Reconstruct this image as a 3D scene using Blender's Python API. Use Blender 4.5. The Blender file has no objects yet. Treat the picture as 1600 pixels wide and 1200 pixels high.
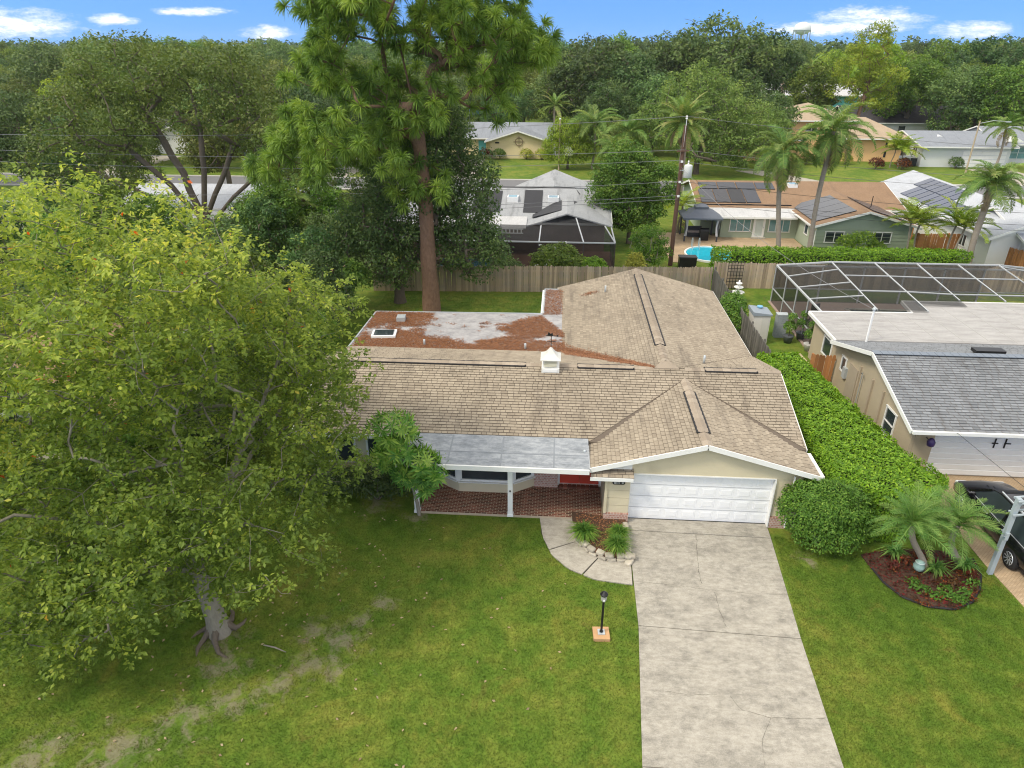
import bpy, math, random
import numpy as np
from mathutils import Vector, Matrix, noise as mnoise

R = math.radians
PI = math.pi
scn = bpy.context.scene
COL = scn.collection

# ------------------------------------------------------------------ camera
CAM_H = 15.0; FPX = 1067.0; PITCH = R(26.4); YAW = R(4.0)
cam = bpy.data.cameras.new('camera'); cam_o = bpy.data.objects.new('camera', cam); COL.objects.link(cam_o)
cam.sensor_width = 36.0; cam.lens = 36.0 * FPX / 1600.0; cam.clip_start = 0.1; cam.clip_end = 9000
cam_o.location = (0, 0, CAM_H); cam_o.rotation_euler = (PI / 2 - PITCH, 0, YAW)
scn.camera = cam_o

# ------------------------------------------------------------------ sky and sun
SUN_EL = R(50); SUN_AZ = R(-122)            # azimuth clockwise from +Y: the sun stands left of and behind the camera
sun = bpy.data.lights.new('sun', 'SUN'); sun.energy = 2.1; sun.angle = R(11); sun.color = (1.0, 0.91, 0.76)
sun_o = bpy.data.objects.new('sun', sun); COL.objects.link(sun_o)
sd = Vector((math.sin(SUN_AZ) * math.cos(SUN_EL), math.cos(SUN_AZ) * math.cos(SUN_EL), math.sin(SUN_EL)))
sun_o.rotation_euler = sd.to_track_quat('Z', 'Y').to_euler(); sun_o.location = sd * 300

world = bpy.data.worlds.new('World'); scn.world = world; world.use_nodes = True
wn = world.node_tree; wn.nodes.clear()
def W(t, **k):
    n = wn.nodes.new(t)
    for a, b in k.items(): setattr(n, a, b)
    return n
def wl(a, b): wn.links.new(a, b)
def wmath(op, a, b=None, c=None, clamp=False):
    n = W('ShaderNodeMath', operation=op); n.use_clamp = clamp
    for i, v in enumerate((a, b, c)):
        if v is None: continue
        if isinstance(v, (int, float)): n.inputs[i].default_value = v
        else: wl(v, n.inputs[i])
    return n.outputs[0]
tc = W('ShaderNodeTexCoord'); sep = W('ShaderNodeSeparateXYZ'); wl(tc.outputs['Generated'], sep.inputs[0])
up = W('ShaderNodeVectorMath', operation='ADD'); up.inputs[1].default_value = (0, 0, 0.30); wl(tc.outputs['Generated'], up.inputs[0])
nrm = W('ShaderNodeVectorMath', operation='NORMALIZE'); wl(up.outputs[0], nrm.inputs[0])
sky = W('ShaderNodeTexSky', sky_type='NISHITA'); sky.sun_disc = False; sky.sun_elevation = SUN_EL; sky.sun_rotation = SUN_AZ
sky.air_density = 1.0; sky.dust_density = 0.4; sky.ozone_density = 2.0; wl(nrm.outputs[0], sky.inputs[0])
az = wmath('ARCTAN2', sep.outputs[0], sep.outputs[1]); el = wmath('ARCSINE', sep.outputs[2])
cv = W('ShaderNodeCombineXYZ'); wl(wmath('MULTIPLY', az, 14.0), cv.inputs[0]); wl(wmath('MULTIPLY', el, 40.0), cv.inputs[1])
n1 = W('ShaderNodeTexNoise'); n1.inputs['Scale'].default_value = 2.4; n1.inputs['Detail'].default_value = 9; n1.inputs['Roughness'].default_value = 0.70
wl(cv.outputs[0], n1.inputs['Vector'])
n2 = W('ShaderNodeTexNoise'); n2.inputs['Scale'].default_value = 0.32; n2.inputs['Detail'].default_value = 3; wl(cv.outputs[0], n2.inputs['Vector'])
LUMPS = [(20.6, 1.45, 3.4, .85), (18.2, 1.1, 3.4, .55), (26.9, .85, 2.2, .55), (-37.5, 1.2, 4.6, .85), (-31.3, 1.5, 1.5, .35), (-21.7, .75, 1.9, .5), (-26.2, 2.05, 2.4, .28), (38, 1.2, 4, .8)]
az = wmath('SUBTRACT', wmath('FLOORED_MODULO', wmath('ADD', az, R(45)), R(90)), R(45))      # the same run of clouds goes on round the whole horizon
acc = None
for (la, le, lw, lh) in LUMPS:
    dx = wmath('DIVIDE', wmath('SUBTRACT', az, R(la)), R(lw)); dy = wmath('DIVIDE', wmath('SUBTRACT', el, R(le)), R(lh))
    f = wmath('SUBTRACT', 1.0, wmath('ADD', wmath('MULTIPLY', dx, dx), wmath('MULTIPLY', dy, dy)))
    acc = f if acc is None else wmath('MAXIMUM', acc, f)
acc = wmath('MAXIMUM', acc, -1.5)
dens = wmath('ADD', acc, wmath('MULTIPLY', wmath('SUBTRACT', n1.outputs[0], 0.5), 4.2))
hi = wmath('SUBTRACT', wmath('MULTIPLY', n2.outputs[0], 2.6), 0.62)          # broad thin cloud over the rest of the sky
hib = wmath('MULTIPLY', hi, wmath('MULTIPLY', wmath('SUBTRACT', el, 0.10), 6.0, clamp=True))
mask = wmath('MULTIPLY', wmath('ADD', dens, 0.25), 0.62, clamp=True)
him = wmath('MULTIPLY', hib, 1.2, clamp=True)
shade = W('ShaderNodeMix', data_type='RGBA'); wl(wmath('MULTIPLY', dens, 0.9, clamp=True), shade.inputs['Factor'])
shade.inputs['A'].default_value = (4.6, 5.2, 6.2, 1); shade.inputs['B'].default_value = (7.6, 7.5, 7.3, 1)
tint = W('ShaderNodeMix', data_type='RGBA', blend_type='MULTIPLY'); tint.inputs['Factor'].default_value = 1
wl(sky.outputs[0], tint.inputs['A']); tint.inputs['B'].default_value = (0.66, 0.98, 1.30, 1)
mixc = W('ShaderNodeMix', data_type='RGBA'); wl(mask, mixc.inputs['Factor']); wl(tint.outputs['Result'], mixc.inputs['A']); wl(shade.outputs['Result'], mixc.inputs['B'])
mixh = W('ShaderNodeMix', data_type='RGBA'); wl(him, mixh.inputs['Factor']); wl(mixc.outputs['Result'], mixh.inputs['A']); mixh.inputs['B'].default_value = (8.9, 8.5, 7.8, 1)
bg = W('ShaderNodeBackground'); bg.inputs[1].default_value = 0.15; wl(mixh.outputs['Result'], bg.inputs[0])
wo = W('ShaderNodeOutputWorld'); wl(bg.outputs[0], wo.inputs[0])

vs = scn.view_settings
vs.view_transform = 'Standard'; vs.look = 'None'; vs.gamma = 1.0; vs.exposure = 0.40; vs.use_curve_mapping = False
scn.cycles.max_bounces = 6; scn.cycles.transparent_max_bounces = 12; scn.cycles.use_denoising = True
scn.cycles.filter_width = 1.1; scn.cycles.diffuse_bounces = 3; scn.cycles.glossy_bounces = 2; scn.cycles.transmission_bounces = 4
scn.cycles.caustics_reflective = False; scn.cycles.caustics_refractive = False

# ------------------------------------------------------------------ pixel helpers (photograph pixels, 1600 wide)
def ray(px, py):
    u = (px - 800) / FPX; v = (600 - py) / FPX
    fy = math.cos(PITCH) + v * math.sin(PITCH); fz = -math.sin(PITCH) + v * math.cos(PITCH)
    c, s = math.cos(YAW), math.sin(YAW)
    return Vector((u * c - fy * s, u * s + fy * c, fz))
def G(px, py, z=0.0):
    r = ray(px, py); return r * ((z - CAM_H) / r.z) + Vector((0, 0, CAM_H))
def V(px, py, Y):
    r = ray(px, py); return r * (Y / r.y) + Vector((0, 0, CAM_H))

# ------------------------------------------------------------------ object helpers
def link(o, parent=None):
    COL.objects.link(o)
    if parent is not None: o.parent = parent
    return o
def tag(o, label=None, cat=None, group=None, kind=None):
    if label: o['label'] = label
    if cat: o['category'] = cat
    if group: o['group'] = group
    if kind: o['kind'] = kind
    return o
def thing(name, label, cat, loc=(0, 0, 0), group=None, rz=0.0, s=1.0):
    o = bpy.data.objects.new(name, None); o.empty_display_size = 0.3
    o.location = loc; o.rotation_euler = (0, 0, rz); o.scale = (s, s, s)
    return tag(link(o), label, cat, group)
def mesh_np(V_, F_, mat, tint=None, smooth=False, name='mesh'):
    """V_ (n,3); F_ (m,k) or a list of such arrays / a list of index tuples"""
    V_ = np.asarray(V_, dtype=np.float32).reshape(-1, 3)
    me = bpy.data.meshes.new(name)
    if isinstance(F_, np.ndarray):
        starts = np.arange(len(F_)) * F_.shape[1]; idx = F_.ravel(); nf = len(F_)
    else:
        lens = np.array([len(f) for f in F_]); idx = np.fromiter((i for f in F_ for i in f), dtype=np.int64)
        starts = np.concatenate(([0], np.cumsum(lens)[:-1])) if len(lens) else np.array([]); nf = len(lens)
    me.vertices.add(len(V_)); me.vertices.foreach_set('co', V_.ravel())
    me.loops.add(len(idx)); me.loops.foreach_set('vertex_index', idx.astype(np.int32))
    me.polygons.add(nf); me.polygons.foreach_set('loop_start', starts.astype(np.int32))
    me.update(calc_edges=True)
    me.polygons.foreach_set('use_smooth', np.full(nf, bool(smooth)))
    if tint is not None:
        a = me.attributes.new('tint', 'FLOAT', 'POINT'); a.data.foreach_set('value', np.asarray(tint, dtype=np.float32))
    me.materials.append(mat)
    return me
def put(name, me, parent=None, loc=(0, 0, 0), rot=(0, 0, 0), s=1.0):
    o = bpy.data.objects.new(name, me); o.location = loc; o.rotation_euler = rot
    o.scale = (s, s, s) if isinstance(s, (int, float)) else s
    return link(o, parent)
class MB:
    """collects shapes for one mesh part"""
    def __init__(self): self.v = []; self.f = []; self.t = []; self.p = []
    def add(self, vs_, fs, tint=0.5):
        b = len(self.v); self.p.append((b, len(self.f))); self.v += [tuple(p) for p in vs_]; self.f += [tuple(i + b for i in f) for f in fs]; self.t += [tint] * len(vs_); return self
    def box(self, c, s, rz=0.0, tint=0.5, m=None):
        x, y, z = s[0] / 2, s[1] / 2, s[2] / 2; co, si = math.cos(rz), math.sin(rz); vs_ = []
        for dz in (-z, z):
            for dx, dy in ((-x, -y), (x, -y), (x, y), (-x, y)):
                p = Vector((dx * co - dy * si, dx * si + dy * co, dz))
                if m is not None: p = m @ Vector((dx, dy, dz))
                vs_.append((c[0] + p.x, c[1] + p.y, c[2] + p.z))
        return self.add(vs_, [(3, 2, 1, 0), (4, 5, 6, 7), (0, 1, 5, 4), (1, 2, 6, 5), (2, 3, 7, 6), (3, 0, 4, 7)], tint)
    def b2(self, x0, x1, y0, y1, z0, z1, tint=0.5): return self.box(((x0 + x1) / 2, (y0 + y1) / 2, (z0 + z1) / 2), (x1 - x0, y1 - y0, z1 - z0), 0, tint)
    def beam(self, a, b, w, h=None, tint=0.5):
        a, b = Vector(a), Vector(b); h = h or w; d = b - a; L = d.length; d.normalize()
        ref = Vector((0, 0, 1)) if abs(d.z) < .95 else Vector((0, 1, 0))
        x = d.cross(ref).normalized(); y = x.cross(d).normalized()
        vs_ = [p + x * sx * w / 2 + y * sy * h / 2 for p in (a, b) for sx, sy in ((-1, -1), (1, -1), (1, 1), (-1, 1))]
        return self.add(vs_, [(0, 1, 2, 3), (7, 6, 5, 4), (0, 4, 5, 1), (1, 5, 6, 2), (2, 6, 7, 3), (3, 7, 4, 0)], tint)
    def prism(self, poly, z0, z1, tint=0.5):
        n = len(poly); z0f = (lambda i: z0) if not hasattr(z0, '__len__') else (lambda i: z0[i]); z1f = (lambda i: z1) if not hasattr(z1, '__len__') else (lambda i: z1[i])
        vs_ = [(p[0], p[1], z0f(i)) for i, p in enumerate(poly)] + [(p[0], p[1], z1f(i)) for i, p in enumerate(poly)]
        return self.add(vs_, [tuple(range(n - 1, -1, -1)), tuple(range(n, 2 * n))] + [(i, (i + 1) % n, n + (i + 1) % n, n + i) for i in range(n)], tint)
    def slab(self, pts, th, tint=0.5):
        """polygon in space given thickness straight down"""
        n = len(pts); vs_ = [tuple(p) for p in pts] + [(p[0], p[1], p[2] - th) for p in pts]
        return self.add(vs_, [tuple(range(n)), tuple(range(2 * n - 1, n - 1, -1))] + [(i, n + i, n + (i + 1) % n, (i + 1) % n) for i in range(n)], tint)
    def push(self, pts, vec, tint=0.5):
        """polygon in space extruded along vec"""
        n = len(pts); vec = Vector(vec); vs_ = [tuple(p) for p in pts] + [tuple(Vector(p) + vec) for p in pts]
        return self.add(vs_, [tuple(range(n)), tuple(range(2 * n - 1, n - 1, -1))] + [(i, n + i, n + (i + 1) % n, (i + 1) % n) for i in range(n)], tint)
    def lathe(self, prof, n=16, c=(0, 0, 0), tint=0.5, axis='z', caps=True):
        vs_ = []
        for r, z in prof:
            for k in range(n):
                a = 2 * PI * k / n; p = (r * math.cos(a), r * math.sin(a), z)
                if axis == 'x': p = (p[2], p[0], p[1])
                vs_.append((c[0] + p[0], c[1] + p[1], c[2] + p[2]))
        fs = [(j * n + k, j * n + (k + 1) % n, (j + 1) * n + (k + 1) % n, (j + 1) * n + k) for j in range(len(prof) - 1) for k in range(n)]
        if caps: fs += [tuple(range(n - 1, -1, -1)), tuple((len(prof) - 1) * n + k for k in range(n))]
        return self.add(vs_, fs, tint)
    def tube(self, pts, rad, n=8, tint=0.5):
        v, f = tube_np([(np.array([tuple(p) for p in pts], float), np.array(rad if hasattr(rad, '__len__') else [rad] * len(pts), float))], n)
        return self.add(v.tolist(), [tuple(q) for q in f.tolist()], tint)
    def mesh(self, mat, smooth=False): return mesh_np(self.v, self.f, mat, self.t, smooth)
    def each(self, name, mat, parent=None):
        """every shape added becomes a part of its own"""
        q = self.p + [(len(self.v), len(self.f))]
        for (v0, f0), (v1, f1) in zip(q[:-1], q[1:]): put(name, mesh_np(self.v[v0:v1], [tuple(i - v0 for i in f) for f in self.f[f0:f1]], mat, self.t[v0:v1]), parent)
    def build(self, name, mat, parent=None, smooth=False, loc=(0, 0, 0), rot=(0, 0, 0)): return put(name, self.mesh(mat, smooth), parent, loc, rot)
def tube_np(chains, n=6):
    VV, FF, base = [], [], 0
    for pts, rad in chains:
        m = len(pts)
        if m < 2: continue
        d = np.gradient(pts, axis=0); d /= (np.linalg.norm(d, axis=1, keepdims=True) + 1e-9)
        ref = np.tile(np.array([0.13, 0.21, 0.97]), (m, 1)); ref[np.abs(d @ ref[0]) > .93] = (0.96, 0.2, 0.1)
        if np.abs(d @ np.array([0.13, 0.21, 0.97])).max() > .93: ref[:] = (0.96, 0.23, 0.1)
        x = np.cross(d, ref); x /= (np.linalg.norm(x, axis=1, keepdims=True) + 1e-9); y = np.cross(x, d)
        k = n if rad.max() > .05 else max(3, n - 3)
        a = np.arange(k) * 2 * PI / k
        ring = pts[:, None, :] + rad[:, None, None] * (np.cos(a)[None, :, None] * x[:, None, :] + np.sin(a)[None, :, None] * y[:, None, :])
        VV.append(ring.reshape(-1, 3))
        j, q = np.meshgrid(np.arange(m - 1), np.arange(k), indexing='ij'); q2 = (q + 1) % k
        FF.append((base + np.stack([j * k + q, j * k + q2, (j + 1) * k + q2, (j + 1) * k + q], -1)).reshape(-1, 4)); base += m * k
    return np.concatenate(VV), np.concatenate(FF)
def copy_tree(o, parent=None, **kw):
    c = o.copy(); COL.objects.link(c); c.parent = parent
    for ch in list(o.children): copy_tree(ch, c)
    for k, v in kw.items(): setattr(c, k, v)
    return c
# ------------------------------------------------------------------ materials
class NT:
    def __init__(self, name):
        self.m = bpy.data.materials.new(name); self.m.use_nodes = True; self.t = self.m.node_tree; self.t.nodes.clear()
        self.out = self.n('ShaderNodeOutputMaterial'); self.b = self.n('ShaderNodeBsdfPrincipled'); self.l(self.b.outputs[0], self.out.inputs[0])
    def n(self, t, **k):
        n = self.t.nodes.new(t)
        for a, b in k.items(): setattr(n, a, b)
        return n
    def l(self, a, b): self.t.links.new(a, b)
    def setv(self, s, v):
        if isinstance(v, (int, float)): s.default_value = v
        elif isinstance(v, tuple): s.default_value = v if len(v) == len(s.default_value) else (*v, 1)
        else: self.l(v, s)
    def math(self, op, a, b=None, clamp=False):
        n = self.n('ShaderNodeMath', operation=op); n.use_clamp = clamp; self.setv(n.inputs[0], a)
        if b is not None: self.setv(n.inputs[1], b)
        return n.outputs[0]
    def pos(self, scale=(1, 1, 1)):
        g = self.n('ShaderNodeNewGeometry'); m = self.n('ShaderNodeMapping'); m.inputs['Scale'].default_value = scale; self.l(g.outputs['Position'], m.inputs[0]); return m.outputs[0]
    def obj(self, scale=(1, 1, 1)):
        g = self.n('ShaderNodeTexCoord'); m = self.n('ShaderNodeMapping'); m.inputs['Scale'].default_value = scale; self.l(g.outputs['Object'], m.inputs[0]); return m.outputs[0]
    def noise(self, vec, scale, detail=4, rough=.55, dist=0.0):
        n = self.n('ShaderNodeTexNoise'); n.inputs['Scale'].default_value = scale; n.inputs['Detail'].default_value = detail; n.inputs['Roughness'].default_value = rough
        n.inputs['Distortion'].default_value = dist; self.l(vec, n.inputs['Vector']); return n.outputs[0]
    def ramp(self, f, *stops):
        n = self.n('ShaderNodeValToRGB'); e = n.color_ramp.elements
        while len(e) < len(stops): e.new(0.5)
        for i, (p, c) in enumerate(stops): e[i].position = p; e[i].color = (*c, 1) if len(c) == 3 else c
        self.setv(n.inputs[0], f); return n.outputs[0]
    def step(self, f, a, b):
        n = self.n('ShaderNodeMapRange', interpolation_type='SMOOTHSTEP'); self.setv(n.inputs[0], f); n.inputs[1].default_value = a; n.inputs[2].default_value = b; return n.outputs[0]
    def mix(self, f, a, b, mode='MIX'):
        n = self.n('ShaderNodeMix', data_type='RGBA', blend_type=mode); self.setv(n.inputs['Factor'], f); self.setv(n.inputs['A'], a); self.setv(n.inputs['B'], b); return n.outputs['Result']
    def tint(self):
        a = self.n('ShaderNodeAttribute'); a.attribute_name = 'tint'; return a.outputs['Fac']
    def rnd(self): return self.n('ShaderNodeObjectInfo').outputs['Random']
    def hsv(self, c, h=.5, s=1.0, v=1.0):
        n = self.n('ShaderNodeHueSaturation'); self.setv(n.inputs['Hue'], h); self.setv(n.inputs['Saturation'], s); self.setv(n.inputs['Value'], v); self.setv(n.inputs['Color'], c); return n.outputs[0]
    def bump(self, h, strength=.3, dist=.02):
        n = self.n('ShaderNodeBump'); n.inputs['Strength'].default_value = strength; n.inputs['Distance'].default_value = dist; self.l(h, n.inputs['Height']); self.l(n.outputs[0], self.b.inputs['Normal'])
    def col(self, c): self.setv(self.b.inputs['Base Color'], c)
    def done(self, rough=.7, spec=.4, metal=0.0):
        self.setv(self.b.inputs['Roughness'], rough); self.b.inputs['Specular IOR Level'].default_value = spec; self.b.inputs['Metallic'].default_value = metal; return self.m
_mc = {}
def paint(name, c, rough=.6, var=.12, scale=3.0, bump=0.0, metal=0.0, spec=.4, rnd=0.0, dirt=None):
    """one colour with grain and wear"""
    if name in _mc: return _mc[name]
    t = NT(name); p = t.pos(); n = t.noise(p, scale, 6)
    k = t.math('ADD', t.math('MULTIPLY', n, 2 * var), 1 - var)
    if rnd: k = t.math('MULTIPLY', k, t.math('ADD', t.math('MULTIPLY', t.rnd(), 2 * rnd), 1 - rnd))
    c2 = t.hsv(c, v=k)
    if dirt:
        d = t.step(t.noise(p, scale * .37, 7, .65, 1.0), .52, .75); c2 = t.mix(t.math('MULTIPLY', d, .6), c2, dirt)
    t.col(c2)
    if bump: t.bump(t.noise(p, scale * 9, 4), bump, .02)
    _mc[name] = t.done(rough, spec, metal); return _mc[name]
def leafmat(name, stops, trans=.35, hvar=.02, vvar=.25, rough=.55, spec=.3, k=1.42, red=1.0):
    """foliage: colour by the leaf's own tint, some variation between plants, light passing through"""
    if name in _mc: return _mc[name]
    stops = [(a, (min(.8, c[0] * k * red), min(.8, c[1] * k), min(.8, c[2] * k * 1.05))) for a, c in stops]
    t = NT(name); c = t.ramp(t.tint(), *stops); r = t.rnd()
    r2 = t.math('FRACT', t.math('MULTIPLY', r, 7.31))
    c = t.hsv(c, h=t.math('ADD', t.math('MULTIPLY', r2, 2 * hvar), .5 - hvar), v=t.math('ADD', t.math('MULTIPLY', r, 2 * vvar), 1 - vvar))
    t.col(c); t.done(rough, spec)
    tr = t.n('ShaderNodeBsdfTranslucent'); t.l(t.hsv(c, h=.49, s=1.1, v=1.3), tr.inputs[0])
    mx = t.n('ShaderNodeMixShader'); mx.inputs[0].default_value = trans; t.l(t.b.outputs[0], mx.inputs[1]); t.l(tr.outputs[0], mx.inputs[2]); t.l(mx.outputs[0], t.out.inputs[0])
    _mc[name] = t.m; return t.m

WHITE = paint('white_paint', (.80, .80, .77), .5, .06, 3, dirt=(.66, .64, .58))
WHITE2 = paint('white_vinyl', (.83, .84, .84), .45, .05, 4)
CREAM = paint('cream_wall', (.63, .56, .39), .75, .08, 1.5, .05, dirt=(.50, .43, .29))
TANW = paint('tan_stucco', (.44, .37, .26), .85, .10, 1.2, .15)
GREENW = paint('sage_siding', (.34, .40, .30), .8, .06, 1.4)
YELW = paint('pale_yellow_stucco', (.72, .60, .36), .85, .06, 1)
ORANGEW = paint('peach_stucco', (.80, .50, .25), .85, .06, 1)
GREYW = paint('pale_grey_stucco', (.66, .67, .66), .8, .06, 1)
WHITEW = paint('white_stucco', (.74, .74, .72), .8, .06, 1)
TEALW = paint('teal_wall', (.12, .42, .46), .8, .06, 1)
BLACKM = paint('black_metal', (.012, .012, .013), .4, .2, 6)
DARK = paint('dark_void', (.02, .02, .022), .7, .2, 2)
GALV = paint('galvanised_steel', (.50, .54, .56), .45, .08, 4, metal=.35)
ALU = paint('white_aluminium', (.44, .46, .47), .4, .04, 3)
def m_glass(name, c=(.03, .04, .045)):
    if name in _mc: return _mc[name]
    t = NT(name); t.col(t.hsv(c, v=t.math('ADD', t.math('MULTIPLY', t.noise(t.pos(), .9, 3), 1.6), .3))); _mc[name] = t.done(.06, .8); return t.m
GLASS = m_glass('window_glass'); GLASSB = m_glass('teal_window_glass', (.12, .24, .26))
def m_shingle(name, a, b, c, stain=0.0):
    t = NT(name); k = t.tint(); p = t.pos()
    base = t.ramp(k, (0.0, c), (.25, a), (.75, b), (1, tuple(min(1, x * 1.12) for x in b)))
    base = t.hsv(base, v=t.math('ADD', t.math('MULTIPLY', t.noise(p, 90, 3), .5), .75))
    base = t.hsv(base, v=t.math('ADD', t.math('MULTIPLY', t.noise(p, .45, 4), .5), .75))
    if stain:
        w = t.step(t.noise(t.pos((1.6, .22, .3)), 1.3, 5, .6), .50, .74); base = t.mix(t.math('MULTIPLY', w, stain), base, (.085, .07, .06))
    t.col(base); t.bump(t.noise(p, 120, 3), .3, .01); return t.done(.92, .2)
SHINGLE = m_shingle('tan_shingle', (.285, .238, .180), (.37, .315, .240), (.115, .094, .072), .42)
SHINGLE_G = m_shingle('grey_shingle', (.18, .19, .20), (.245, .257, .27), (.09, .10, .11), .3)
def m_roof(name, a, b, course=.15, streak=.2):
    """far roofs: courses too fine to build, colour and fine relief only"""
    t = NT(name); p = t.pos(); n = t.noise(p, 1.1, 6, .65); f = t.noise(t.pos((4, 4, 14)), 3, 3)
    c = t.mix(n, a, b); c = t.hsv(c, v=t.math('ADD', t.math('MULTIPLY', f, .7), .65))
    s = t.step(t.noise(t.pos((2.2, .3, .3)), 1.1, 5), .5, .75); c = t.mix(t.math('MULTIPLY', s, streak), c, (.05, .05, .05))
    t.col(c); t.bump(f, .4, .03); return t.done(.9, .2)
ROOF_BROWN = m_roof('brown_roof', (.20, .125, .075), (.30, .20, .125)); ROOF_GREY = m_roof('weathered_grey_roof', (.26, .27, .28), (.38, .39, .40), streak=.35)
ROOF_PALE = m_roof('pale_grey_roof', (.34, .36, .39), (.50, .52, .55)); ROOF_TILE = m_roof('tan_tile_roof', (.33, .25, .17), (.43, .34, .24))
ROOF_DARK = m_roof('charcoal_roof', (.035, .033, .036), (.075, .07, .075)); ROOF_SLATE = m_roof('slate_grey_roof', (.20, .215, .24), (.28, .30, .33)); ROOF_WHITE = m_roof('white_coated_roof', (.42, .42, .42), (.54, .54, .54), streak=.25)
def m_flat(name, a, b, dark, vec=(.5, .5, .5), amt=.7):
    t = NT(name); p = t.pos(vec); n = t.noise(p, 3.4, 9, .7); c = t.mix(t.step(n, .30, .70), a, b)
    n2 = t.noise(t.pos((vec[0] * 1.4, vec[1] * 2.2, 1)), 1.6, 9, .72); c = t.mix(t.math('MULTIPLY', t.step(n2, .48, .75), amt), c, dark); c = t.hsv(c, v=t.math('ADD', t.math('MULTIPLY', t.noise(t.pos(), 11, 5, .7), .5), .75))
    t.col(c); t.bump(t.noise(t.pos(), 6, 5), .15, .02); return t.done(.75, .35)
MEMB = m_flat('grey_roof_membrane', (.20, .22, .24), (.36, .38, .40), (.10, .11, .12), (.7, 1.4, 1), .55)
MEMB2 = m_flat('weathered_roll_roofing', (.27, .265, .27), (.42, .41, .41), (.14, .13, .14), (.5, .6, 1), .6)
MEMB3 = m_flat('pale_lanai_roof', (.31, .30, .29), (.41, .40, .385), (.16, .145, .13), (.25, .9, 1), .6)
def m_wood(name, a, b, grey, gamt=.5, rough=.85):
    t = NT(name); p = t.obj((9, 9, 1.1)); r = t.rnd(); n = t.noise(p, 3.0, 6, .65)
    c = t.mix(n, a, b); c = t.mix(t.math('MULTIPLY', t.step(t.noise(t.pos((1, 1, 1.6)), .9, 6, .6), .40, .66), gamt), c, grey)
    c = t.hsv(c, v=t.math('ADD', t.math('MULTIPLY', r, .55), .72)); t.col(c); t.bump(n, .3, .01); return t.done(rough, .25)
FENCEW = m_wood('weathered_fence_wood', (.33, .245, .17), (.50, .40, .29), (.30, .28, .25)); FENCEO = m_wood('orange_fence_wood', (.33, .14, .05), (.48, .23, .09), (.17, .10, .06), .3)
FENCEG = m_wood('grey_fence_wood', (.12, .112, .10), (.20, .19, .175), (.085, .085, .075), .5)
def m_bark(name, a, b, sc=(6, 6, 1.5), bump=.6):
    t = NT(name); n = t.noise(t.obj(sc), 2.4, 7, .65, .6); t.col(t.mix(n, a, b)); t.bump(n, bump, .05); return t.done(.9, .2)
BARK = m_bark('grey_brown_bark', (.09, .07, .052), (.21, .175, .14)); BARK_PALE = m_bark('pale_smooth_bark', (.15, .13, .10), (.36, .33, .275), (5, 5, 2), .5)
BARK_PINE = m_bark('red_pine_bark', (.085, .048, .032), (.33, .205, .14), (3.2, 3.2, 1.6), 1.0); BARK_PALM = m_bark('grey_palm_bark', (.22, .18, .14), (.36, .32, .27), (1, 1, 9), .5)
LEAF = dict(
 near=leafmat('broad_leaf_yellow_green', ((0, (.055, .085, .018)), (.40, (.125, .170, .030)), (.70, (.25, .28, .05)), (.90, (.40, .37, .08)), (.975, (.42, .24, .04)), (1, (.45, .10, .03))), .52, 0, 0, k=2.0, red=1.0),
 oak=leafmat('olive_oak_leaf', ((0, (.045, .066, .014)), (.5, (.095, .125, .024)), (1, (.18, .19, .045))), .3, .02, .28, k=1.65, red=.92),
 dark=leafmat('dark_glossy_leaf', ((0, (.020, .040, .012)), (.5, (.045, .076, .020)), (1, (.10, .135, .035))), .28, .022, .36, k=2.1, red=.97),
 mid=leafmat('mid_green_leaf', ((0, (.035, .068, .012)), (.5, (.08, .13, .018)), (1, (.17, .215, .035))), .32, .02, .28, k=1.55),
 lime=leafmat('light_green_leaf', ((0, (.075, .13, .015)), (.5, (.16, .23, .022)), (1, (.29, .33, .045))), .35, .02, .2),
 hedge=leafmat('bright_hedge_leaf', ((0, (.05, .13, .010)), (.45, (.125, .275, .016)), (1, (.28, .46, .04))), .33, 0, 0, k=1.12, red=1.1),
 bush=leafmat('bush_leaf', ((0, (.035, .09, .012)), (.5, (.085, .185, .018)), (1, (.22, .33, .05))), .3, 0, 0, k=1.2),
 palm=leafmat('palm_frond', ((0, (.05, .105, .018)), (.5, (.105, .18, .035)), (.88, (.21, .26, .06)), (1, (.33, .27, .11))), .3, .015, .2),
 sago=leafmat('arching_palm_frond', ((0, (.05, .13, .025)), (.5, (.105, .215, .04)), (1, (.22, .31, .075))), .35, .01, .12, k=1.3),
 dead=leafmat('dry_frond', ((0, (.16, .11, .06)), (1, (.36, .28, .17))), .2, .01, .15),
 pine=leafmat('pine_needles', ((0, (.05, .105, .018)), (.5, (.115, .205, .030)), (1, (.23, .33, .055))), .34, .0, .0, k=1.5, red=1.1),
 whorl=leafmat('long_whorled_leaf', ((0, (.028, .085, .014)), (.5, (.075, .18, .025)), (1, (.24, .34, .06))), .3, 0, 0),
 tuft=leafmat('border_grass_blade', ((0, (.03, .085, .010)), (.5, (.08, .17, .02)), (1, (.22, .29, .05))), .3, 0, .1),
 red=leafmat('red_ornamental_leaf', ((0, (.03, .02, .010)), (.5, (.11, .035, .015)), (.82, (.34, .06, .02)), (1, (.34, .20, .05))), .3, .03, .35, k=1.1),
 litter=leafmat('brown_needle_litter', ((0, (.13, .054, .024)), (.5, (.27, .118, .052)), (1, (.40, .20, .090))), .1, 0, 0, k=1.05),
 flower=leafmat('white_petals', ((0, (.6, .55, .5)), (1, (.85, .82, .78))), .3, 0, 0, k=1), pink=leafmat('pink_petals', ((0, (.5, .2, .15)), (1, (.7, .35, .28))), .3, 0, 0),
 yellow=leafmat('yellow_green_shrub_leaf', ((0, (.12, .16, .02)), (1, (.40, .38, .06))), .3, .01, .1),
)
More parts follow.
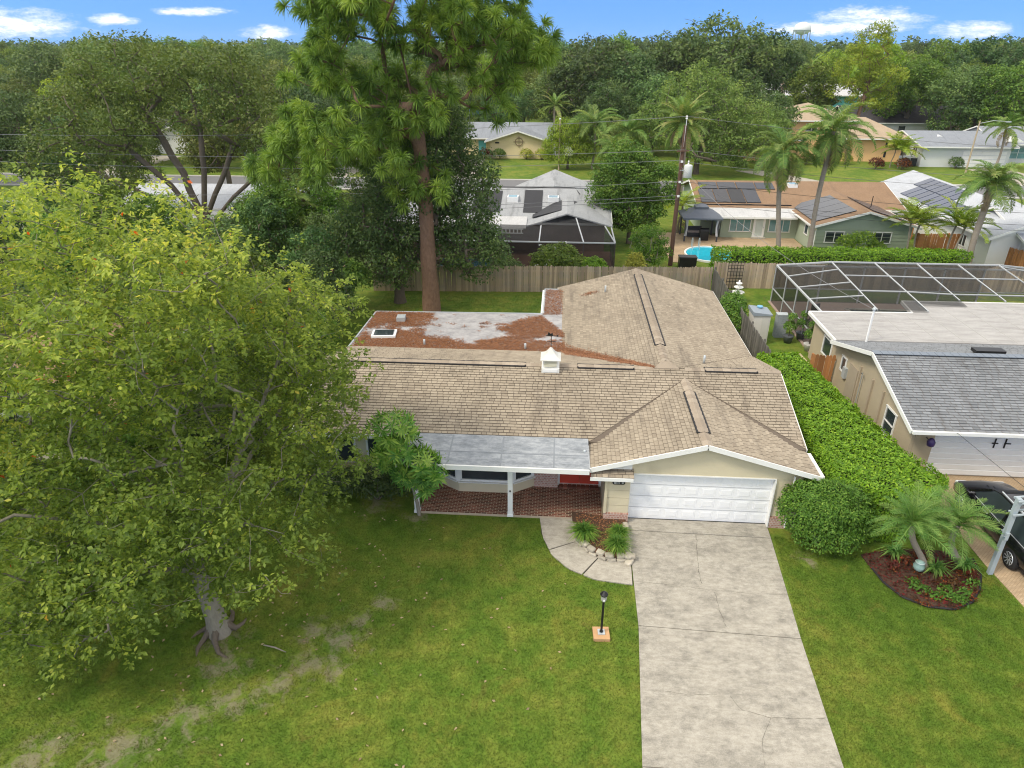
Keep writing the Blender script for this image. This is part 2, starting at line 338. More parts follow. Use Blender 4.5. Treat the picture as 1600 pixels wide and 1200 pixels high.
# ------------------------------------------------------------------ plant builders
def unit(a): return a / (np.linalg.norm(a, axis=-1, keepdims=True) + 1e-9)
def leaf_np(P, D, N, L, Wd, tint, tri=False):
    """one folded leaf per point: base, side, tip, side"""
    D = unit(D); S = unit(np.cross(D, N)); L = np.broadcast_to(np.asarray(L, float), (len(P),))[:, None]; Wd = np.broadcast_to(np.asarray(Wd, float), (len(P),))[:, None]
    Nn = np.cross(S, D)
    if tri:
        Vv = np.stack([P - S * Wd * .5, P + S * Wd * .5, P + D * L], 1); k = 3
    else:
        Vv = np.stack([P, P + D * L * .45 + S * Wd * .5 + Nn * Wd * .12, P + D * L, P + D * L * .45 - S * Wd * .5 + Nn * Wd * .12], 1); k = 4
    n = len(P); F = np.arange(n * k).reshape(n, k)
    return Vv.reshape(-1, 3), F, np.repeat(tint, k)
def clump_leaves(C, rad, per, size, rng, flat=.75, upb=.5, droop=.15, aspect=.55, tint_c=None, shell=.45, tvar=.22):
    """leaves spread through clumps centred at C (n,3) with radii rad"""
    n = len(C); rad = np.broadcast_to(np.asarray(rad, float), (n,)); idx = np.repeat(np.arange(n), per)
    d = unit(rng.normal(size=(len(idx), 3))); r = rad[idx] * (shell + (1 - shell) * rng.random(len(idx)) ** .6)
    off = d * r[:, None]; off[:, 2] *= flat
    P = C[idx] + off
    N = unit(d * .7 + np.array([0, 0, upb]) + rng.normal(size=d.shape) * .45)
    A = rng.normal(size=d.shape) + d * .6; A[:, 2] -= droop * 3; A = A - N * np.sum(A * N, 1, keepdims=True)
    tc_ = rng.random(n) * .5 + .25 if tint_c is None else tint_c
    t = np.clip(tc_[idx] + rng.normal(size=len(idx)) * tvar * .6, 0, 1)
    L = size * (.7 + .6 * rng.random(len(idx)))
    return leaf_np(P, A, N, L, L * aspect, t)
def grow(trunk, targets, rng, seg=.7, r_base=.3, r_tip=.015, first=1, wob=.07, lift=.10, limbs=()):
    """branches that reach every target from the trunk; returns tapered chains"""
    P = [np.array(p, float) for p in trunk]; par = [-1] + list(range(len(P) - 1)); tips = np.zeros(20000); buf = np.zeros((40000, 3)); nb = len(P); buf[:nb] = P
    for at, pts in limbs:
        prev = at; last = buf[at].copy()
        for q in pts:
            q = np.array(q, float); m = max(1, int(np.linalg.norm(q - last) / seg)); s0 = last.copy()
            for i in range(1, m + 1): buf[nb] = s0 + (q - s0) * i / m + rng.normal(size=3) * .04 * seg; par.append(prev); prev = nb; nb += 1
            last = q
    base = P[0]; order = np.argsort([np.linalg.norm(t - P[min(first + 1, nb - 1)]) for t in targets])
    for k in order:
        t = targets[k]; d = np.linalg.norm(buf[first:nb] - t, axis=1)
        cost = d * (1 + .8 * np.clip((buf[first:nb, 2] - t[2]) / (d + .01), 0, 1)); j = first + int(np.argmin(cost)); D = d[j - first]
        p0 = buf[j]; par_dir = unit(p0 - buf[par[j]]) if par[j] >= 0 else np.array([0, 0, 1.0])
        c = p0 + (par_dir * .35 + unit(t - p0) * .65) * D * .5 + np.array([0, 0, lift * D]) + rng.normal(size=3) * wob * D * .5
        m = max(1, int(math.ceil(D / seg))); prev = j
        for q in range(1, m + 1):
            s = q / m; pt = (1 - s) ** 2 * p0 + 2 * s * (1 - s) * c + s * s * t
            if q < m: pt = pt + rng.normal(size=3) * wob * .12
            buf[nb] = pt; par.append(prev); prev = nb; nb += 1
        tips[prev] = 1
    cnt = tips[:nb].copy()
    for i in range(nb - 1, 0, -1): cnt[par[i]] += cnt[i]
    cnt = np.maximum(cnt, 1); k = math.log(r_base / r_tip) / math.log(max(2, cnt[0])); rad = r_tip * cnt ** k
    kids = {}
    for i in range(1, nb): kids.setdefault(par[i], []).append(i)
    chains = []; stack = [[0]]
    while stack:
        ch = stack.pop(); i = ch[-1]
        while i in kids:
            ks = sorted(kids[i], key=lambda q: -cnt[q])
            for q in ks[1:]: stack.append([i, q])
            i = ks[0]; ch.append(i)
        pts = buf[ch].copy(); r = rad[ch].copy()
        if ch[0] != 0: r[0] = min(r[0], r[1] * 1.35)
        chains.append((pts, r))
    return chains
def crown_pts(lobes, n, rng, shell=.55):
    """points through a union of ellipsoid lobes (cx,cy,cz,rx,ry,rz), more of them near the outside"""
    lob = np.array(lobes, float); vol = np.prod(lob[:, 3:], axis=1) ** .8; ks = rng.choice(len(lob), n, p=vol / vol.sum())
    d = unit(rng.normal(size=(n, 3))); r = (shell + (1 - shell) * rng.random(n) ** .7)
    return lob[ks, :3] + d * r[:, None] * lob[ks, 3:]
def spread(P, dmin):
    keep = []
    for p in P:
        if all(np.sum((p - q) ** 2) > dmin * dmin for q in keep): keep.append(p)
    return np.array(keep)
def broadleaf(seed, h, lobes, nclump, crad, per, lsize, r_base, trunk_h, mat, bark, lean=(0, 0), first=2, bare=0.12, flat=.75, upb=.5, droop=.15, aspect=.55, limbs=()):
    """meshes of one tree: (trunk mesh, crown mesh)"""
    rng = np.random.default_rng(seed); C = spread(crown_pts(lobes, nclump * 2, rng), crad * .75)[:nclump]
    k = 5; tr = [np.array([lean[0] * s * s, lean[1] * s * s, trunk_h * s - .15 * (s == 0)]) for s in np.linspace(0, 1, k)]
    ch = grow(tr, C, rng, seg=max(.6, h / 16), r_base=r_base, r_tip=.012 if h < 8 else .016, first=first, limbs=limbs)
    ch[0][1][0] *= 1.35
    tv, tf = tube_np(ch, 7)
    keep = rng.random(len(C)) > bare
    lv, lf, lt = clump_leaves(C[keep], crad * (.75 + .5 * rng.random(keep.sum())), per, lsize, rng, flat, upb, droop, aspect)
    return mesh_np(tv, tf, bark, None, True), mesh_np(lv, lf, mat, lt)
def plant_tree(name, label, meshes, loc, group=None, rz=0.0, s=1.0, cat='tree'):
    o = thing(name, label, cat, loc, group, rz, 1.0); o.scale = s if hasattr(s, '__len__') else (s, s, s)
    put('trunk', meshes[0], o); put('crown', meshes[1], o); return o
# ---- palms
def frond_mesh(L, arch, leaflet, n, rng, mat, droop=.6, width=.05, spread_a=.9, tbase=.4, pale=.0):
    s = np.linspace(0, 1, 12); ang = -arch * s ** 1.3; dx = np.cos(ang); dz = np.sin(ang); st = L / 11
    x = np.concatenate(([0], np.cumsum(dx[:-1] * st))); z = np.concatenate(([0], np.cumsum(dz[:-1] * st)))
    pts = np.stack([x, np.zeros(12), z], 1); rv, rf = tube_np([(pts, np.linspace(.035, .008, 12) * (L / 3) ** .5)], 3)
    u = .12 + .88 * (np.arange(n) + .5) / n; u = np.repeat(u, 2); side = np.tile([1.0, -1.0], n); u = u + rng.normal(size=2 * n) * .006
    px = np.interp(u, s, x); pz = np.interp(u, s, z); a = np.interp(u, s, ang)
    fw = np.stack([np.cos(a), np.zeros_like(a), np.sin(a)], 1); upv = np.stack([-np.sin(a), np.zeros_like(a), np.cos(a)], 1); sd_ = np.stack([np.zeros_like(a), side, np.zeros_like(a)], 1)
    ln = leaflet * np.sin(PI * (.14 + .80 * u)) ** .7 * (.85 + .3 * rng.random(2 * n))
    D1 = unit(sd_ * spread_a + fw * (.45 + .3 * u)[:, None] + upv * .35 + rng.normal(size=(2 * n, 3)) * .10); D2 = unit(D1 + np.array([0, 0, -1.0]) * (droop * (1.0 + .6 * rng.random(2 * n)))[:, None])
    P = np.stack([px, np.zeros_like(px), pz], 1); w = fw * width * .5
    m = P + D1 * (ln * .5)[:, None]; e = m + D2 * (ln * .5)[:, None]
    Vv = np.stack([P - w * .6, P + w * .6, m + w, m - w, e], 1).reshape(-1, 3); b = np.arange(2 * n) * 5
    F = [tuple(q) for q in rf.tolist()]; o = len(rv)
    for q in b: F += [(o + q, o + q + 1, o + q + 2, o + q + 3), (o + q + 3, o + q + 2, o + q + 4)]
    t = np.concatenate([np.full(len(rv), .85), np.repeat(np.clip(tbase + rng.normal(size=2 * n) * .14 + pale * u, 0, 1), 5)])
    return mesh_np(np.concatenate([rv, Vv.reshape(-1, 3)]), F, mat, t)
_fr = np.random.default_rng(77)
FROND = dict(
 queen=[frond_mesh(2.7, 1.55, .74, 58, _fr, LEAF['palm'], 1.05, .05, tbase=tb) for tb in (.35, .5, .65)],
 date=[frond_mesh(3.0, .95, .46, 50, _fr, LEAF['palm'], .25, .065, tbase=tb) for tb in (.4, .6, .85)],
 sago=[frond_mesh(1.75, 1.15, .36, 44, _fr, LEAF['sago'], .35, .022, tbase=tb) for tb in (.3, .5, .7)],
 areca=[frond_mesh(1.9, 1.1, .45, 26, _fr, LEAF['lime'], .4, .06, tbase=tb) for tb in (.3, .5, .7)],
 dead=[frond_mesh(2.3, 1.3, .6, 40, _fr, LEAF['dead'], 1.0, .06, tbase=.5)],
)
def palm(name, label, loc, top, kind='queen', n=18, r=.16, s=1.0, dead=3, group=None, seed=0, el=(-.5, 1.25), rtop=None, ring=True, cat='palm tree', skirt=None):
    """top: offset of the crown from the base"""
    rg = random.Random(seed); o = thing(name, label, cat, loc, group)
    b = Vector((0, 0, -.1)); t = Vector(top); pts = []; rad = []; m = max(8, int(t.length * 5))
    for i in range(m + 1):
        q = i / m; p = b.lerp(t, q); p.x += .12 * math.sin(q * 5 + seed); rr = r * (1.25 - .4 * min(1, q * 3)) if q < .34 else r * .85
        if rtop and q > .8: rr = r * .85 + (rtop - r * .85) * (q - .8) / .2
        pts.append(p); rad.append(rr * (1.06 if (i % 2 and ring) else .97))
    MB().tube(pts, rad, 9).build('trunk', BARK_PALM, o, True)
    tip = pts[-1]
    if kind == 'queen': MB().lathe([(r * .7, -1.1), (r * .95, -.6), (r * .7, 0), (r * .2, .35)], 9, tip).build('crownshaft', LEAF['yellow'], o, True)
    for i in range(n):
        a = i * 2.399 + rg.uniform(-.25, .25); e = el[0] + (el[1] - el[0]) * ((i + .5) / n) ** .9
        f = put('frond', FROND[kind][i % 3], o, tip + Vector((0, 0, rg.uniform(-.12, .12))), (rg.uniform(-.35, .35), -e, a), s * rg.uniform(.82, 1.12))
    for i in range(dead):
        a = rg.uniform(0, 6.28); put('dry_frond', FROND['dead'][0], o, tip + Vector((0, 0, -.25)), (rg.uniform(-.4, .4), rg.uniform(.5, 1.2), a), s * rg.uniform(.7, .95))
    return o
def tuft_mesh(n, L, W_, rng, mat, splay=1.0, rad=.12):
    """grassy clump: arching blades in two pieces"""
    a = rng.random(n) * 2 * PI; r0 = rad * np.sqrt(rng.random(n)); P = np.stack([np.cos(a) * r0, np.sin(a) * r0, np.zeros(n)], 1)
    a2 = a + rng.normal(size=n) * .4; e = rng.random(n); out = np.stack([np.cos(a2), np.sin(a2), np.zeros(n)], 1); l = L * (.6 + .5 * rng.random(n))
    m = P + out * (l * .35 * splay * e)[:, None] + np.array([0, 0, 1.0]) * (l * (.62 - .15 * e))[:, None]
    t = m + out * (l * .5 * splay * (.35 + e))[:, None] + np.array([0, 0, 1.0]) * (l * (.18 - .5 * e))[:, None]
    sd_ = np.stack([-np.sin(a2), np.cos(a2), np.zeros(n)], 1) * W_ * .5
    Vv = np.stack([P - sd_ * .6, P + sd_ * .6, m + sd_, m - sd_, t], 1).reshape(-1, 3); b = np.arange(n) * 5
    F = [q for k in b for q in ((k, k + 1, k + 2, k + 3), (k + 3, k + 2, k + 4))]
    return mesh_np(Vv, F, mat, np.repeat(np.clip(.2 + .55 * e + rng.normal(size=n) * .15, 0, 1), 5))
def leafy_mass(seed, lobes, n, size, mat, aspect=.5, upb=.55, sh=.86, tb=.45, droop=.1, flowers=None):
    """clipped or dense shrub: leaves crowd the skin of the lobes"""
    rng = np.random.default_rng(seed); lob = np.array(lobes, float); area = (lob[:, 3] * lob[:, 4] + lob[:, 3] * lob[:, 5] + lob[:, 4] * lob[:, 5]); k = rng.choice(len(lob), n, p=area / area.sum())
    d = unit(rng.normal(size=(n, 3))); d[:, 2] = np.where(d[:, 2] < -.35, -d[:, 2], d[:, 2]); bumpf = 1 + .10 * np.sin(d[:, 0] * 9 + k) * np.sin(d[:, 1] * 8 + 2 * k) + .08 * np.sin(d[:, 2] * 13 + d[:, 0] * 5)
    P = lob[k, :3] + d * lob[k, 3:] * ((sh + (1.04 - sh) * rng.random(n)) * bumpf)[:, None]; ok = P[:, 2] > .03; P = P[ok]; d = d[ok]; n = len(P)
    N = unit(d + np.array([0, 0, upb]) + rng.normal(size=(n, 3)) * .5); A = rng.normal(size=(n, 3)) + d * .5 - np.array([0, 0, droop * 3]); A -= N * np.sum(A * N, 1, keepdims=True)
    t = np.clip(tb + rng.normal(size=n) * .22, 0, 1); L = size * (.7 + .6 * rng.random(n)); v, f, tt = leaf_np(P, A, N, L, L * aspect, t)
    return mesh_np(v, f, mat, tt), P, d
def shrub(name, label, loc, lobes, n, size, mat, seed=0, cat='shrub', group=None, stems=4, r=.04, flower=None, nfl=0, **kw):
    o = thing(name, label, cat, loc, group); me, P, d = leafy_mass(seed, lobes, n, size, mat, **kw); put('foliage', me, o)
    rg = random.Random(seed); m = MB()
    for i in range(stems):
        lb = lobes[i % len(lobes)]; a = rg.uniform(0, 6.28); m.tube([(rg.uniform(-.1, .1), rg.uniform(-.1, .1), -.05), (lb[0] * .5 + .1 * math.cos(a), lb[1] * .5 + .1 * math.sin(a), lb[2] * .5), (lb[0] + lb[3] * .4 * math.cos(a), lb[1] + lb[4] * .4 * math.sin(a), lb[2] + lb[5] * .3)], [r, r * .8, r * .4], 6)
    m.build('stem', BARK, o, True)
    if flower:
        rng = np.random.default_rng(seed + 5); up_ = np.where(d[:, 2] > -.1)[0]; q = rng.choice(up_, nfl); C = P[q] + d[q] * .06
        v, f, t = clump_leaves(C, .06, 6, .11, rng, 1, .5, 0, .8); put('blossom', mesh_np(v, f, flower, t), o)
    return o
# ------------------------------------------------------------------ ground
BARE = [(G(*p), r) for p, r in (((530, 1005), 1.1), ((600, 940), .55), ((490, 990), .8), ((565, 970), .6), ((350, 1035), 1.0), ((290, 1125), 1.0), ((360, 1095), .8), ((430, 1070), .8), ((480, 1040), .8), ((520, 1050), .6), ((345, 1000), .8), ((180, 1180), 1.2), ((590, 790), .9), ((655, 808), .7), ((1262, 876), .55), ((60, 1180), 1.0))]
def m_ground(name, blades=False):
    t = NT(name); p = t.pos(); big = t.noise(p, .22, 4, .55, .4); mid = t.noise(p, 1.3, 5, .6); fine = t.noise(p, 14, 4, .7); blot = t.noise(p, 3.6, 6, .7)
    c = t.ramp(t.math('ADD', t.math('MULTIPLY', mid, .55), t.math('MULTIPLY', big, .45)), (.30, (.060, .120, .015)), (.45, (.099, .167, .020)), (.56, (.150, .198, .029)), (.68, (.222, .232, .044)))
    y = t.step(t.noise(p, .55, 5, .62, .7), .55, .70); c = t.mix(t.math('MULTIPLY', y, .5), c, (.24, .225, .042))
    o = t.step(t.noise(p, .8, 5, .65, 1.0), .60, .74); c = t.mix(t.math('MULTIPLY', o, .45), c, (.17, .115, .038))
    c = t.hsv(c, v=t.math('ADD', t.math('MULTIPLY', fine, .9), .52)); c = t.hsv(c, v=t.math('ADD', t.math('MULTIPLY', blot, 1.1), .45))
    m = None
    for q, r in BARE:
        d = t.n('ShaderNodeVectorMath', operation='DISTANCE'); t.l(p, d.inputs[0]); d.inputs[1].default_value = (q.x, q.y, 0)
        f = t.math('SUBTRACT', 1.0, t.math('DIVIDE', d.outputs['Value'], r)); m = f if m is None else t.math('MAXIMUM', m, f)
    n3 = t.noise(p, 2.3, 6, .7, .6); k = t.step(t.math('ADD', t.math('MULTIPLY', m, .60), t.math('MULTIPLY', t.math('SUBTRACT', n3, .5), 2.8)), .12, .72)
    if not blades:
        soil = t.mix(t.noise(p, 7, 5, .7), (.13, .095, .06), (.36, .31, .25)); c = t.mix(t.math('MULTIPLY', k, .66), c, soil)
        t.bump(fine, .6, .05)
    else:
        c = t.mix(t.math('MULTIPLY', k, .4), c, (.26, .22, .07)); c = t.hsv(c, v=t.math('ADD', t.math('MULTIPLY', t.tint(), .9), .6))
    t.col(c); t.done(.9, .15)
    if blades:
        tr = t.n('ShaderNodeBsdfTranslucent'); t.l(c, tr.inputs[0]); mx = t.n('ShaderNodeMixShader'); mx.inputs[0].default_value = .25
        t.l(t.b.outputs[0], mx.inputs[1]); t.l(tr.outputs[0], mx.inputs[2]); t.l(mx.outputs[0], t.out.inputs[0])
    return t.m
GRASS = m_ground('lawn_ground'); BLADES = m_ground('lawn_blades', True)
ground = put('ground', mesh_np([(-1400, -300, 0), (1400, -300, 0), (1400, 1400, 0), (-1400, 1400, 0)], np.array([[0, 1, 2, 3]]), GRASS)); tag(ground, kind='structure')

def m_concrete(name, a, b, dk, sy=1.0):
    t = NT(name); p = t.pos(); n = t.noise(t.pos((.8, 1.6 * sy, 1)), 5.5, 10, .75); f = t.noise(p, 13, 6, .75); g = t.noise(p, 55, 3, .6)
    c = t.mix(t.step(n, .32, .66), a, b); c = t.mix(t.math('MULTIPLY', t.step(t.noise(t.pos((.85, 1.15, 1)), 1.5, 12, .84), .42, .72), .85), c, dk)
    c = t.hsv(c, v=t.math('ADD', t.math('MULTIPLY', f, .35), .82)); c = t.hsv(c, v=t.math('ADD', t.math('MULTIPLY', g, .5), .75))
    s = t.step(t.noise(t.pos((2.2, 26, 1)), 1.0, 4, .65, .5), .54, .72); c = t.mix(t.math('MULTIPLY', s, .30), c, (.13, .12, .10))
    t.col(c); t.bump(t.noise(p, 70, 3), .25, .01); return t.done(.9, .2)
CONC = m_concrete('stained_concrete', (.325, .30, .25), (.44, .41, .35), (.145, .137, .118)); CONC2 = m_concrete('pale_concrete', (.36, .33, .275), (.47, .435, .365), (.22, .20, .165))
JOINT = paint('joint_sand', (.05, .045, .035), .95, .3, 20); SOIL = paint('mulch_soil', (.075, .042, .026), .95, .5, 14, .8)
ASPH = paint('road_asphalt', (.16, .16, .165), .9, .15, 3)
# driveway: bed under separate slabs, so the joints are real gaps
def lerp2(a, b, t): return (a[0] + (b[0] - a[0]) * t, a[1] + (b[1] - a[1]) * t)
DL = [(2.72, 19.72), (2.68, 19.05), (2.62, 14.72), (2.30, 10.4), (1.9, 3.0)]; DR = [(7.50, 19.72), (7.46, 18.95), (7.13, 14.55), (6.92, 10.4), (6.6, 3.0)]
bed = MB().prism((DL + DR[::-1]), -.05, .012).build('driveway', JOINT); tag(bed, kind='structure')
for i, (a, b) in enumerate(((0, 1), (1, 2), (2, 3), (3, 4))):
    g = .012; P = [DL[a], DR[a], DR[b], DL[b]]; top = .045 if i else .055
    if i == 2: P = [DL[2], DR[2], lerp2(DR[3], DR[4], .0), lerp2(DL[3], DL[4], .0)]
    c = (sum(p[0] for p in P) / 4, sum(p[1] for p in P) / 4); P = [(p[0], p[1] + (g if p[1] < c[1] else -g)) for p in P]
    MB().prism(P[::-1], .0, top).build('concrete_slab', CONC, bed)
CRACK = paint('crack_dirt', (.07, .06, .045), .95, .3, 20)
rg = random.Random(8)
def crack(pts, w):
    P = [G(*p, .045) for p in pts]; fine = []
    for a, b in zip(P[:-1], P[1:]):
        n = max(2, int((b - a).length / .09))
        for i in range(n): q = a.lerp(b, i / n); fine.append(Vector((q.x + rg.uniform(-.02, .02), q.y + rg.uniform(-.02, .02), .0485)))
    fine.append(P[-1]); fine[-1].z = .0485; vs_ = []; fs = []
    for i, q in enumerate(fine):
        d = (fine[min(i + 1, len(fine) - 1)] - fine[max(i - 1, 0)]).normalized(); s = Vector((-d.y, d.x, 0)) * w * rg.uniform(.3, 1.0); vs_ += [q - s, q + s]
    fs = [(2 * i, 2 * i + 1, 2 * i + 3, 2 * i + 2) for i in range(len(fine) - 1)]
    MB().add(vs_, fs).build('crack', CRACK, bed)
crack([(1088, 836), (1090, 870), (1092, 895), (1097, 912)], .008); crack([(1117, 925), (1125, 955), (1135, 980)], .006); crack([(990, 908), (1050, 914), (1110, 922), (1180, 928), (1240, 930)], .005)
crack([(1140, 1088), (1160, 1110), (1205, 1122), (1250, 1123), (1290, 1122)], .005); crack([(1205, 1122), (1190, 1155), (1195, 1195)], .005); crack([(1040, 1080), (1080, 1086), (1120, 1085)], .005)
# entry walk: an arc of three slabs
wk = MB().prism([(-.36, 19.55), (1.4, 19.55), (2.66, 18.6), (2.62, 16.45), (1.2, 16.75), (.2, 17.6), (-.3, 18.7)][::-1], -.05, .010).build('entry_walk', JOINT); tag(wk, kind='structure')
def arc(t):   # outer edge of the walk
    pts = [G(843, 808), G(848, 840), G(862, 868), G(888, 890), G(930, 907), G(988, 915)]; k = t * 5; i = min(4, int(k)); return pts[i].lerp(pts[i + 1], k - i)
def inn(t):
    pts = [G(893, 806), G(898, 838), G(904, 850), G(922, 866), G(948, 877), G(985.5, 878)]; k = t * 5; i = min(4, int(k)); return pts[i].lerp(pts[i + 1], k - i)
for a, b in ((0, .34), (.352, .70), (.712, 1.0)):
    ts = np.linspace(a, b, 9); P = [arc(t) for t in ts] + [inn(t) for t in ts[::-1]]
    MB().prism([(p.x, p.y) for p in P], 0, .042).build('concrete_slab', CONC2, wk)
# planter of stacked stones
pl = thing('stone_planter', 'low planter bed ringed with two rows of rough pale stones beside the garage', 'planter', (1.9, 18.3, 0))
bedp = [inn(t) for t in np.linspace(0, 1, 14)]; poly = [(p.x - 1.9, p.y - 18.3) for p in bedp] + [(.70, .2), (.70, 1.2), (-.05, 1.28)]
MB().prism(poly, 0, .20).build('mulch', SOIL, pl)
STONE = paint('rough_limestone', (.42, .38, .305), .9, .3, 6, .6, rnd=.2)
rg = random.Random(3); stones = []
for k in range(4):
    m = MB(); n = 12; pr = []
    for z, sc in ((-.5, .86), (-.30, 1.0), (.2, 1.02), (.42, .92), (.5, .70)):
        for i in range(n):
            a = 2 * PI * (i + .5) / n; c, s = math.cos(a), math.sin(a); e = .5 * sc * (abs(c) ** 6 + abs(s) ** 6) ** (-1 / 6) * rg.uniform(.94, 1.04); pr.append((c * e, s * e, z + rg.uniform(-.05, .05)))
    F = [(j * n + i, j * n + (i + 1) % n, (j + 1) * n + (i + 1) % n, (j + 1) * n + i) for j in range(4) for i in range(n)] + [tuple(range(n))[::-1], tuple(4 * n + i for i in range(n))]
    stones.append(m.add(pr, F).mesh(STONE))
ring = [inn(t) for t in np.linspace(.12, 1.0, 60)] + [Vector((2.56, y, 0)) for y in np.linspace(17.35, 19.1, 24)]
def along(P, gap):
    out = []; acc = 0; last = P[0]; out.append((P[0], P[1] - P[0]))
    for a, b in zip(P[:-1], P[1:]):
        acc += (b - a).length
        if acc >= gap: out.append((b, b - a)); acc = 0
    return out
for row in (0, 1):
    for i, (p, d) in enumerate(along(ring[(3 * row):], .30)):
        put('stone', stones[rg.randrange(4)], pl, (p.x - 1.9 + rg.uniform(-.02, .02), p.y - 18.3 + .02 + .03 * row, .075 + .125 * row), (rg.uniform(-.06, .06), rg.uniform(-.06, .06), math.atan2(d.y, d.x) + rg.uniform(-.12, .12)), (rg.uniform(.26, .33), rg.uniform(.19, .24), .13))
rng = np.random.default_rng(21); tf = [tuft_mesh(420, .62, .022, rng, LEAF['tuft'], 1.0, .16), tuft_mesh(420, .55, .022, rng, LEAF['tuft'], 1.0, .15)]
for (q, s, lb) in (((912, 838), 1.18, 'largest dark green border grass clump by the brick patio'), ((966, 838), .86, 'rear of two green border grass clumps beside the driveway'), ((963, 858), 1.0, 'front of two green border grass clumps beside the driveway')):
    g = G(*q, .2); o = thing('border_grass', lb, 'grass clump', (g.x, g.y, .19), 'border grass clumps in the planter'); put('blades', tf[int(s * 10) % 2], o, s=s); put('heart', tf[0], o, s=s * .7, rot=(0, 0, 1.3))
rng = np.random.default_rng(5); n = 1500; P = np.stack([rng.uniform(-1.0, .75, n), rng.uniform(-.85, 1.3, n), np.full(n, .205)], 1)
def inside(p, poly):
    c = False; j = len(poly) - 1
    for i in range(len(poly)):
        if (poly[i][1] > p[1]) != (poly[j][1] > p[1]) and p[0] < (poly[j][0] - poly[i][0]) * (p[1] - poly[i][1]) / (poly[j][1] - poly[i][1]) + poly[i][0]: c = not c
        j = i
    return c
P = np.array([p for p in P if inside(p, poly)]); A = rng.normal(size=P.shape); A[:, 2] *= .15; v, f, t = leaf_np(P, A, np.tile([0, 0, 1.0], (len(P), 1)) + rng.normal(size=P.shape) * .3, .07, .03, rng.random(len(P)))
tag(put('bark_chips', mesh_np(v, f, LEAF['litter'], t), pl), kind='stuff')
# ornamental bed on the right
bp = [G(*p) for p in ((1345, 868), (1362, 890), (1380, 912), (1410, 935), (1450, 950), (1490, 954), (1518, 943), (1530, 922), (1532, 900), (1520, 875), (1470, 862), (1400, 858))]
fb = tag(MB().prism([(p.x, p.y) for p in bp], -.02, .05).build('flower_bed', SOIL), 'dark mulched flower bed with arching palms on the right lawn', 'flower bed')
MB().tube([(p.x, p.y, .05) for p in bp[1:10]], .035, 6).build('edging', DARK, fb, True)
# neighbour's paver drive
t = NT('sand_pavers'); br = t.n('ShaderNodeTexBrick'); br.inputs['Scale'].default_value = 4.5; br.inputs['Mortar Size'].default_value = .03; t.l(t.pos(), br.inputs['Vector'])
br.inputs['Color1'].default_value = (.44, .32, .20, 1); br.inputs['Color2'].default_value = (.50, .38, .25, 1); br.inputs['Mortar'].default_value = (.25, .18, .11, 1)
t.col(t.hsv(br.outputs[0], v=t.math('ADD', t.math('MULTIPLY', t.noise(t.pos(), 1.2, 6), .7), .65))); PAVER = t.done(.85, .25)
tag(MB().prism([(14.25, 23.4), (13.95, 21.5), (14.0, 18.2), (14.25, 15.0), (14.25, 3), (22, 3), (22, 23.4)], -.03, .02).build('paver_driveway', PAVER), kind='structure')
# street behind, verge and drives
tag(MB().prism([(-400, 79.5), (400, 79.5), (400, 86.5), (-400, 86.5)], -.03, .02).build('street', ASPH), kind='structure')
KERB = paint('kerb_concrete', (.42, .41, .38), .9, .12, 2)
for y0, y1 in ((79.0, 79.5), (86.5, 87.0)): tag(MB().prism([(-400, y0), (400, y0), (400, y1), (-400, y1)], -.03, .12).build('kerb', KERB), kind='structure')
for x0, x1, y0, y1, sk in ((-14.6, -11.2, 87, 104, 0), (22.5, 28, 66, 79, 2.0), (29, 33, 87, 96, -6), (54.5, 60, 87, 100, 0), (-62, -57, 87, 104, 0), (-44, -38, 64, 79, 0), (-33, -27, 87, 104, 1), (33.4, 39, 75, 79, 0)):
    tag(MB().prism([(x0 + sk, y1), (x0, y0), (x1, y0), (x1 + sk, y1)][::-1], -.03, .03).build('driveway_apron', CONC2), kind='structure')
tag(MB().prism([(8.6, 61.5), (20.2, 60.2), (20.2, 54.6), (11.8, 54.4), (9.4, 52.0), (8.6, 52)], -.03, .03).build('pool_deck', PAVER), kind='structure')
# lawn blades, thickest near the camera
rng = np.random.default_rng(12)
def lawn(n, poly, L, seed):
    rng = np.random.default_rng(seed); xs = [p[0] for p in poly]; ys = [p[1] for p in poly]; P = np.stack([rng.uniform(min(xs), max(xs), n), rng.uniform(min(ys), max(ys), n)], 1)
    ok = np.zeros(n, bool); j = len(poly) - 1; c = np.zeros(n, bool)
    for i in range(len(poly)):
        xi, yi = poly[i]; xj, yj = poly[j]
        if yi != yj: c ^= ((yi > P[:, 1]) != (yj > P[:, 1])) & (P[:, 0] < (xj - xi) * (P[:, 1] - yi) / (yj - yi) + xi)
        j = i
    for q, r in BARE: c &= ~((np.hypot(P[:, 0] - q.x, P[:, 1] - q.y) < r * .75 * (.55 + .45 * np.sin(P[:, 0] * 9) * np.sin(P[:, 1] * 8 + P[:, 0] * 4))) & (rng.random(n) < .85))
    P = P[c]; n = len(P); P3 = np.concatenate([P, np.full((n, 1), -.003)], 1); D = np.stack([rng.normal(size=n) * .75, rng.normal(size=n) * .75, np.ones(n)], 1)
    return leaf_np(P3, D, rng.normal(size=(n, 3)), L * (.6 + .8 * rng.random(n)), .015, rng.random(n), tri=True)
arcp = [(arc(t).x, arc(t).y) for t in np.linspace(0, 1, 10)]
LA = [(-22, 9.4), (2.2, 9.4), (2.29, 10.4), (2.6, 14.72), (2.52, 16.35)] + arcp[::-1] + [(-.42, 19.5), (-4.7, 19.5), (-9.2, 20.9), (-9.4, 27), (-22, 27)]
LB = [(6.9, 9.4), (14.2, 9.4), (14.2, 15.0), (13.98, 17.6)] + [(p.x, p.y) for p in bp[:10][::-1]] + [(9.4, 18.9), (7.6, 19.1), (7.16, 14.55), (6.95, 10.4)]
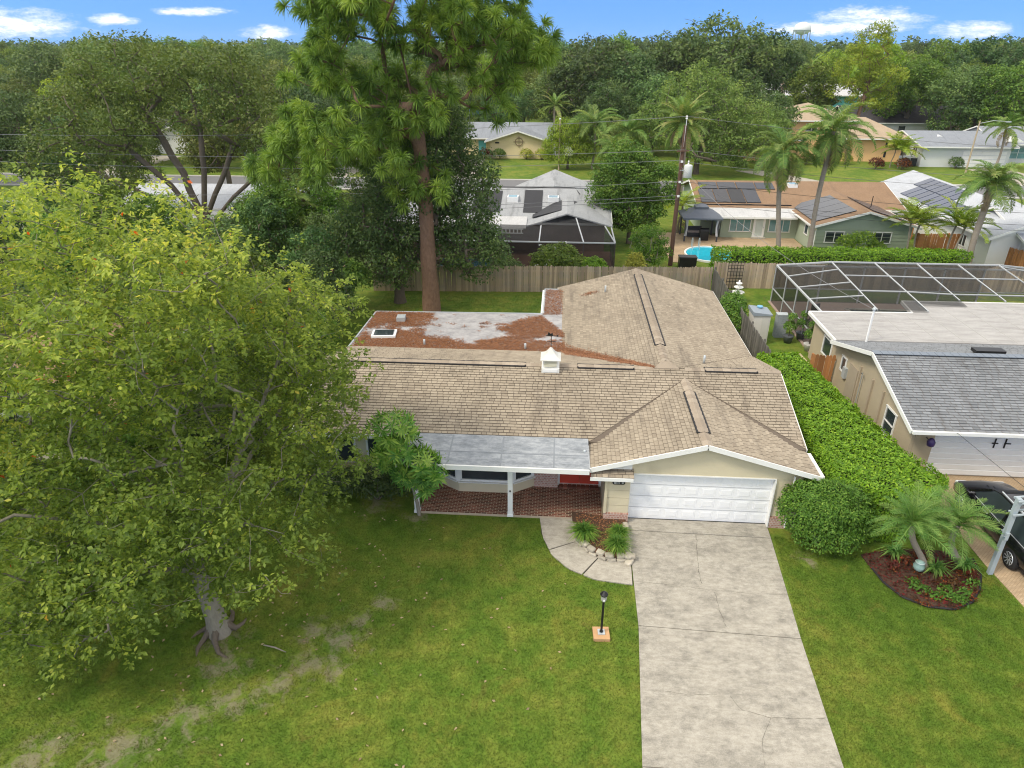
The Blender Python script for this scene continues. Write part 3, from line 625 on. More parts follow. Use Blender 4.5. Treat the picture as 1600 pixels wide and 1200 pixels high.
va, fa, ta = lawn(520000, LA, .055, 1); vb, fb2, tb_ = lawn(150000, LB, .05, 2); vc, fc, tcx = lawn(45000, [(-11.5, 33.5), (-.9, 33.5), (-.2, 38), (9.8, 38.2), (9.8, 44), (-11.5, 43.3)], .09, 3)
tag(put('lawn_grass', mesh_np(np.concatenate([va, vb, vc]), np.concatenate([fa, fb2 + len(va), fc + len(va) + len(vb)]), BLADES, np.concatenate([ta, tb_, tcx]))), 'short green and yellowing lawn grass around the house', 'grass', kind='stuff')
# ------------------------------------------------------------------ shingle courses laid on a roof plane
def shingles(o, u, v, poly, row=.148, tab=.24, gap=.016, th=.014, butt=.009, seed=0, lift=.012):
    """o origin, u along the eave, v up the slope (unit), convex poly in (u,v) coordinates -> verts, faces, tints"""
    rg = np.random.default_rng(seed); o, u, v = (np.array(q, float) for q in (o, u, v)); nn = np.cross(u, v); nn /= np.linalg.norm(nn)
    if nn[2] < 0: nn = -nn
    P = np.array(poly, float); vmin, vmax = P[:, 1].min(), P[:, 1].max()
    def ext(h):
        xs = []
        for i in range(len(P)):
            a, b = P[i], P[(i + 1) % len(P)]
            if (a[1] - h) * (b[1] - h) <= 0 and a[1] != b[1]: xs.append(a[0] + (b[0] - a[0]) * (h - a[1]) / (b[1] - a[1]))
            elif a[1] == b[1] == h: xs += [a[0], b[0]]
        return (min(xs), max(xs)) if len(xs) >= 2 else None
    VV, FF, TT = [], [], []; nrow = int(math.ceil((vmax - vmin) / row - .05)); b = 0
    for r in range(nrow):
        h0 = vmin + r * row; h1 = min(h0 + row * 1.02, vmax); e0, e1 = ext(h0 + 1e-4), ext(h1 - 1e-4)
        if not e0 or not e1: continue
        lo, hi = min(e0[0], e1[0]), max(e0[1], e1[1]); x = lo - rg.random() * tab
        while x < hi:
            w = tab * (.75 + .5 * rg.random()); xa, xb = x + gap / 2, x + w - gap / 2; x += w
            a0, b0 = max(xa, e0[0]), min(xb, e0[1]); a1, b1 = max(xa, e1[0]), min(xb, e1[1])
            if b0 - a0 < .01 and b1 - a1 < .01: continue
            a0, b0 = min(a0, e0[1]), max(b0, e0[0]); a1, b1 = min(a1, e1[1]), max(b1, e1[0])
            if b0 < a0: a0 = b0 = (a0 + b0) / 2
            if b1 < a1: a1 = b1 = (a1 + b1) / 2
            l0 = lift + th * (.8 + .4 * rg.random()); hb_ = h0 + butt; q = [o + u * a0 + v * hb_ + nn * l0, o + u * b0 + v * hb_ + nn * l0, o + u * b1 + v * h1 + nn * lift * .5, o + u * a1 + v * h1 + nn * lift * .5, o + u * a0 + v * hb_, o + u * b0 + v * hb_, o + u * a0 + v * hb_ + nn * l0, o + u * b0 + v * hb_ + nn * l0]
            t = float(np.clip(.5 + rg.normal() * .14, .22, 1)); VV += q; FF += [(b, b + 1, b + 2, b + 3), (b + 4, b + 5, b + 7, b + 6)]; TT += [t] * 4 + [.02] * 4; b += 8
    return VV, FF, TT
def roof_fields(parent, planes, mat, seed=0, **kw):
    for i, (o, u, v, poly) in enumerate(planes):
        VV, FF, TT = shingles(o, u, v, poly, seed=seed + i, **kw); tag(put('shingles', mesh_np(np.array(VV), FF, mat, TT), parent), kind='stuff')
def flip(pts): return pts
def plane3(p, parent_mat, th=.08): pass
UNDER = paint('roof_underlay', (.135, .108, .083), .95, .2, 5)
# ------------------------------------------------------------------ the main house
SL = .28; cs = 1 / math.sqrt(1 + SL * SL); sn = SL * cs
hs = thing('ranch_house', 'cream single-storey house with tan shingle roof, white garage door and brick patio', 'house', (0, 0, 0))
EZ = 2.4; RY = 24.9; RZ = EZ + 4.0 * SL; XL, XR = -9.5, 8.8                       # main block: eaves at y 20.9 and 28.9
GZ = 2.3; GX = 5.04; GE = 3.76; GRZ = GZ + GE * SL; GY = 19.35                    # garage wing
BX = 4.4; BE = 4.42; BRZ = EZ + BE * SL; BYE = 38.0; BL_, BR_ = BX - BE, BX + BE  # rear wing
deck = MB(); T = .10
deck.slab([(XL, 20.9, EZ), (XR, 20.9, EZ), (XR, RY, RZ), (XL, RY, RZ)], T); deck.slab([(XL, RY, RZ), (XR, RY, RZ), (XR, 28.9, EZ), (XL, 28.9, EZ)], T)
gy = 20.9 + (GRZ - EZ) / SL                                                       # where the garage ridge meets the front slope
deck.slab([(GX - GE, GY, GZ), (GX, GY, GRZ), (GX, gy, GRZ), (GX - GE, 20.9, GZ)], T); deck.slab([(GX, GY, GRZ), (GX + GE, GY, GZ), (GX + GE, 20.9, GZ), (GX, gy, GRZ)], T)
deck.slab([(BL_, 28.9, EZ), (BX - .42, RY, RZ), (BX, 25.3, BRZ), (BX, BYE, BRZ), (BL_, BYE, EZ)], .06); deck.slab([(BX, 25.3, BRZ), (BX + .42, RY, RZ), (BR_, 28.9, EZ), (BR_, BYE, EZ), (BX, BYE, BRZ)], .06)
roof = deck.build('roof', UNDER, hs)
P_ = []
sl = 4.0 / cs
# front slope in three pieces round the garage wing
gl = GX - GE; gr = GX + GE; gv = (gy - 20.9) / cs
P_.append(((0, 20.9, EZ), (1, 0, 0), (0, cs, sn), [(XL, 0), (gl, 0), (GX, gv), (GX, sl), (XL, sl)]))
P_.append(((0, 20.9, EZ), (1, 0, 0), (0, cs, sn), [(gr, 0), (XR + .0, 0), (XR, sl), (GX, sl), (GX, gv)]))
# rear slope: left piece and right piece beside the rear wing
P_.append(((0, 28.9, EZ), (1, 0, 0), (0, -cs, sn), [(XL, 0.3), (BL_ + .29, 0.3), (BX - .42, sl), (XL, sl)]))
P_.append(((0, 28.9, EZ), (1, 0, 0), (0, -cs, sn), [(BR_, 0), (XR + .03, 0), (XR + .03, sl), (BX + .42, sl)]))
ge = GE / cs
P_.append(((gl, 0, GZ), (0, 1, 0), (cs, 0, sn), [(GY, 0), (20.85, 0), (gy, ge), (GY, ge)])); P_.append(((gr, 0, GZ), (0, 1, 0), (-cs, 0, sn), [(GY, 0), (20.85, 0), (gy, ge), (GY, ge)]))
be = BE / cs
P_.append(((BL_, 0, EZ), (0, 1, 0), (cs, 0, sn), [(BYE, 0), (28.9, 0), (RY, 4.0 / cs), (25.3, be), (BYE, be)])); P_.append(((BR_, 0, EZ), (0, 1, 0), (-cs, 0, sn), [(BYE, 0), (28.9, 0), (RY, 4.0 / cs), (25.3, be), (BYE, be)]))
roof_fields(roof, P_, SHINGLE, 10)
CAP = m_shingle('ridge_cap_shingle', (.29, .237, .182), (.37, .311, .242), (.25, .2, .15), .3)
MB().slab([(BX - .5, RY - .06, RZ + .025), (BX + .5, RY - .06, RZ + .025), (BX + .12, 25.35, BRZ + .02), (BX - .12, 25.35, BRZ + .02)], .03).build('ridge_saddle', CAP, roof)
# ridge caps and ridge vents (dark slots under a raised strip)
def ridge_cap(a, b, w=.16, name='ridge_cap', z=.03):
    a, b = Vector(a), Vector(b); n = max(1, int((b - a).length / .3)); m = MB(); d = (b - a) / n; s = Vector((-d.y, d.x, 0)).normalized() * w
    for i in range(n):
        p, q = a + d * i, a + d * (i + 1.08); tt = random.Random(i).uniform(.3, .8); dz = Vector((0, 0, -w * SL))
        m.add([p + s + dz + Vector((0, 0, z)), p + Vector((0, 0, z + .012)), p - s + dz + Vector((0, 0, z)), q + s + dz + Vector((0, 0, z - .012)), q + Vector((0, 0, z)), q - s + dz + Vector((0, 0, z - .012))], [(0, 1, 4, 3), (1, 2, 5, 4)], tt)
    return m.build(name, CAP, roof)
ridge_cap((XL, RY, RZ), (BX - .5, RY, RZ)); ridge_cap((BX + .7, RY, RZ), (XR, RY, RZ)); ridge_cap((GX, gy, GRZ), (GX, GY, GRZ)); ridge_cap((BX, 25.3, BRZ), (BX, BYE, BRZ))
def vent(a, b, w):
    a, b = Vector(a), Vector(b); d = (b - a).normalized(); s = Vector((-d.y, d.x, 0)); up_ = Vector((0, 0, 1)); m = MB(); c = MB()
    for k in (-1, 1):
        pts = [a + s * k * w + up_ * (-w * SL + .035), b + s * k * w + up_ * (-w * SL + .035)]; m.beam(pts[0], pts[1], .06, .045)
    m.beam(a + s * w + up_ * (-w * SL + .04), a - s * w + up_ * (-w * SL + .04), .05, .06); m.beam(b + s * w + up_ * (-w * SL + .04), b - s * w + up_ * (-w * SL + .04), .05, .06)
    o = m.build('ridge_vent', DARK, roof)
    ridge_cap(a, b, w - .02, 'vent_cap', .055)
vent((BX, 27.0, BRZ), (BX, 36.9, BRZ), .21); vent((GX, 23.2, GRZ), (GX, 20.2, GRZ), .20); vent((-8.9, RY, RZ), (-1.2, RY, RZ), .17); vent((.9, RY, RZ), (3.1, RY, RZ), .17); vent((5.9, RY, RZ), (7.9, RY, RZ), .17)
# dark valley lines
for a, b in (((GX, gy, GRZ), (gl + .02, 20.92, GZ + .05)), ((GX, gy, GRZ), (gr - .02, 20.92, GZ + .05)), ((BX + .42, RY, RZ), (BR_, 28.9, EZ)), ((BX - .42, RY, RZ), (BL_, 28.9, EZ))):
    MB().beam(Vector(a) + Vector((0, 0, .012)), Vector(b) + Vector((0, 0, .012)), .035, .03).build('valley', paint('valley_metal', (.13, .10, .075), .9, .2, 4), roof)
# white fascia and rake boards
fa = MB(); fa.beam((XL, 20.88, EZ - .085), (-5.2, 20.88, EZ - .085), .03, .17)
for a, b in (((XR + .015, 20.9, EZ - .06), (XR + .015, RY, RZ - .06)), ((XR + .015, RY, RZ - .06), (XR + .015, 28.9, EZ - .06)), ((XL - .015, 20.9, EZ - .06), (XL - .015, RY, RZ - .06)), ((XL - .015, RY, RZ - .06), (XL - .015, 28.9, EZ - .06)), ((BR_ + .015, 28.95, EZ - .06), (BR_ + .015, BYE, EZ - .06)), ((gr + .015, GY, GZ - .06), (gr + .015, 20.85, GZ - .06)), ((gl - .02, 19.3, GZ - .05), (gl - .02, 20.8, GZ - .05))): fa.beam(a, b, .03, .13)
fa.each('fascia', WHITE, hs)
rk = MB()
for k in (-1, 1): rk.beam((GX + k * (GE + .02), GY - .02, GZ - .06), (GX, GY - .02, GRZ - .055), .035, .17)
rk.each('rake_board', WHITE, hs)
gt = MB(); gt.beam((gr + .07, GY, GZ - .02), (gr + .07, 20.8, GZ - .02), .1, .09); gt.build('gutter', WHITE, hs)
# ---- flat rear addition with needle litter
FL = [(-9.42, 33.15), (-.72, 33.4), (-.72, 37.4), (.05, 37.4), (.6, 30.2), (1.35, 28.6), (1.2, 28.1), (-9.55, 28.25)]
flat = MB().prism(FL[::-1], 2.30, 2.5).build('flat_roof', MEMB2, hs)
rk = MB()
for a, b in zip(FL[:3], FL[1:4]): rk.beam((a[0], a[1], 2.50), (b[0], b[1], 2.50), .07, .06)
rk.beam((-9.44, 33.15, 2.50), (-9.57, 28.2, 2.50), .07, .06); rk.each('drip_edge', GALV, hs)
gut = MB().box((-.79, 35.4, 2.42), (.12, 3.9, .10)).build('gutter', WHITE2, hs)
rng = np.random.default_rng(31); n = 120000; P = np.stack([rng.uniform(-9.4, 1.6, n), rng.uniform(28.0, 37.3, n)], 1); keep = []
def needle_mask(x, y):
    f = mnoise.fractal(Vector((x * .30 + 3.1, y * .55, 1.7)), .8, 2.1, 5) ; f2 = mnoise.fractal(Vector((x * 1.2, y * 2.2, 5.0)), .8, 2.1, 4)
    e = 0.0
    if x < -6.6: e += .55 * min(1, (-6.6 - x) / 1.2)
    if y < 29.7: e += .45 * min(1, (29.7 - y) / 1.0)
    if x > -2.2: e += .28 * min(1, (x + 2.2) / 1.6)
    if y > 32.2 and x < -1.5: e -= .15
    if -6.4 < x < -3.8 and y > 30.0: e -= .25
    return f * 1.15 + f2 * .45 + e + .12
for p in P:
    x, y = p
    if x > -.68 and y > 33.3:
        if x < .25 and rng.random() < .5: keep.append((x, y))
        continue
    if y > 33.1: continue
    lim = 28.35 if x < 1.2 else 99
    if x > .55 + (30.4 - y) * .5: continue
    if y < lim: continue
    if needle_mask(x, y) > rng.normal() * .13: keep.append((x, y))
K = np.array(keep); Z = np.full(len(K), 2.505) + rng.random(len(K)) * .035
# litter in the valley and at the foot of the rear slope
n = 9000; s = rng.random(n); vx = .35 + s * 3.5; vy = 28.55 - s * 3.55 + rng.normal(size=n) * (.30 * (1 - s) + .05); vz = EZ + np.maximum(vx - BL_, 28.9 - vy) * SL + .03
n2 = 200; px_ = rng.normal(size=n2) * .22 + 1.75; py_ = rng.normal(size=n2) * .10 + 35.6
K = np.concatenate([np.stack([K[:, 0], K[:, 1], Z], 1), np.stack([vx, vy, vz], 1), np.stack([px_, py_, EZ + (px_ - BL_) * SL + .03], 1)])
A = rng.normal(size=K.shape); A[:, 2] *= .06; v, f, t = leaf_np(K, A, np.tile([0, 0, 1.0], (len(K), 1)) + rng.normal(size=K.shape) * .25, .16, .022, np.clip(rng.normal(size=len(K)) * .25 + .5, 0, 1))
tag(put('pine_needle_litter', mesh_np(v, f, LEAF['litter'], t), flat), kind='stuff')
hb = MB().box((-8.25, 29.95, 2.56), (1.15, .85, .14), R(6)).build('skylight', WHITE2, hs); MB().box((-8.25, 29.95, 2.645), (.92, .62, .05), R(6)).build('pane', GLASS, hb)
MB().box((-7.85, 31.95, 2.62), (.42, .5, .24), R(4)).build('roof_vent', GALV, hs)
for x, y, z, h in ((-6.1, 28.9, 2.5, .28), (-1.4, 28.75, 2.5, .28), (2.55, 35.3, EZ + (2.55 - BL_) * SL, .35), (6.15, 26.3, EZ + (BR_ - 6.15) * SL, .35), (1.1, 20.2, 2.42, .06)): MB().lathe([(.05, -.1), (.05, h), (.03, h + .01)], 10, (x, y, z)).build('vent_pipe', GALV, hs, True)
# ---- cupola with weathervane
cu = MB().box((-.19, 24.75, 3.68), (.62, .62, .50)).box((-.19, 24.75, 3.46), (.70, .70, .26)).build('cupola', WHITE, hs)
m = MB()
for k in range(5): m.box((-.19, 24.425, 3.66 + k * .050), (.48, .04, .030), m=Matrix.Rotation(R(28), 3, 'X'))
m.build('louvre', paint('cream_louvre', (.62, .61, .50), .6, .05), cu)
MB().box((-.19, 24.395, 3.50), (.56, .03, .12)).build('panel', WHITE2, cu)
m = MB(); pr = [(.40, 0), (.40, .035), (.28, .11), (.18, .20), (.09, .33), (.04, .42)]; n = 4; vs_ = []
for r_, z in pr: vs_ += [(-.19 + r_ * sx, 24.75 + r_ * sy, 3.92 + z) for sx, sy in ((-1, -1), (1, -1), (1, 1), (-1, 1))]
F = [(j * 4 + i, j * 4 + (i + 1) % 4, (j + 1) * 4 + (i + 1) % 4, (j + 1) * 4 + i) for j in range(len(pr) - 1) for i in range(4)] + [(3, 2, 1, 0), (20, 21, 22, 23)]
m.add(vs_, F).build('cap', paint('cupola_cap', (.66, .65, .60), .4, .15, 6), cu)
m = MB().tube([(-.19, 24.75, 4.3), (-.19, 24.75, 4.85)], .014, 6).beam((-.36, 24.75, 4.6), (-.02, 24.75, 4.6), .016).beam((-.19, 24.58, 4.57), (-.19, 24.92, 4.57), .016).beam((-.40, 24.75, 4.84), (.04, 24.75, 4.84), .02)
m.push([(-.35, 24.74, 4.85), (-.13, 24.74, 4.85), (-.15, 24.74, 4.97), (-.22, 24.74, 4.91), (-.30, 24.74, 5.0)], (0, .02, 0)); m.push([(.02, 24.74, 4.80), (.10, 24.74, 4.84), (.02, 24.74, 4.89)], (0, .02, 0)); m.build('weathervane', BLACKM, cu)
# ---- walls
BRICKM = NT('pink_brick'); br = BRICKM.n('ShaderNodeTexBrick'); mp = BRICKM.n('ShaderNodeMapping'); mp.inputs['Rotation'].default_value = (R(90), 0, 0); g_ = BRICKM.n('ShaderNodeNewGeometry'); BRICKM.l(g_.outputs['Position'], mp.inputs[0]); BRICKM.l(mp.outputs[0], br.inputs['Vector'])
br.inputs['Scale'].default_value = 4.7; br.inputs['Mortar Size'].default_value = .045; br.inputs['Row Height'].default_value = .36; br.inputs['Color1'].default_value = (.40, .20, .155, 1); br.inputs['Color2'].default_value = (.52, .33, .27, 1); br.inputs['Mortar'].default_value = (.58, .50, .43, 1)
BRICKM.col(BRICKM.hsv(br.outputs[0], v=BRICKM.math('ADD', BRICKM.math('MULTIPLY', BRICKM.noise(BRICKM.pos(), 6, 4), .6), .7))); BRICKM.bump(br.outputs['Fac'], .4, .01); BRICKM = BRICKM.done(.85, .2)
w = MB()
w.b2(-9.1, -9.0, 21.5, 32.8, 0, 2.35); w.b2(-9.0, -.6, 32.7, 32.8, 0, 2.3); w.b2(8.3, 8.4, 19.65, 37.6, 0, 2.36); w.b2(.4, 8.3, 37.5, 37.6, 0, 2.4); w.b2(.4, .5, 32.8, 37.5, 0, 2.3)
w.push([(8.4, 21.2, 2.35), (8.4, 28.6, 2.35), (8.4, RY, RZ - .14)], (-.1, 0, 0)); w.push([(-9.1, 21.2, 2.35), (-9.1, 28.6, 2.35), (-9.1, RY, RZ - .14)], (.1, 0, 0)); w.push([(BL_ + .3, 37.6, 2.35), (BR_ - .3, 37.6, 2.35), (BX, 37.6, BRZ - .14)], (0, -.1, 0))
w.b2(-9.0, -4.3, 21.4, 21.5, 0, 2.32); w.b2(-4.3, -.66, 21.42, 21.5, 1.95, 2.32); w.b2(-.66, .22, 21.40, 21.5, .82, 2.32); w.b2(.22, 1.85, 21.6, 21.7, 1.98, 2.3)
w.b2(1.84, 1.95, 19.52, 21.6, .0, 2.2)
w.each('wall', CREAM, hs)
# garage front: gable, header, piers
gw = MB(); x0 = 2.69
gw.push([(x0, 19.60, 1.99), (8.4, 19.60, 1.99), (8.4, 19.60, GZ + (gr - 8.4) * SL - .14), (GX, 19.60, GRZ - .12), (x0, 19.60, GZ + (x0 - gl) * SL - .12)], (0, .1, 0)); gw.b2(7.48, 8.4, 19.62, 19.7, .46, 1.99); gw.build('gable_wall', CREAM, hs)
MB().push([(gl + .05, 19.55, GZ - .10), (x0, 19.55, GZ - .10), (x0, 19.55, GZ + (x0 - gl) * SL - .10)], (0, .05, 0)).build('gable_trim', WHITE, hs)
for k in range(5): MB().add([(1.84, 19.47 - .007, .46 + k * .31), (2.66, 19.47 - .007, .46 + k * .31), (2.66, 19.47, .46 + (k + 1) * .31 - .012), (1.84, 19.47, .46 + (k + 1) * .31 - .012), (1.84, 19.56, .46 + k * .31), (2.66, 19.56, .46 + k * .31), (2.66, 19.56, .46 + (k + 1) * .31 - .012), (1.84, 19.56, .46 + (k + 1) * .31 - .012)], [(0, 1, 2, 3), (0, 4, 5, 1), (3, 2, 6, 7), (0, 3, 7, 4), (1, 5, 6, 2), (4, 7, 6, 5)]).build('siding_board', CREAM, hs)
MB().b2(1.82, 2.68, 19.43, 19.58, -.02, .45).build('brick_base', BRICKM, hs); MB().b2(7.50, 8.43, 19.57, 19.72, -.02, .45).build('brick_base', BRICKM, hs)
MB().b2(1.81, 1.90, 19.41, 19.50, .45, 2.02).build('corner_board', CREAM, hs)
# small skirt roof above the pier
m = MB().slab([(gl + .02, 19.22, 2.04), (x0 + .05, 19.22, 2.04), (x0 + .05, 19.62, 2.20), (gl + .02, 19.62, 2.20)], .05); sk = m.build('skirt_roof', UNDER, hs)
VV, FF, TT = shingles((0, 19.22, 2.04), (1, 0, 0), (0, .928, .371), [(gl + .02, 0), (x0 + .05, 0), (x0 + .05, .43), (gl + .02, .43)], seed=3); tag(put('shingles', mesh_np(np.array(VV), FF, SHINGLE, TT), sk), kind='stuff')
MB().b2(gl, x0 + .03, 19.18, 19.22, 1.93, 2.05).build('skirt_fascia', WHITE, hs)
# number plate with worn pale figures
npl = MB(); pts = []
for k in range(20):
    a = 2 * PI * k / 20; pts.append((2.27 + (.14 if math.cos(a) > 0 else -.14) + .075 * math.cos(a), 19.43, 1.72 + .075 * math.sin(a)))
npo = npl.push(pts, (0, .02, 0)).build('number_plate', BLACKM, hs)
m = MB().box((2.15, 19.425, 1.72), (.085, .012, .07)).box((2.24, 19.425, 1.72), (.03, .012, .07)).box((2.295, 19.425, 1.72), (.018, .012, .07)).box((2.40, 19.425, 1.72), (.065, .012, .055)); m.build('figures', paint('plate_figures', (.42, .43, .42), .6, .3, 40), npo)
# garage door: four sections of eight raised panels
gd = MB().b2(2.70, 7.47, 19.76, 19.80, .05, 1.98).build('garage_door', WHITE2, hs)
pw = 4.77 / 8; m = MB(); m.add([(-.235, 0, -.165), (.235, 0, -.165), (.235, 0, .165), (-.235, 0, .165), (-.225, -.006, -.155), (.225, -.006, -.155), (.225, -.006, .155), (-.225, -.006, .155), (-.205, -.003, -.135), (.205, -.003, -.135), (.205, -.003, .135), (-.205, -.003, .135), (-.165, -.011, -.095), (.165, -.011, -.095), (.165, -.011, .095), (-.165, -.011, .095)],
 [(a + i, a + (i + 1) % 4, a + 4 + (i + 1) % 4, a + 4 + i) for a in (0, 4, 8) for i in range(4)] + [(12, 13, 14, 15)]); pm = m.mesh(WHITE2)
for r_ in range(4):
    for c in range(8): put('panel', pm, gd, (2.70 + pw * (c + .5), 19.758, .05 + .4825 * (r_ + .5)))
for r_ in range(1, 4): MB().b2(2.70, 7.47, 19.748, 19.762, .05 + .4825 * r_ - .006, .05 + .4825 * r_ + .006).build('section_joint', paint('grey_seal', (.42, .43, .44), .6, .1), gd)
MB().b2(2.70, 7.47, 19.74, 19.80, .02, .05).build('bottom_seal', DARK, gd)
MB().b2(2.665, 2.70, 19.55, 19.80, 0, 2.0).b2(7.47, 7.505, 19.55, 19.80, 0, 2.0).b2(2.665, 7.505, 19.58, 19.80, 1.975, 2.02).build('door_frame', WHITE, hs)
MB().tube([(8.05, 19.5, 2.2), (8.05, 19.5, .1)], .035, 6).build('downpipe', WHITE, hs)
# porch: membrane roof, fascia, posts
pr_ = MB().slab([(-5.3, 19.18, 2.34), (1.24, 19.18, 2.34), (1.24, 20.95, 2.50), (-5.3, 20.95, 2.50)], .10).build('porch_roof', MEMB, hs)
for x in (-3.55, -1.75, .05): MB().beam((x, 19.2, 2.345), (x, 20.9, 2.499), .05, .01).build('seam', paint('membrane_seam', (.22, .24, .26), .7, .2, 6), pr_)
MB().beam((-5.3, 19.95, 2.413), (1.2, 19.95, 2.413), .04, .01).build('seam', paint('membrane_seam', (.22, .24, .26), .7, .2, 6), pr_)
MB().b2(-5.3, 1.24, 19.12, 19.18, 2.19, 2.365).build('porch_fascia', WHITE, hs); MB().b2(-5.3, 1.24, 19.50, 19.66, 2.12, 2.27).build('porch_beam', WHITE, hs)
for x in (-1.43, -4.75): MB().b2(x - .085, x + .085, 19.50, 19.67, .06, 2.12).b2(x - .11, x + .11, 19.475, 19.695, .06, .14).build('porch_post', WHITE, hs)
MB().box((-1.43, 19.49, 1.15), (.05, .03, .06)).build('junction_box', BLACKM, hs)
# bay window
bay = [(-4.28, 21.38), (-3.44, 20.86), (-1.44, 20.86), (-.66, 21.38)]
bw = MB().prism(bay + [(-.66, 21.5), (-4.28, 21.5)], .05, .58).prism(bay + [(-.66, 21.5), (-4.28, 21.5)], 2.06, 2.24).build('bay_wall', CREAM, hs)
for (a, b) in zip(bay[:-1], bay[1:]):
    a, b = Vector((*a, 0)), Vector((*b, 0)); d = (b - a).normalized(); nn = Vector((d.y, -d.x, 0)); fr = MB()
    a2, b2 = a + d * .03, b - d * .03
    for z in (.62, 2.03): fr.beam(a2 + Vector((0, 0, z)) + nn * .0, b2 + Vector((0, 0, z)), .07, .075)
    for p in (a2 + d * .05, b2 - d * .05): fr.beam(p + Vector((0, 0, .62)), p + Vector((0, 0, 2.03)), .10, .07)
    wf = fr.build('window', WHITE, hs); c = (a + b) / 2 - nn * .012; MB().push([a2 + d * .08 - nn * .012 + Vector((0, 0, .64)), b2 - d * .08 - nn * .012 + Vector((0, 0, .64)), b2 - d * .08 - nn * .012 + Vector((0, 0, 2.02)), a2 + d * .08 - nn * .012 + Vector((0, 0, 2.02))], nn * -.02).build('pane', GLASS, wf)
    MB().beam(a + Vector((0, 0, .57)) + nn * .05, b + Vector((0, 0, .57)) + nn * .05, .14, .035).build('sill', WHITE, wf)
for b in bay[1:3]: MB().b2(b[0] - .07, b[0] + .07, b[1] - .04, b[1] + .1, .57, 2.1).build('bay_post', WHITE, hs)
MB().b2(-.66, .22, 21.33, 21.42, .05, .82).b2(-.66, .22, 21.29, 21.42, .82, .88).build('brick_apron', BRICKM, hs)
# red double doors with frame and step
MB().b2(.22, .30, 21.50, 21.6, .1, 2.05).b2(1.76, 1.84, 21.50, 21.6, .1, 2.05).b2(.30, 1.76, 21.50, 21.6, 1.98, 2.06).b2(.30, 1.76, 21.48, 21.6, .13, .18).build('door_frame', WHITE, hs)
RED = paint('red_door_paint', (.54, .065, .035), .45, .10, 3)
for x in (.305, 1.035):
    d = MB().b2(x, x + .72, 21.545, 21.585, .18, 1.97).build('door', RED, hs)
    for z0, z1 in ((.30, .95), (1.08, 1.86)):
        for xa in (x + .09, x + .40): MB().b2(xa, xa + .24, 21.53, 21.55, z0, z1).build('door_panel', RED, d)
    MB().lathe([(.0, 0), (.03, .01), (.03, .04), (0, .05)], 8, ((x + .66) if x < .5 else x + .06, 21.52, 1.05)).build('handle', GALV, d)
# left front windows in the shade of the tree
for x in (-8.1, -6.2):
    wf = MB().b2(x - .75, x + .75, 21.36, 21.41, .85, 2.05).build('window', WHITE, hs)
    for k in (-1, 1): MB().b2(x + k * .36 - .31, x + k * .36 + .31, 21.345, 21.362, .93, 1.97).build('pane', GLASS, wf)
# brick patio in running bond
PBRICK = NT('red_paver_brick'); k = PBRICK.tint(); c = PBRICK.ramp(k, (0, (.085, .040, .028)), (.5, (.165, .062, .040)), (1, (.26, .105, .070))); c = PBRICK.hsv(c, v=PBRICK.math('ADD', PBRICK.math('MULTIPLY', PBRICK.noise(PBRICK.pos(), 3, 5), .9), .55)); PBRICK.col(c); PBRICK.bump(PBRICK.noise(PBRICK.pos(), 40, 3), .3, .01); PBRICK = PBRICK.done(.85, .25)
MORT = paint('pale_mortar', (.42, .34, .25), .95, .2, 8)
pat = tag(MB().prism([(-4.68, 19.55), (1.82, 19.55), (1.82, 21.6), (-4.68, 21.6)], 0, .095).build('patio', MORT), kind='structure'); m = MB(); rg = random.Random(6); row = 0; y = 19.555
while y < 21.5:
    x = -4.66 - (.1 if row % 2 else 0)
    while x < 1.8:
        x0_, x1_ = max(x, -4.66), min(x + .176, 1.80)
        if x1_ - x0_ > .04: m.box(((x0_ + x1_) / 2, y + .038, .05), (x1_ - x0_, .062, .10 + rg.uniform(-.003, .004)), 0, min(1, max(0, rg.gauss(.5, .25))))
        x += .20
    y += .086; row += 1
tag(m.build('brick', PBRICK, pat), kind='stuff')
m = MB()
for i in range(9): m.box((.27 + .165 * i + .08, 21.38, .10), (.15, .20, .16), 0, rg.random())
tag(m.build('door_step', PBRICK, pat), kind='stuff')
# ------------------------------------------------------------------ other buildings
def win(parent, c, w, h, face='-y', frame=WHITE, glass=GLASS, cols=2, rows=1, name='window'):
    """framed window standing proud of a wall; c is the centre on the wall plane"""
    d = .05; sx = face in ('-y', '+y'); sg = -1 if face[0] == '-' else 1; m = MB(); o = Vector(c)
    def bx(u, z, du, dz, dep, th):
        p = o + (Vector((u, sg * dep, z)) if sx else Vector((sg * dep, u, z))); return p, ((du, th, dz) if sx else (th, du, dz))
    b = .07
    for u, z, du, dz in ((0, h / 2, w + 2 * b, b), (0, -h / 2, w + 2 * b, b), (-w / 2, 0, b, h), (w / 2, 0, b, h)): m.box(*bx(u, z, du, dz, .03, d))
    for i in range(1, cols): m.box(*bx(-w / 2 + w * i / cols, 0, .05, h, .03, d))
    for i in range(1, rows): m.box(*bx(0, -h / 2 + h * i / rows, w, .04, .03, d))
    f = m.build(name, frame, parent)
    for i in range(cols):
        p, s = bx(-w / 2 + w * (i + .5) / cols, 0, w / cols - .04, h - .04, .012, .012); MB().box(p, s).build('pane', glass, f)
    return f
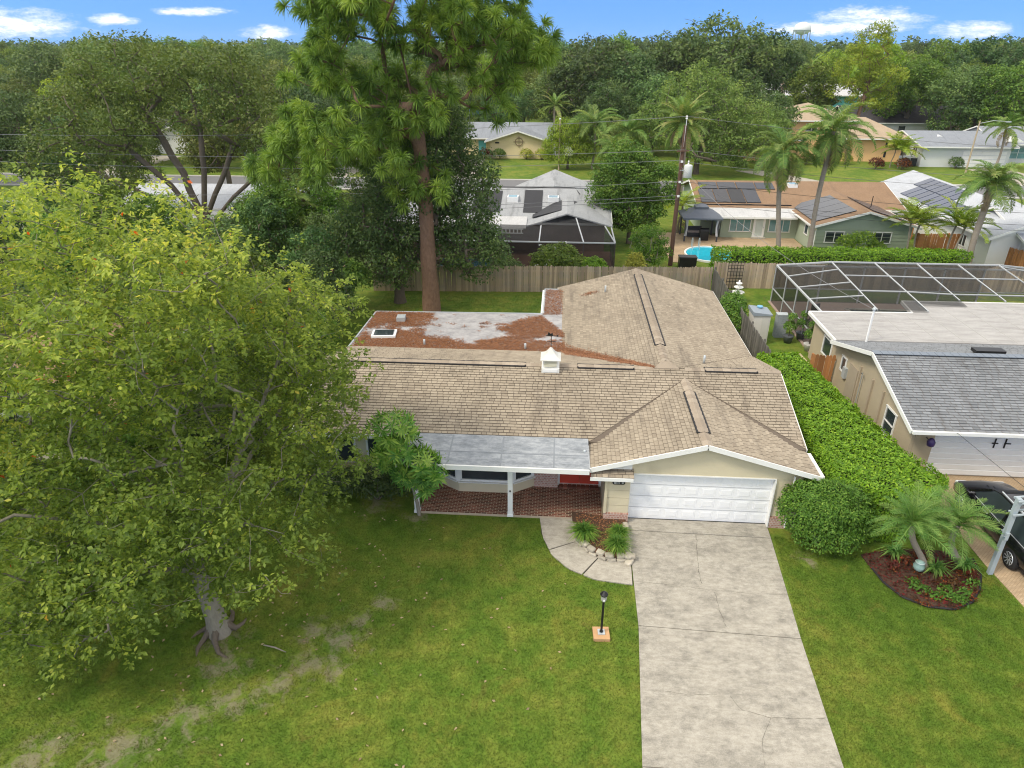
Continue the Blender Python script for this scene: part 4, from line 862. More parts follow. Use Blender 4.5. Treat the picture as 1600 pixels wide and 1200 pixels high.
def gable(parent, x0, x1, y0, y1, ez, rz, axis, wall, roof, ov=.5, wallname='wall', gap=None, trim=WHITE):
    """walls with gable ends and two roof slopes; axis = direction of the ridge"""
    w = MB(); r = MB(); f = MB()
    if axis == 'x':
        ym = (y0 + y1) / 2; sl_ = (rz - ez) / (ym - y0 + ov)
        w.push([(x0, y0, 0), (x0, y1, 0), (x0, y1, ez + ov * sl_ - .1), (x0, ym, rz - .12), (x0, y0, ez + ov * sl_ - .1)], (x1 - x0, 0, 0))
        r.slab([(x0 - ov, y0 - ov, ez), (x1 + ov, y0 - ov, ez), (x1 + ov, ym, rz), (x0 - ov, ym, rz)], .10); r.slab([(x0 - ov, ym, rz), (x1 + ov, ym, rz), (x1 + ov, y1 + ov, ez), (x0 - ov, y1 + ov, ez)], .10)
        f.beam((x0 - ov, y0 - ov - .02, ez - .06), (x1 + ov, y0 - ov - .02, ez - .06), .03, .18)
        for x in (x0 - ov - .02, x1 + ov + .02): f.beam((x, y0 - ov, ez - .05), (x, ym, rz - .05), .03, .16); f.beam((x, ym, rz - .05), (x, y1 + ov, ez - .05), .03, .16)
    else:
        xm = (x0 + x1) / 2; sl_ = (rz - ez) / (xm - x0 + ov)
        w.push([(x0, y0, 0), (x1, y0, 0), (x1, y0, ez + ov * sl_ - .1), (xm, y0, rz - .12), (x0, y0, ez + ov * sl_ - .1)], (0, y1 - y0, 0))
        r.slab([(x0 - ov, y0 - ov, ez), (xm, y0 - ov, rz), (xm, y1 + ov, rz), (x0 - ov, y1 + ov, ez)], .10); r.slab([(xm, y0 - ov, rz), (x1 + ov, y0 - ov, ez), (x1 + ov, y1 + ov, ez), (xm, y1 + ov, rz)], .10)
        for y in (y0 - ov - .02,): f.beam((x0 - ov, y, ez - .05), (xm, y, rz - .05), .03, .17); f.beam((xm, y, rz - .05), (x1 + ov, y, ez - .05), .03, .17)
        for x in (x0 - ov - .02, x1 + ov + .02): f.beam((x, y0 - ov, ez - .06), (x, y1 + ov, ez - .06), .03, .15)
    wo_ = w.build(wallname, wall, parent); ro = r.build('roof', roof, parent); f.each('fascia', trim, parent); return wo_, ro
def hip(parent, x0, x1, y0, y1, ez, rz, wall, roof, ov=.5, z0=0.0, trim=WHITE):
    MB().b2(x0, x1, y0, y1, z0, ez).build('wall', wall, parent); X0, X1, Y0, Y1 = x0 - ov, x1 + ov, y0 - ov, y1 + ov
    if X1 - X0 > Y1 - Y0: h = (Y1 - Y0) / 2; a, b = (X0 + h, (Y0 + Y1) / 2, rz), (X1 - h, (Y0 + Y1) / 2, rz)
    else: h = (X1 - X0) / 2; a, b = ((X0 + X1) / 2, Y0 + h, rz), ((X0 + X1) / 2, Y1 - h, rz)
    A, B, C, D = (X0, Y0, ez), (X1, Y0, ez), (X1, Y1, ez), (X0, Y1, ez); m = MB()
    if X1 - X0 > Y1 - Y0: fs = [[A, B, b, a], [B, C, b], [C, D, a, b], [D, A, a]]
    else: fs = [[A, B, a], [B, C, b, a], [C, D, b], [D, A, a, b]]
    for q in fs: m.slab(q, .1)
    ro = m.build('roof', roof, parent)
    f = MB(); 
    for p, q in ((A, B), (B, C), (D, A)): f.beam((p[0], p[1], ez - .07), (q[0], q[1], ez - .07), .04, .16)
    f.each('fascia', trim, parent); return ro
# ---- right-hand neighbour: tan house, grey shingles
nb = thing('neighbour_house', 'tan stucco house with blue-grey shingle roof and white double garage door', 'house')
NX0, NX1 = 13.05, 31.0; NS = .29; nc = 1 / math.sqrt(1 + NS * NS); nE, nR, nY = 2.4, 2.4 + 4.25 * NS, 26.75
dk = MB(); dk.slab([(NX0, 22.5, nE), (NX1, 22.5, nE), (NX1, nY, nR), (NX0, nY, nR)], .1).slab([(NX0, nY, nR), (NX1, nY, nR), (NX1, 31.0, nE), (NX0, 31.0, nE)], .1); nroof = dk.build('roof', UNDER, nb)
sv = 4.25 / nc; roof_fields(nroof, [((0, 22.5, nE), (1, 0, 0), (0, nc, NS * nc), [(NX0, 0), (NX1, 0), (NX1, sv), (NX0, sv)]), ((0, 31.0, nE), (1, 0, 0), (0, -nc, NS * nc), [(NX0, 0), (NX1, 0), (NX1, sv), (NX0, sv)])], SHINGLE_G, 40, tab=.30)
m = MB()
for k in range(58): m.box((NX0 + .15 + k * .31, nY, nR + .035), (.29, .34, .02))
m.build('ridge_cap', paint('slate_cap', (.19, .22, .26), .9, .15, 8), nroof)
MB().box((18.1, 27.6, nR - .12), (1.2, .42, .14)).build('ridge_vent', BLACKM, nroof)
MB().push([(13.5, 23.2, 0), (13.5, 30.6, 0), (13.5, 30.6, nE + .0), (13.5, nY, nR - .13), (13.5, 23.2, nE + .1)], (.12, 0, 0)).build('side_wall', TANW, nb)
MB().b2(13.63, 14.35, 23.203, 23.32, 0, 2.35).b2(19.45, 30, 23.2, 23.32, 0, 2.35).b2(14.35, 19.45, 23.2, 23.32, 2.05, 2.35).each('front_wall', TANW, nb)
f = MB(); f.beam((NX0, 22.44, nE - .03), (NX1, 22.44, nE - .03), .10, .12); f.build('gutter', WHITE, nb)
f = MB(); f.beam((NX0 - .02, 22.5, nE - .05), (NX0 - .02, nY, nR - .05), .04, .17); f.beam((NX0 - .02, nY, nR - .05), (NX0 - .02, 31.0, nE - .05), .04, .17); f.each('rake_board', WHITE, nb)
gd = MB().b2(14.37, 19.43, 23.33, 23.36, .05, 2.05).build('garage_door', WHITE, nb)
sec = MB().push([(14.38, 23.33, 0), (14.38, 23.305, .02), (14.38, 23.305, .215), (14.38, 23.33, .235)], (5.04, 0, 0)).mesh(WHITE2)
for k in range(8): put('rib', sec, gd, (0, 0, .07 + .245 * k))
for x in (16.62, 17.0): MB().b2(x - .02, x + .02, 23.27, 23.31, 1.35, 1.75).build('strap_handle', BLACKM, gd)
MB().b2(16.52, 16.74, 23.268, 23.30, 1.53, 1.57).build('strap_hinge', BLACKM, gd); MB().b2(16.98, 17.2, 23.268, 23.30, 1.53, 1.57).build('strap_hinge', BLACKM, gd)
wd = win(nb, (13.5, 24.95, 1.35), .85, 1.15, '-x', WHITE, GLASS, 1, 2); MB().b2(13.33, 13.5, 24.4, 25.5, .66, .76).build('sill', WHITE, wd)
for y in (25.9, 27.0, 28.3): MB().b2(13.42, 13.5, y - .05, y + .05, 0, 2.3).build('pilaster', paint('tan_trim', (.40, .33, .24), .8, .1), nb)
MB().b2(13.45, 13.5, 28.5, 29.4, .05, 2.0).build('side_door', paint('beige_door', (.38, .32, .24), .7, .1), nb)
win(nb, (13.5, 30.1, 1.6), .5, .7, '-x', WHITE, GLASS, 1, 1)
MB().tube([(13.38, 27.9, .3), (13.38, 27.9, 2.2), (13.2, 27.6, 2.3)], .03, 6).build('conduit', GALV, nb); MB().b2(13.36, 13.5, 29.55, 29.85, 1.1, 1.6).build('meter_box', GALV, nb)
MB().lathe([(.02, 0), (.13, .06), (.15, .22), (.08, .34), (.02, .38)], 10, (14.05, 22.85, 1.55)).build('wall_lantern', paint('purple_lantern', (.05, .03, .12), .4, .2), nb, True); MB().tube([(14.05, 22.85, 1.75), (14.05, 23.2, 1.75)], .02, 6).build('lantern_arm', BLACKM, nb)
lf = MB().prism([(13.2, 30.95), (13.2, 34.8), (18.5, 34.95), (18.75, 36.8), (31, 36.9), (31, 30.95)][::-1], 2.28, 2.47).build('lanai_roof', MEMB3, nb)
m = MB()
for a, b in (((13.2, 30.9), (13.2, 34.8)), ((13.2, 34.8), (18.5, 34.95)), ((18.5, 34.95), (18.75, 36.8)), ((18.75, 36.8), (31, 36.9))): m.beam((*a, 2.42), (*b, 2.42), .09, .16)
m.each('lanai_fascia', WHITE, nb)
for x in np.arange(14.4, 31, 1.2): MB().beam((x, 31.0, 2.472), (x, 34.8 if x < 18.4 else 36.8, 2.472), .02, .012).build('seam', paint('lanai_seam', (.40, .39, .37), .8, .1), lf)
MB().b2(13.5, 13.62, 30.6, 34.5, 0, 2.28).build('lanai_wall', TANW, nb); win(nb, (13.5, 32.3, 1.5), 1.1, .9, '-x', WHITE, GLASS, 1, 1)
ms = MB().tube([(14.55, 30.75, 2.4), (14.55, 30.75, 4.1)], .05, 8).build('service_mast', WHITE2, nb); MB().lathe([(.09, 0), (.09, .05), (.05, .12)], 8, (14.55, 30.75, 4.08)).build('weatherhead', GALV, ms); MB().tube([(14.3, 30.75, 4.05), (14.8, 30.75, 4.1)], .02, 5).build('crossarm', BLACKM, ms)
for x, y in ((22.3, 30.3),): MB().lathe([(.05, 0), (.05, .3)], 8, (x, y, 2.5)).build('vent_pipe', WHITE2, nb)
# ---- screened pool cages
def m_screen():
    t = NT('insect_screen'); t.col((.030, .031, .032)); t.done(.8, .2); tr = t.n('ShaderNodeBsdfTransparent'); mx = t.n('ShaderNodeMixShader'); mx.inputs[0].default_value = .56
    t.l(tr.outputs[0], mx.inputs[1]); t.l(t.b.outputs[0], mx.inputs[2]); t.l(mx.outputs[0], t.out.inputs[0]); return t.m
SCREEN = m_screen()
def member(parent, a, b, w=.09, name='beam', mat=ALU): return MB().beam(a, b, w).build(name, mat, parent)
def screen(parent, pts): return put('screen_panel', mesh_np([tuple(p) for p in pts], [tuple(range(len(pts)))], SCREEN), parent)
cg = thing('pool_cage', 'white framed screen pool enclosure behind the grey shingle house', 'pool cage', (0, 0, 0))
cx, cy0, cy1, cz, tz = 13.85, 34.9, 43.3, 2.45, 3.05; tx0, tx1, rx1, ty0, ty1 = 16.6, 27.0, 30.2, 34.9, 42.2
ys = [cy1, 41.0, 38.9, 36.9, cy0]; xs = [16.75, 19.3, 21.8, 24.2, 26.6]
for y in ys: member(cg, (cx, y, 0), (cx, y, cz), .07, 'post')
member(cg, (cx, cy0, cz), (cx, cy1, cz), .09); member(cg, (cx, cy0, .95), (cx, cy1, .95), .06, 'rail'); member(cg, (cx, cy1, cz), (rx1, cy1, cz), .09); member(cg, (cx, cy1, .95), (rx1, cy1, .95), .06, 'rail'); member(cg, (xs[0], ty1, tz), (xs[-1], ty1, tz), .09)
member(cg, (cx, cy1, cz), (xs[0], ty1, tz), .11); member(cg, (rx1, cy1, cz), (xs[-1], ty1, tz), .11)
yb = [35.0, 35.0, 36.85, 36.85, 36.85]
for x, y in zip(xs, yb): member(cg, (x, ty1, tz), (x, y, 2.56), .065); member(cg, (x, cy1, 0), (x, cy1, cz), .09, 'post')
zt = lambda y, y0: tz - .03 - (tz - .06 - 2.56) * (ty1 - y) / (ty1 - y0)
for y in ys[1:-1]: member(cg, (cx, y, cz), (xs[0], y, zt(y, 35.0)), .07)
for y in (40.0, 37.6): [member(cg, (xs[i], y, zt(y, yb[i])), (xs[i + 1], y, zt(y, yb[i + 1])), .07, 'purlin') for i in range(4)]
for y in (42, 39.5, 37): member(cg, (rx1, y, 0), (rx1, y, cz), .10, 'post'); member(cg, (rx1, y, cz), (xs[-1], y, tz - .03), .07)
for a, b in zip(ys[:-1], ys[1:]):
    screen(cg, [(cx, a, .95), (cx, b, .95), (cx, b, cz), (cx, a, cz)]); screen(cg, [(cx, a, .05), (cx, b, .05), (cx, b, .95), (cx, a, .95)]); screen(cg, [(cx, a, cz), (cx, b, cz), (xs[0], b, zt(b, 35.0)), (xs[0], min(a, ty1), zt(min(a, ty1), 35.0))])
for i in range(4):
    for a, b in ((ty1, 40.0), (40.0, 37.6), (37.6, max(yb[i], yb[i + 1]) if i != 1 else 36.0)): screen(cg, [(xs[i], a, zt(a, yb[i])), (xs[i + 1], a, zt(a, yb[i + 1])), (xs[i + 1], b, zt(b, yb[i + 1])), (xs[i], b, zt(b, yb[i]))])
    screen(cg, [(xs[i], cy1, .05), (xs[i + 1], cy1, .05), (xs[i + 1], cy1, cz), (xs[i], cy1, cz)]); screen(cg, [(xs[i], cy1, cz), (xs[i + 1], cy1, cz), (xs[i + 1], ty1, tz - .02), (xs[i], ty1, tz - .02)])
screen(cg, [(xs[-1], ty1, tz - .03), (rx1, cy1, cz), (rx1, 36.9, cz), (xs[-1], 36.9, tz - .1)]); screen(cg, [(cx, cy1, .05), (xs[0], cy1, .05), (xs[0], cy1, cz), (cx, cy1, cz)])
DECKP = paint('pinkish_deck', (.36, .27, .22), .85, .12, 2)
tag(MB().prism([(13.7, 34.6), (31, 34.6), (31, 43.4), (13.7, 43.4)], -.02, .06).build('pool_deck', DECKP), kind='structure')
pw_ = thing('swimming_pool', 'dark screened swimming pool under the white framed enclosure', 'pool', (0, 0, 0)); POOLD = paint('dark_pool_water', (.02, .05, .055), .08, .2, .6, spec=.6)
MB().prism([(18.3, 38.6), (28, 38.6), (28, 42), (18.3, 42)], .062, .075).build('water', POOLD, pw_); 
m = MB()
for a, b in (((18.2, 38.5), (28.1, 38.5)), ((28.1, 38.5), (28.1, 42.1)), ((28.1, 42.1), (18.2, 42.1)), ((18.2, 42.1), (18.2, 38.5))): m.beam((*a, .08), (*b, .08), .25, .05)
m.each('coping', CONC2, pw_)
def patio_chair(loc, rz, label):
    o = thing('patio_chair', label, 'chair', loc, 'chairs inside the pool enclosure', rz); dm = paint('dark_wicker', (.06, .055, .05), .8, .2, 9)
    MB().box((0, 0, .40), (.55, .55, .08)).build('seat', dm, o); MB().box((0, .27, .72), (.55, .06, .6)).build('backrest', dm, o)
    for sx in (-1, 1):
        MB().box((sx * .27, 0, .6), (.05, .5, .04)).build('armrest', dm, o)
        for sy in (-1, 1): MB().b2(sx * .25 - .02, sx * .25 + .02, sy * .25 - .02, sy * .25 + .02, 0, .4).build('leg', dm, o)
for i, (x, y, r_) in enumerate(((16.2, 37.2, 1.0), (17.4, 36.6, 2.4), (15.6, 39.8, .3))): patio_chair((x, y, .06), r_, ('dark wicker patio chair nearest the lanai roof', 'dark wicker patio chair turned toward the pool', 'dark wicker patio chair by the screen wall')[i])
# ---- second screen cage and the weathered grey house behind the rear fence
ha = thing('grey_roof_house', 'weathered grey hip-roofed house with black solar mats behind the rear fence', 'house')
gable(ha, -13.5, 3.6, 54.6, 64.6, 2.4, 4.05, 'x', paint('shaded_lanai_wall', (.20, .13, .09), .85, .3, 1.5), ROOF_GREY, .5)  # dark brown wall colour carries the shade under the lanai
r = MB(); r.slab([(-2.6, 53.2, 2.35), (.55, 53.2, 3.35), (.55, 60.0, 3.75), (-2.6, 58.3, 2.95)], .1); r.slab([(.55, 53.2, 3.35), (4.1, 53.4, 2.35), (4.1, 58.5, 2.95), (.55, 60.0, 3.75)], .1); r.build('rear_wing_roof', ROOF_GREY, ha)
r = MB(); r.slab([(-4.2, 64, 3.4), (-.6, 66.5, 4.55), (3.9, 64.2, 3.2), (-.6, 60.2, 4.15)], .1); r.slab([(-4.2, 64, 3.4), (-4.2, 70.6, 2.4), (3.9, 70.6, 2.4), (3.9, 64.2, 3.2), (-.6, 66.5, 4.55)], .1); r.build('front_hip_roof', ROOF_GREY, ha)
MB().prism([(-11, 52.6), (-2.6, 52.6), (-2.6, 55.2), (-11, 55.2)], [2.25, 2.25, 2.62, 2.62], [2.33, 2.33, 2.70, 2.70]).build('lanai_roof', ROOF_WHITE, ha)
rl = MB()
for k in range(18): rl.b2(-8.1 + k * .3, -8.0 + k * .3, 52.5, 52.56, 1.95, 2.25)
rl.b2(-8.2, -2.8, 52.5, 52.58, 1.9, 1.96).b2(-8.2, -2.8, 52.5, 52.58, 2.22, 2.28); rl.build('balustrade', WHITE, ha)
SMAT = paint('black_solar_mat', (.018, .018, .021), .55, .25, 3)
zA = lambda y: 2.4 + (y - 54.1) * (4.05 - 2.4) / 5.5 + .05
for x0, x1, y0, y1 in ((-7.2, -4.9, 55.6, 59.0), (-3.0, -1.5, 55.6, 59.2)): MB().slab([(x0, y0, zA(y0)), (x1, y0, zA(y0)), (x1, y1, zA(y1)), (x0, y1, zA(y1))], .04).build('solar_mat', SMAT, ha)
MB().slab([(-2.2, 54.6, 2.71), (.1, 54.6, 3.34), (.1, 57.4, 3.52), (-2.2, 56.6, 2.86)], .03).build('solar_mat', SMAT, ha); MB().slab([(1.1, 55.3, 3.35), (3.2, 55.3, 2.80), (3.4, 56.6, 2.90), (1.1, 57.4, 3.50)], .03).build('solar_mat', SMAT, ha)
for x in (-3.95, -.6):
    s_ = MB().b2(x - .45, x + .45, 57.2, 58.2, zA(57.2) - .3, zA(57.7) + .22).build('skylight', WHITE2, ha); MB().b2(x - .36, x + .36, 57.3, 58.1, zA(57.7) + .221, zA(57.7) + .235).build('pane', GLASSB, s_)
MB().tube([(-9, 59.9, 4.08), (1.2, 59.9, 4.08), (1.6, 58.6, 3.8)], .045, 6).build('solar_pipe', BLACKM, ha)
cb = thing('rear_pool_cage', 'bronze-dark screen pool enclosure beside the white-flowering shrub', 'pool cage')
zc, yc0, yc1 = 2.3, 48.6, 53.2; xb = [-11.5, -8.2, -4.7, -1.45, 1.75, 4.0]
for i, x in enumerate(xb):
    member(cb, (x, yc0, 0), (x, yc0, zc), .08, 'post', paint('bronze_frame', (.06, .05, .045), .5, .1)); z2 = 2.45 if x < -2 else (3.0 if x > 0 and x < 3 else 2.4)
    member(cb, (x, yc0, zc), (x + (-.5 if i > 3 else 0), yc1, z2), .09)
    if i < 5: screen(cb, [(x, yc0, .05), (xb[i + 1], yc0, .05), (xb[i + 1], yc0, zc), (x, yc0, zc)]); screen(cb, [(x, yc0, zc), (xb[i + 1], yc0, zc), (xb[i + 1] - (.5 if i + 1 > 3 else 0), yc1, (2.45 if xb[i + 1] < -2 else (3.0 if 0 < xb[i + 1] < 3 else 2.4))), (x - (.5 if i > 3 else 0), yc1, z2)])
member(cb, (xb[0], yc0, zc), (xb[-1], yc0, zc), .09); member(cb, (4.0, yc0, zc), (4.0, yc1, zc), .09); screen(cb, [(4.0, yc0, .05), (4.0, yc1, .05), (4.0, yc1, zc), (4.0, yc0, zc)])
tag(MB().prism([(-12, 48.4), (4.2, 48.4), (4.2, 54.6), (-12, 54.6)], -.02, .05).build('pool_deck', paint('brown_deck', (.16, .09, .065), .85, .25, 1.2)), kind='structure')
tag(MB().prism([(-9, 49.4), (-5.2, 49.4), (-5.2, 51.8), (-9, 51.8)], .05, .065).build('plunge_pool', paint('blue_pool_water', (.02, .12, .17), .1, .1), None), 'small blue plunge pool inside the dark screen enclosure', 'pool')
# ---- sage green house with solar mats
hg = thing('green_house', 'sage green house with brown shingle roof and black solar mats beyond the hedge', 'house')
gable(hg, 12.4, 29.0, 61.4, 71.5, 2.35, 3.75, 'x', GREENW, ROOF_BROWN, .5)
gable(hg, 20.3, 27.6, 55.4, 63.5, 2.25, 3.45, 'y', GREENW, ROOF_BROWN, .45)
MB().b2(13.9, 20.3, 60.0, 61.4, 0, 1.95).build('sunroom_wall', GREENW, hg); sr = MB().slab([(12.9, 59.3, 1.93), (20.0, 59.3, 1.93), (20.0, 61.7, 2.42), (12.9, 61.7, 2.42)], .09).build('sunroom_roof', ROOF_WHITE, hg); MB().beam((12.9, 59.27, 1.9), (20.0, 59.27, 1.9), .05, .16).build('gutter', WHITE, hg)
MB().beam((12.4, 61.5, 2.52), (20.0, 61.5, 2.52), .08, .12).build('valley_flashing', BLACKM, hg)
win(hg, (15.5, 60.0, 1.1), 1.75, 1.05, '-y', WHITE, GLASSB, 3); win(hg, (18.8, 60.0, 1.1), 1.75, 1.05, '-y', WHITE, GLASSB, 3); win(hg, (13.9, 60.7, 1.2), .6, 1.0, '-x', WHITE, GLASSB, 1)
dr = MB().b2(16.6, 17.6, 59.94, 60.0, .05, 1.85).build('door', WHITE, hg); MB().b2(16.8, 17.4, 59.925, 59.945, .25, 1.7).build('pane', paint('frosted_pane', (.55, .62, .58), .3, .05), dr); MB().b2(17.47, 17.52, 59.91, 59.94, .9, 1.0).build('handle', GALV, dr); MB().b2(16.5, 17.7, 59.6, 59.95, .0, .12).build('step', CONC2, hg)
win(hg, (21.75, 55.4, 1.35), 1.4, .85, '-y', WHITE, GLASS, 2); win(hg, (25.4, 55.4, 1.35), 1.4, .85, '-y', WHITE, GLASS, 2); win(hg, (20.3, 57.6, 1.4), .8, .8, '-x', WHITE, GLASS, 1)
for k in range(7): MB().b2(20.28, 27.62, 55.375, 55.40, .25 + k * .28, .27 + k * .28).build('siding_lap', paint('sage_shadow_lap', (.27, .32, .24), .8, .05), hg)
MB().tube([(20.1, 55.1, 2.15), (20.22, 55.25, 1.9), (20.22, 55.3, .1)], .045, 6).build('downpipe', WHITE, hg)
PANEL = paint('black_solar_panel', (.016, .018, .026), .22, .3, 1.5, spec=.6, rnd=.2)
zg = lambda y: 2.35 + (y - 60.9) * (3.75 - 2.35) / 5.55 + .07
def spanel(parent, pts, mat=PANEL, name='solar_panel', bars=0):
    o = MB().slab(pts, .05).build(name, mat, parent)
    for k in range(bars):
        q = (k + 1) / (bars + 1); a = Vector(pts[0]).lerp(Vector(pts[1]), q); b = Vector(pts[3]).lerp(Vector(pts[2]), q); MB().beam(a + Vector((0, 0, .006)), b + Vector((0, 0, .006)), .03, .012).build('rail', GALV, o)
    return o
for i, x in enumerate((12.6, 14.3, 16.0, 17.7)): spanel(hg, [(x, 64.6, zg(64.6)), (x + 1.6, 64.6, zg(64.6)), (x + 1.6, 65.9, zg(65.9)), (x, 65.9, zg(65.9))])
for i, x in enumerate((12.4, 13.7, 15.0, 16.3)): spanel(hg, [(x, 61.9, zg(61.9)), (x + 1.22, 61.9, zg(61.9)), (x + 1.22, 64.45, zg(64.45)), (x, 64.45, zg(64.45))], paint('faded_solar_mat', (.05, .05, .055), .5, .3, 2, rnd=.5) if i in (1, 2) else PANEL)
zs = lambda x: 2.25 + (x - 19.85) * (3.45 - 2.25) / 4.1 + .08
for i in range(4):
    y0 = 56.0 + i * 1.55; spanel(hg, [(20.2, y0, zs(20.2)), (23.3, y0, zs(23.3)), (23.3, y0 + 1.5, zs(23.3)), (20.2, y0 + 1.5, zs(20.2))], bars=0)
zs2 = lambda x: 2.25 + (28.05 - x) * (3.45 - 2.25) / 4.1 + .08
for i in range(3): y0 = 56.0 + i * 1.9; spanel(hg, [(24.6, y0, zs2(24.6)), (27.3, y0, zs2(27.3)), (27.3, y0 + 1.8, zs2(27.3)), (24.6, y0 + 1.8, zs2(24.6))])
sk = MB().b2(20.6, 21.4, 65.0, 66.0, 3.2, 3.72).build('skylight', WHITE2, hg); MB().b2(20.68, 21.32, 65.08, 65.92, 3.72, 3.735).build('pane', GLASSB, sk)
MB().tube([(25.6, 59, 3.0), (25.6, 59, 3.9)], .04, 6).build('vent_pipe', BLACKM, hg)
# ---- white house with the blue solar array
hw = thing('solar_array_house', 'white house with pale grey roof and long blue solar array', 'house')
gable(hw, 31.4, 37.6, 51.5, 71.5, 2.5, 4.0, 'y', WHITEW, ROOF_PALE, .55)
gable(hw, 33.5, 52.0, 50.3, 60.0, 2.3, 3.9, 'x', WHITEW, ROOF_PALE, .5, wallname='wing_wall')
zw = lambda x: 2.5 + (x - 30.85) * (4.0 - 2.5) / 3.65 + .08
BLUEP = paint('blue_solar_panel', (.035, .05, .095), .2, .25, 1.5, spec=.6, rnd=.15)
for i in range(10): y0 = 56.2 + i * 1.06; spanel(hw, [(31.3, y0, zw(31.3)), (32.75, y0, zw(32.75)), (32.75, y0 + .95, zw(32.75)), (31.3, y0 + .95, zw(31.3))], BLUEP)
for i in range(7): y0 = 60.5 + i * 1.06; spanel(hw, [(32.83, y0, zw(32.83)), (34.2, y0, zw(34.2)), (34.2, y0 + .95, zw(34.2)), (32.83, y0 + .95, zw(32.83))], BLUEP)
r = MB(); r.slab([(32.6, 57.5, 3.35), (33.2, 56.2, 3.95), (36.0, 58.0, 3.95), (34.5, 59.5, 3.6)], .1).slab([(33.2, 56.2, 3.95), (34.0, 55.0, 3.3), (37, 56.5, 3.4), (36.0, 58.0, 3.95)], .1); r.build('cross_gable_roof', ROOF_PALE, hw)
gd = MB().b2(35.4, 39.8, 50.24, 50.3, .05, 2.0).build('garage_door', CREAM, hw); 
for k in range(1, 4): MB().b2(35.4, 39.8, 50.225, 50.243, .05 + .49 * k - .01, .05 + .49 * k + .01).build('section_joint', GALV, gd)
win(hw, (31.4, 55.0, 1.4), .9, .9, '-x', WHITE, GLASS, 2); MB().b2(31.3, 31.4, 66.5, 67.2, 1.0, 1.7).build('ac_unit', BLACKM, hw)
# ---- houses over the street
hy = thing('yellow_house', 'pale yellow house with grey roof and round wall medallion across the street', 'house')
gable(hy, -24, -1.5, 108, 117, 2.5, 4.3, 'x', YELW, ROOF_SLATE, .6); gable(hy, -10.6, -2.2, 104.8, 110, 2.4, 3.9, 'y', YELW, ROOF_SLATE, .7, wallname='gable_wall')
m = MB(); 
for k in range(12): a = k * PI / 6; m.beam((-6.3 + .55 * math.cos(a), 104.72, 2.35 + .55 * math.sin(a)), (-6.3 + .55 * math.cos(a + PI / 6), 104.72, 2.35 + .55 * math.sin(a + PI / 6)), .07)
for a in (0, PI / 2): m.beam((-6.3 - .8 * math.cos(a), 104.72, 2.35 - .8 * math.sin(a)), (-6.3 + .8 * math.cos(a), 104.72, 2.35 + .8 * math.sin(a)), .06)
m.build('wall_medallion', paint('bronze_medallion', (.22, .15, .09), .6, .2), hy); MB().b2(-9.8, -9.2, 104.75, 104.8, 2.1, 2.3).build('plaque', DARK, hy)
MB().b2(-12.6, -11.5, 107.9, 108, .1, 2.1).build('door', TEALW, hy); win(hy, (-15.5, 108, 1.5), 1.8, 1.2, '-y', WHITE, GLASS, 2); win(hy, (-20, 108, 1.5), 1.8, 1.2, '-y', WHITE, GLASS, 2)
fn = thing('white_gate', 'white vinyl fence gate beside the yellow house', 'fence', (0, 0, 0))
for k in range(12): MB().b2(-1.3 + k * .25, -1.08 + k * .25, 107.4, 107.45, .05, 1.9).build('picket', WHITE, fn)
MB().b2(-1.4, 1.8, 107.46, 107.5, 1.7, 1.85).build('rail', WHITE, fn)
ho = thing('peach_house', 'peach two-storey house with tan tiled hip roofs across the street', 'house')
hip(ho, 31.5, 41.5, 108, 118, 5.3, 7.3, ORANGEW, ROOF_TILE, .9); hip(ho, 38.5, 48.2, 105.5, 114, 3.2, 5.6, ORANGEW, ROOF_TILE, .9); hip(ho, 26.8, 33, 105, 112, 3.0, 4.6, ORANGEW, ROOF_TILE, .8)
for x in (46.0,): MB().b2(x - .15, x + .15, 105.44, 105.5, 2.0, 2.6).build('wall_slot', DARK, ho); MB().b2(x - .15, x + .15, 105.44, 105.5, .6, 1.4).build('wall_slot', DARK, ho)
win(ho, (30, 105, 1.6), 1.6, 1.2, '-y', WHITE, GLASS, 2); win(ho, (36, 108, 4.3), 1.6, 1.0, '-y', WHITE, GLASS, 2)
hr = thing('grey_ranch_house', 'long pale grey ranch house with slate roof and white garage at right', 'house')
gable(hr, 49.0, 60.5, 101.0, 113, 2.7, 4.1, 'x', GREYW, ROOF_SLATE, .6); gable(hr, 60.5, 80, 104.5, 115, 2.7, 4.5, 'x', GREYW, ROOF_SLATE, .6, wallname='wing_wall')
gd = MB().b2(54.3, 60.0, 100.94, 101.0, .05, 2.1).build('garage_door', WHITE, hr)
for k in range(1, 4): MB().b2(54.3, 60.0, 100.92, 100.945, .05 + .51 * k - .015, .05 + .51 * k + .015).build('section_joint', GALV, gd)
win(hr, (64.2, 104.5, 1.5), 4.0, 1.6, '-y', WHITE, GLASSB, 3, 2); win(hr, (72, 104.5, 1.5), 2.0, 1.3, '-y', WHITE, GLASS, 2)
win(hr, (49.0, 106.5, 1.7), 1.4, 1.1, '-x', WHITE, GLASS, 2); win(hr, (49.0, 103.2, 1.7), 1.2, 1.1, '-x', WHITE, GLASS, 2)
for x, y in ((52.5, 104.5), (61.5, 102.2)): MB().push([(x - 1.2, y, 3.15), (x + 1.2, y, 3.15), (x, y, 3.75)], (0, 2.5, 0)).build('dormer', WHITE, hr)
vf = thing('white_vinyl_fence', 'low white vinyl fence at the corner of the grey ranch house', 'fence', (0, 0, 0))
for k in range(16): MB().b2(46.6 + k * .28, 46.85 + k * .28, 102.2, 102.25, .05, 1.3).build('picket', WHITE, vf)
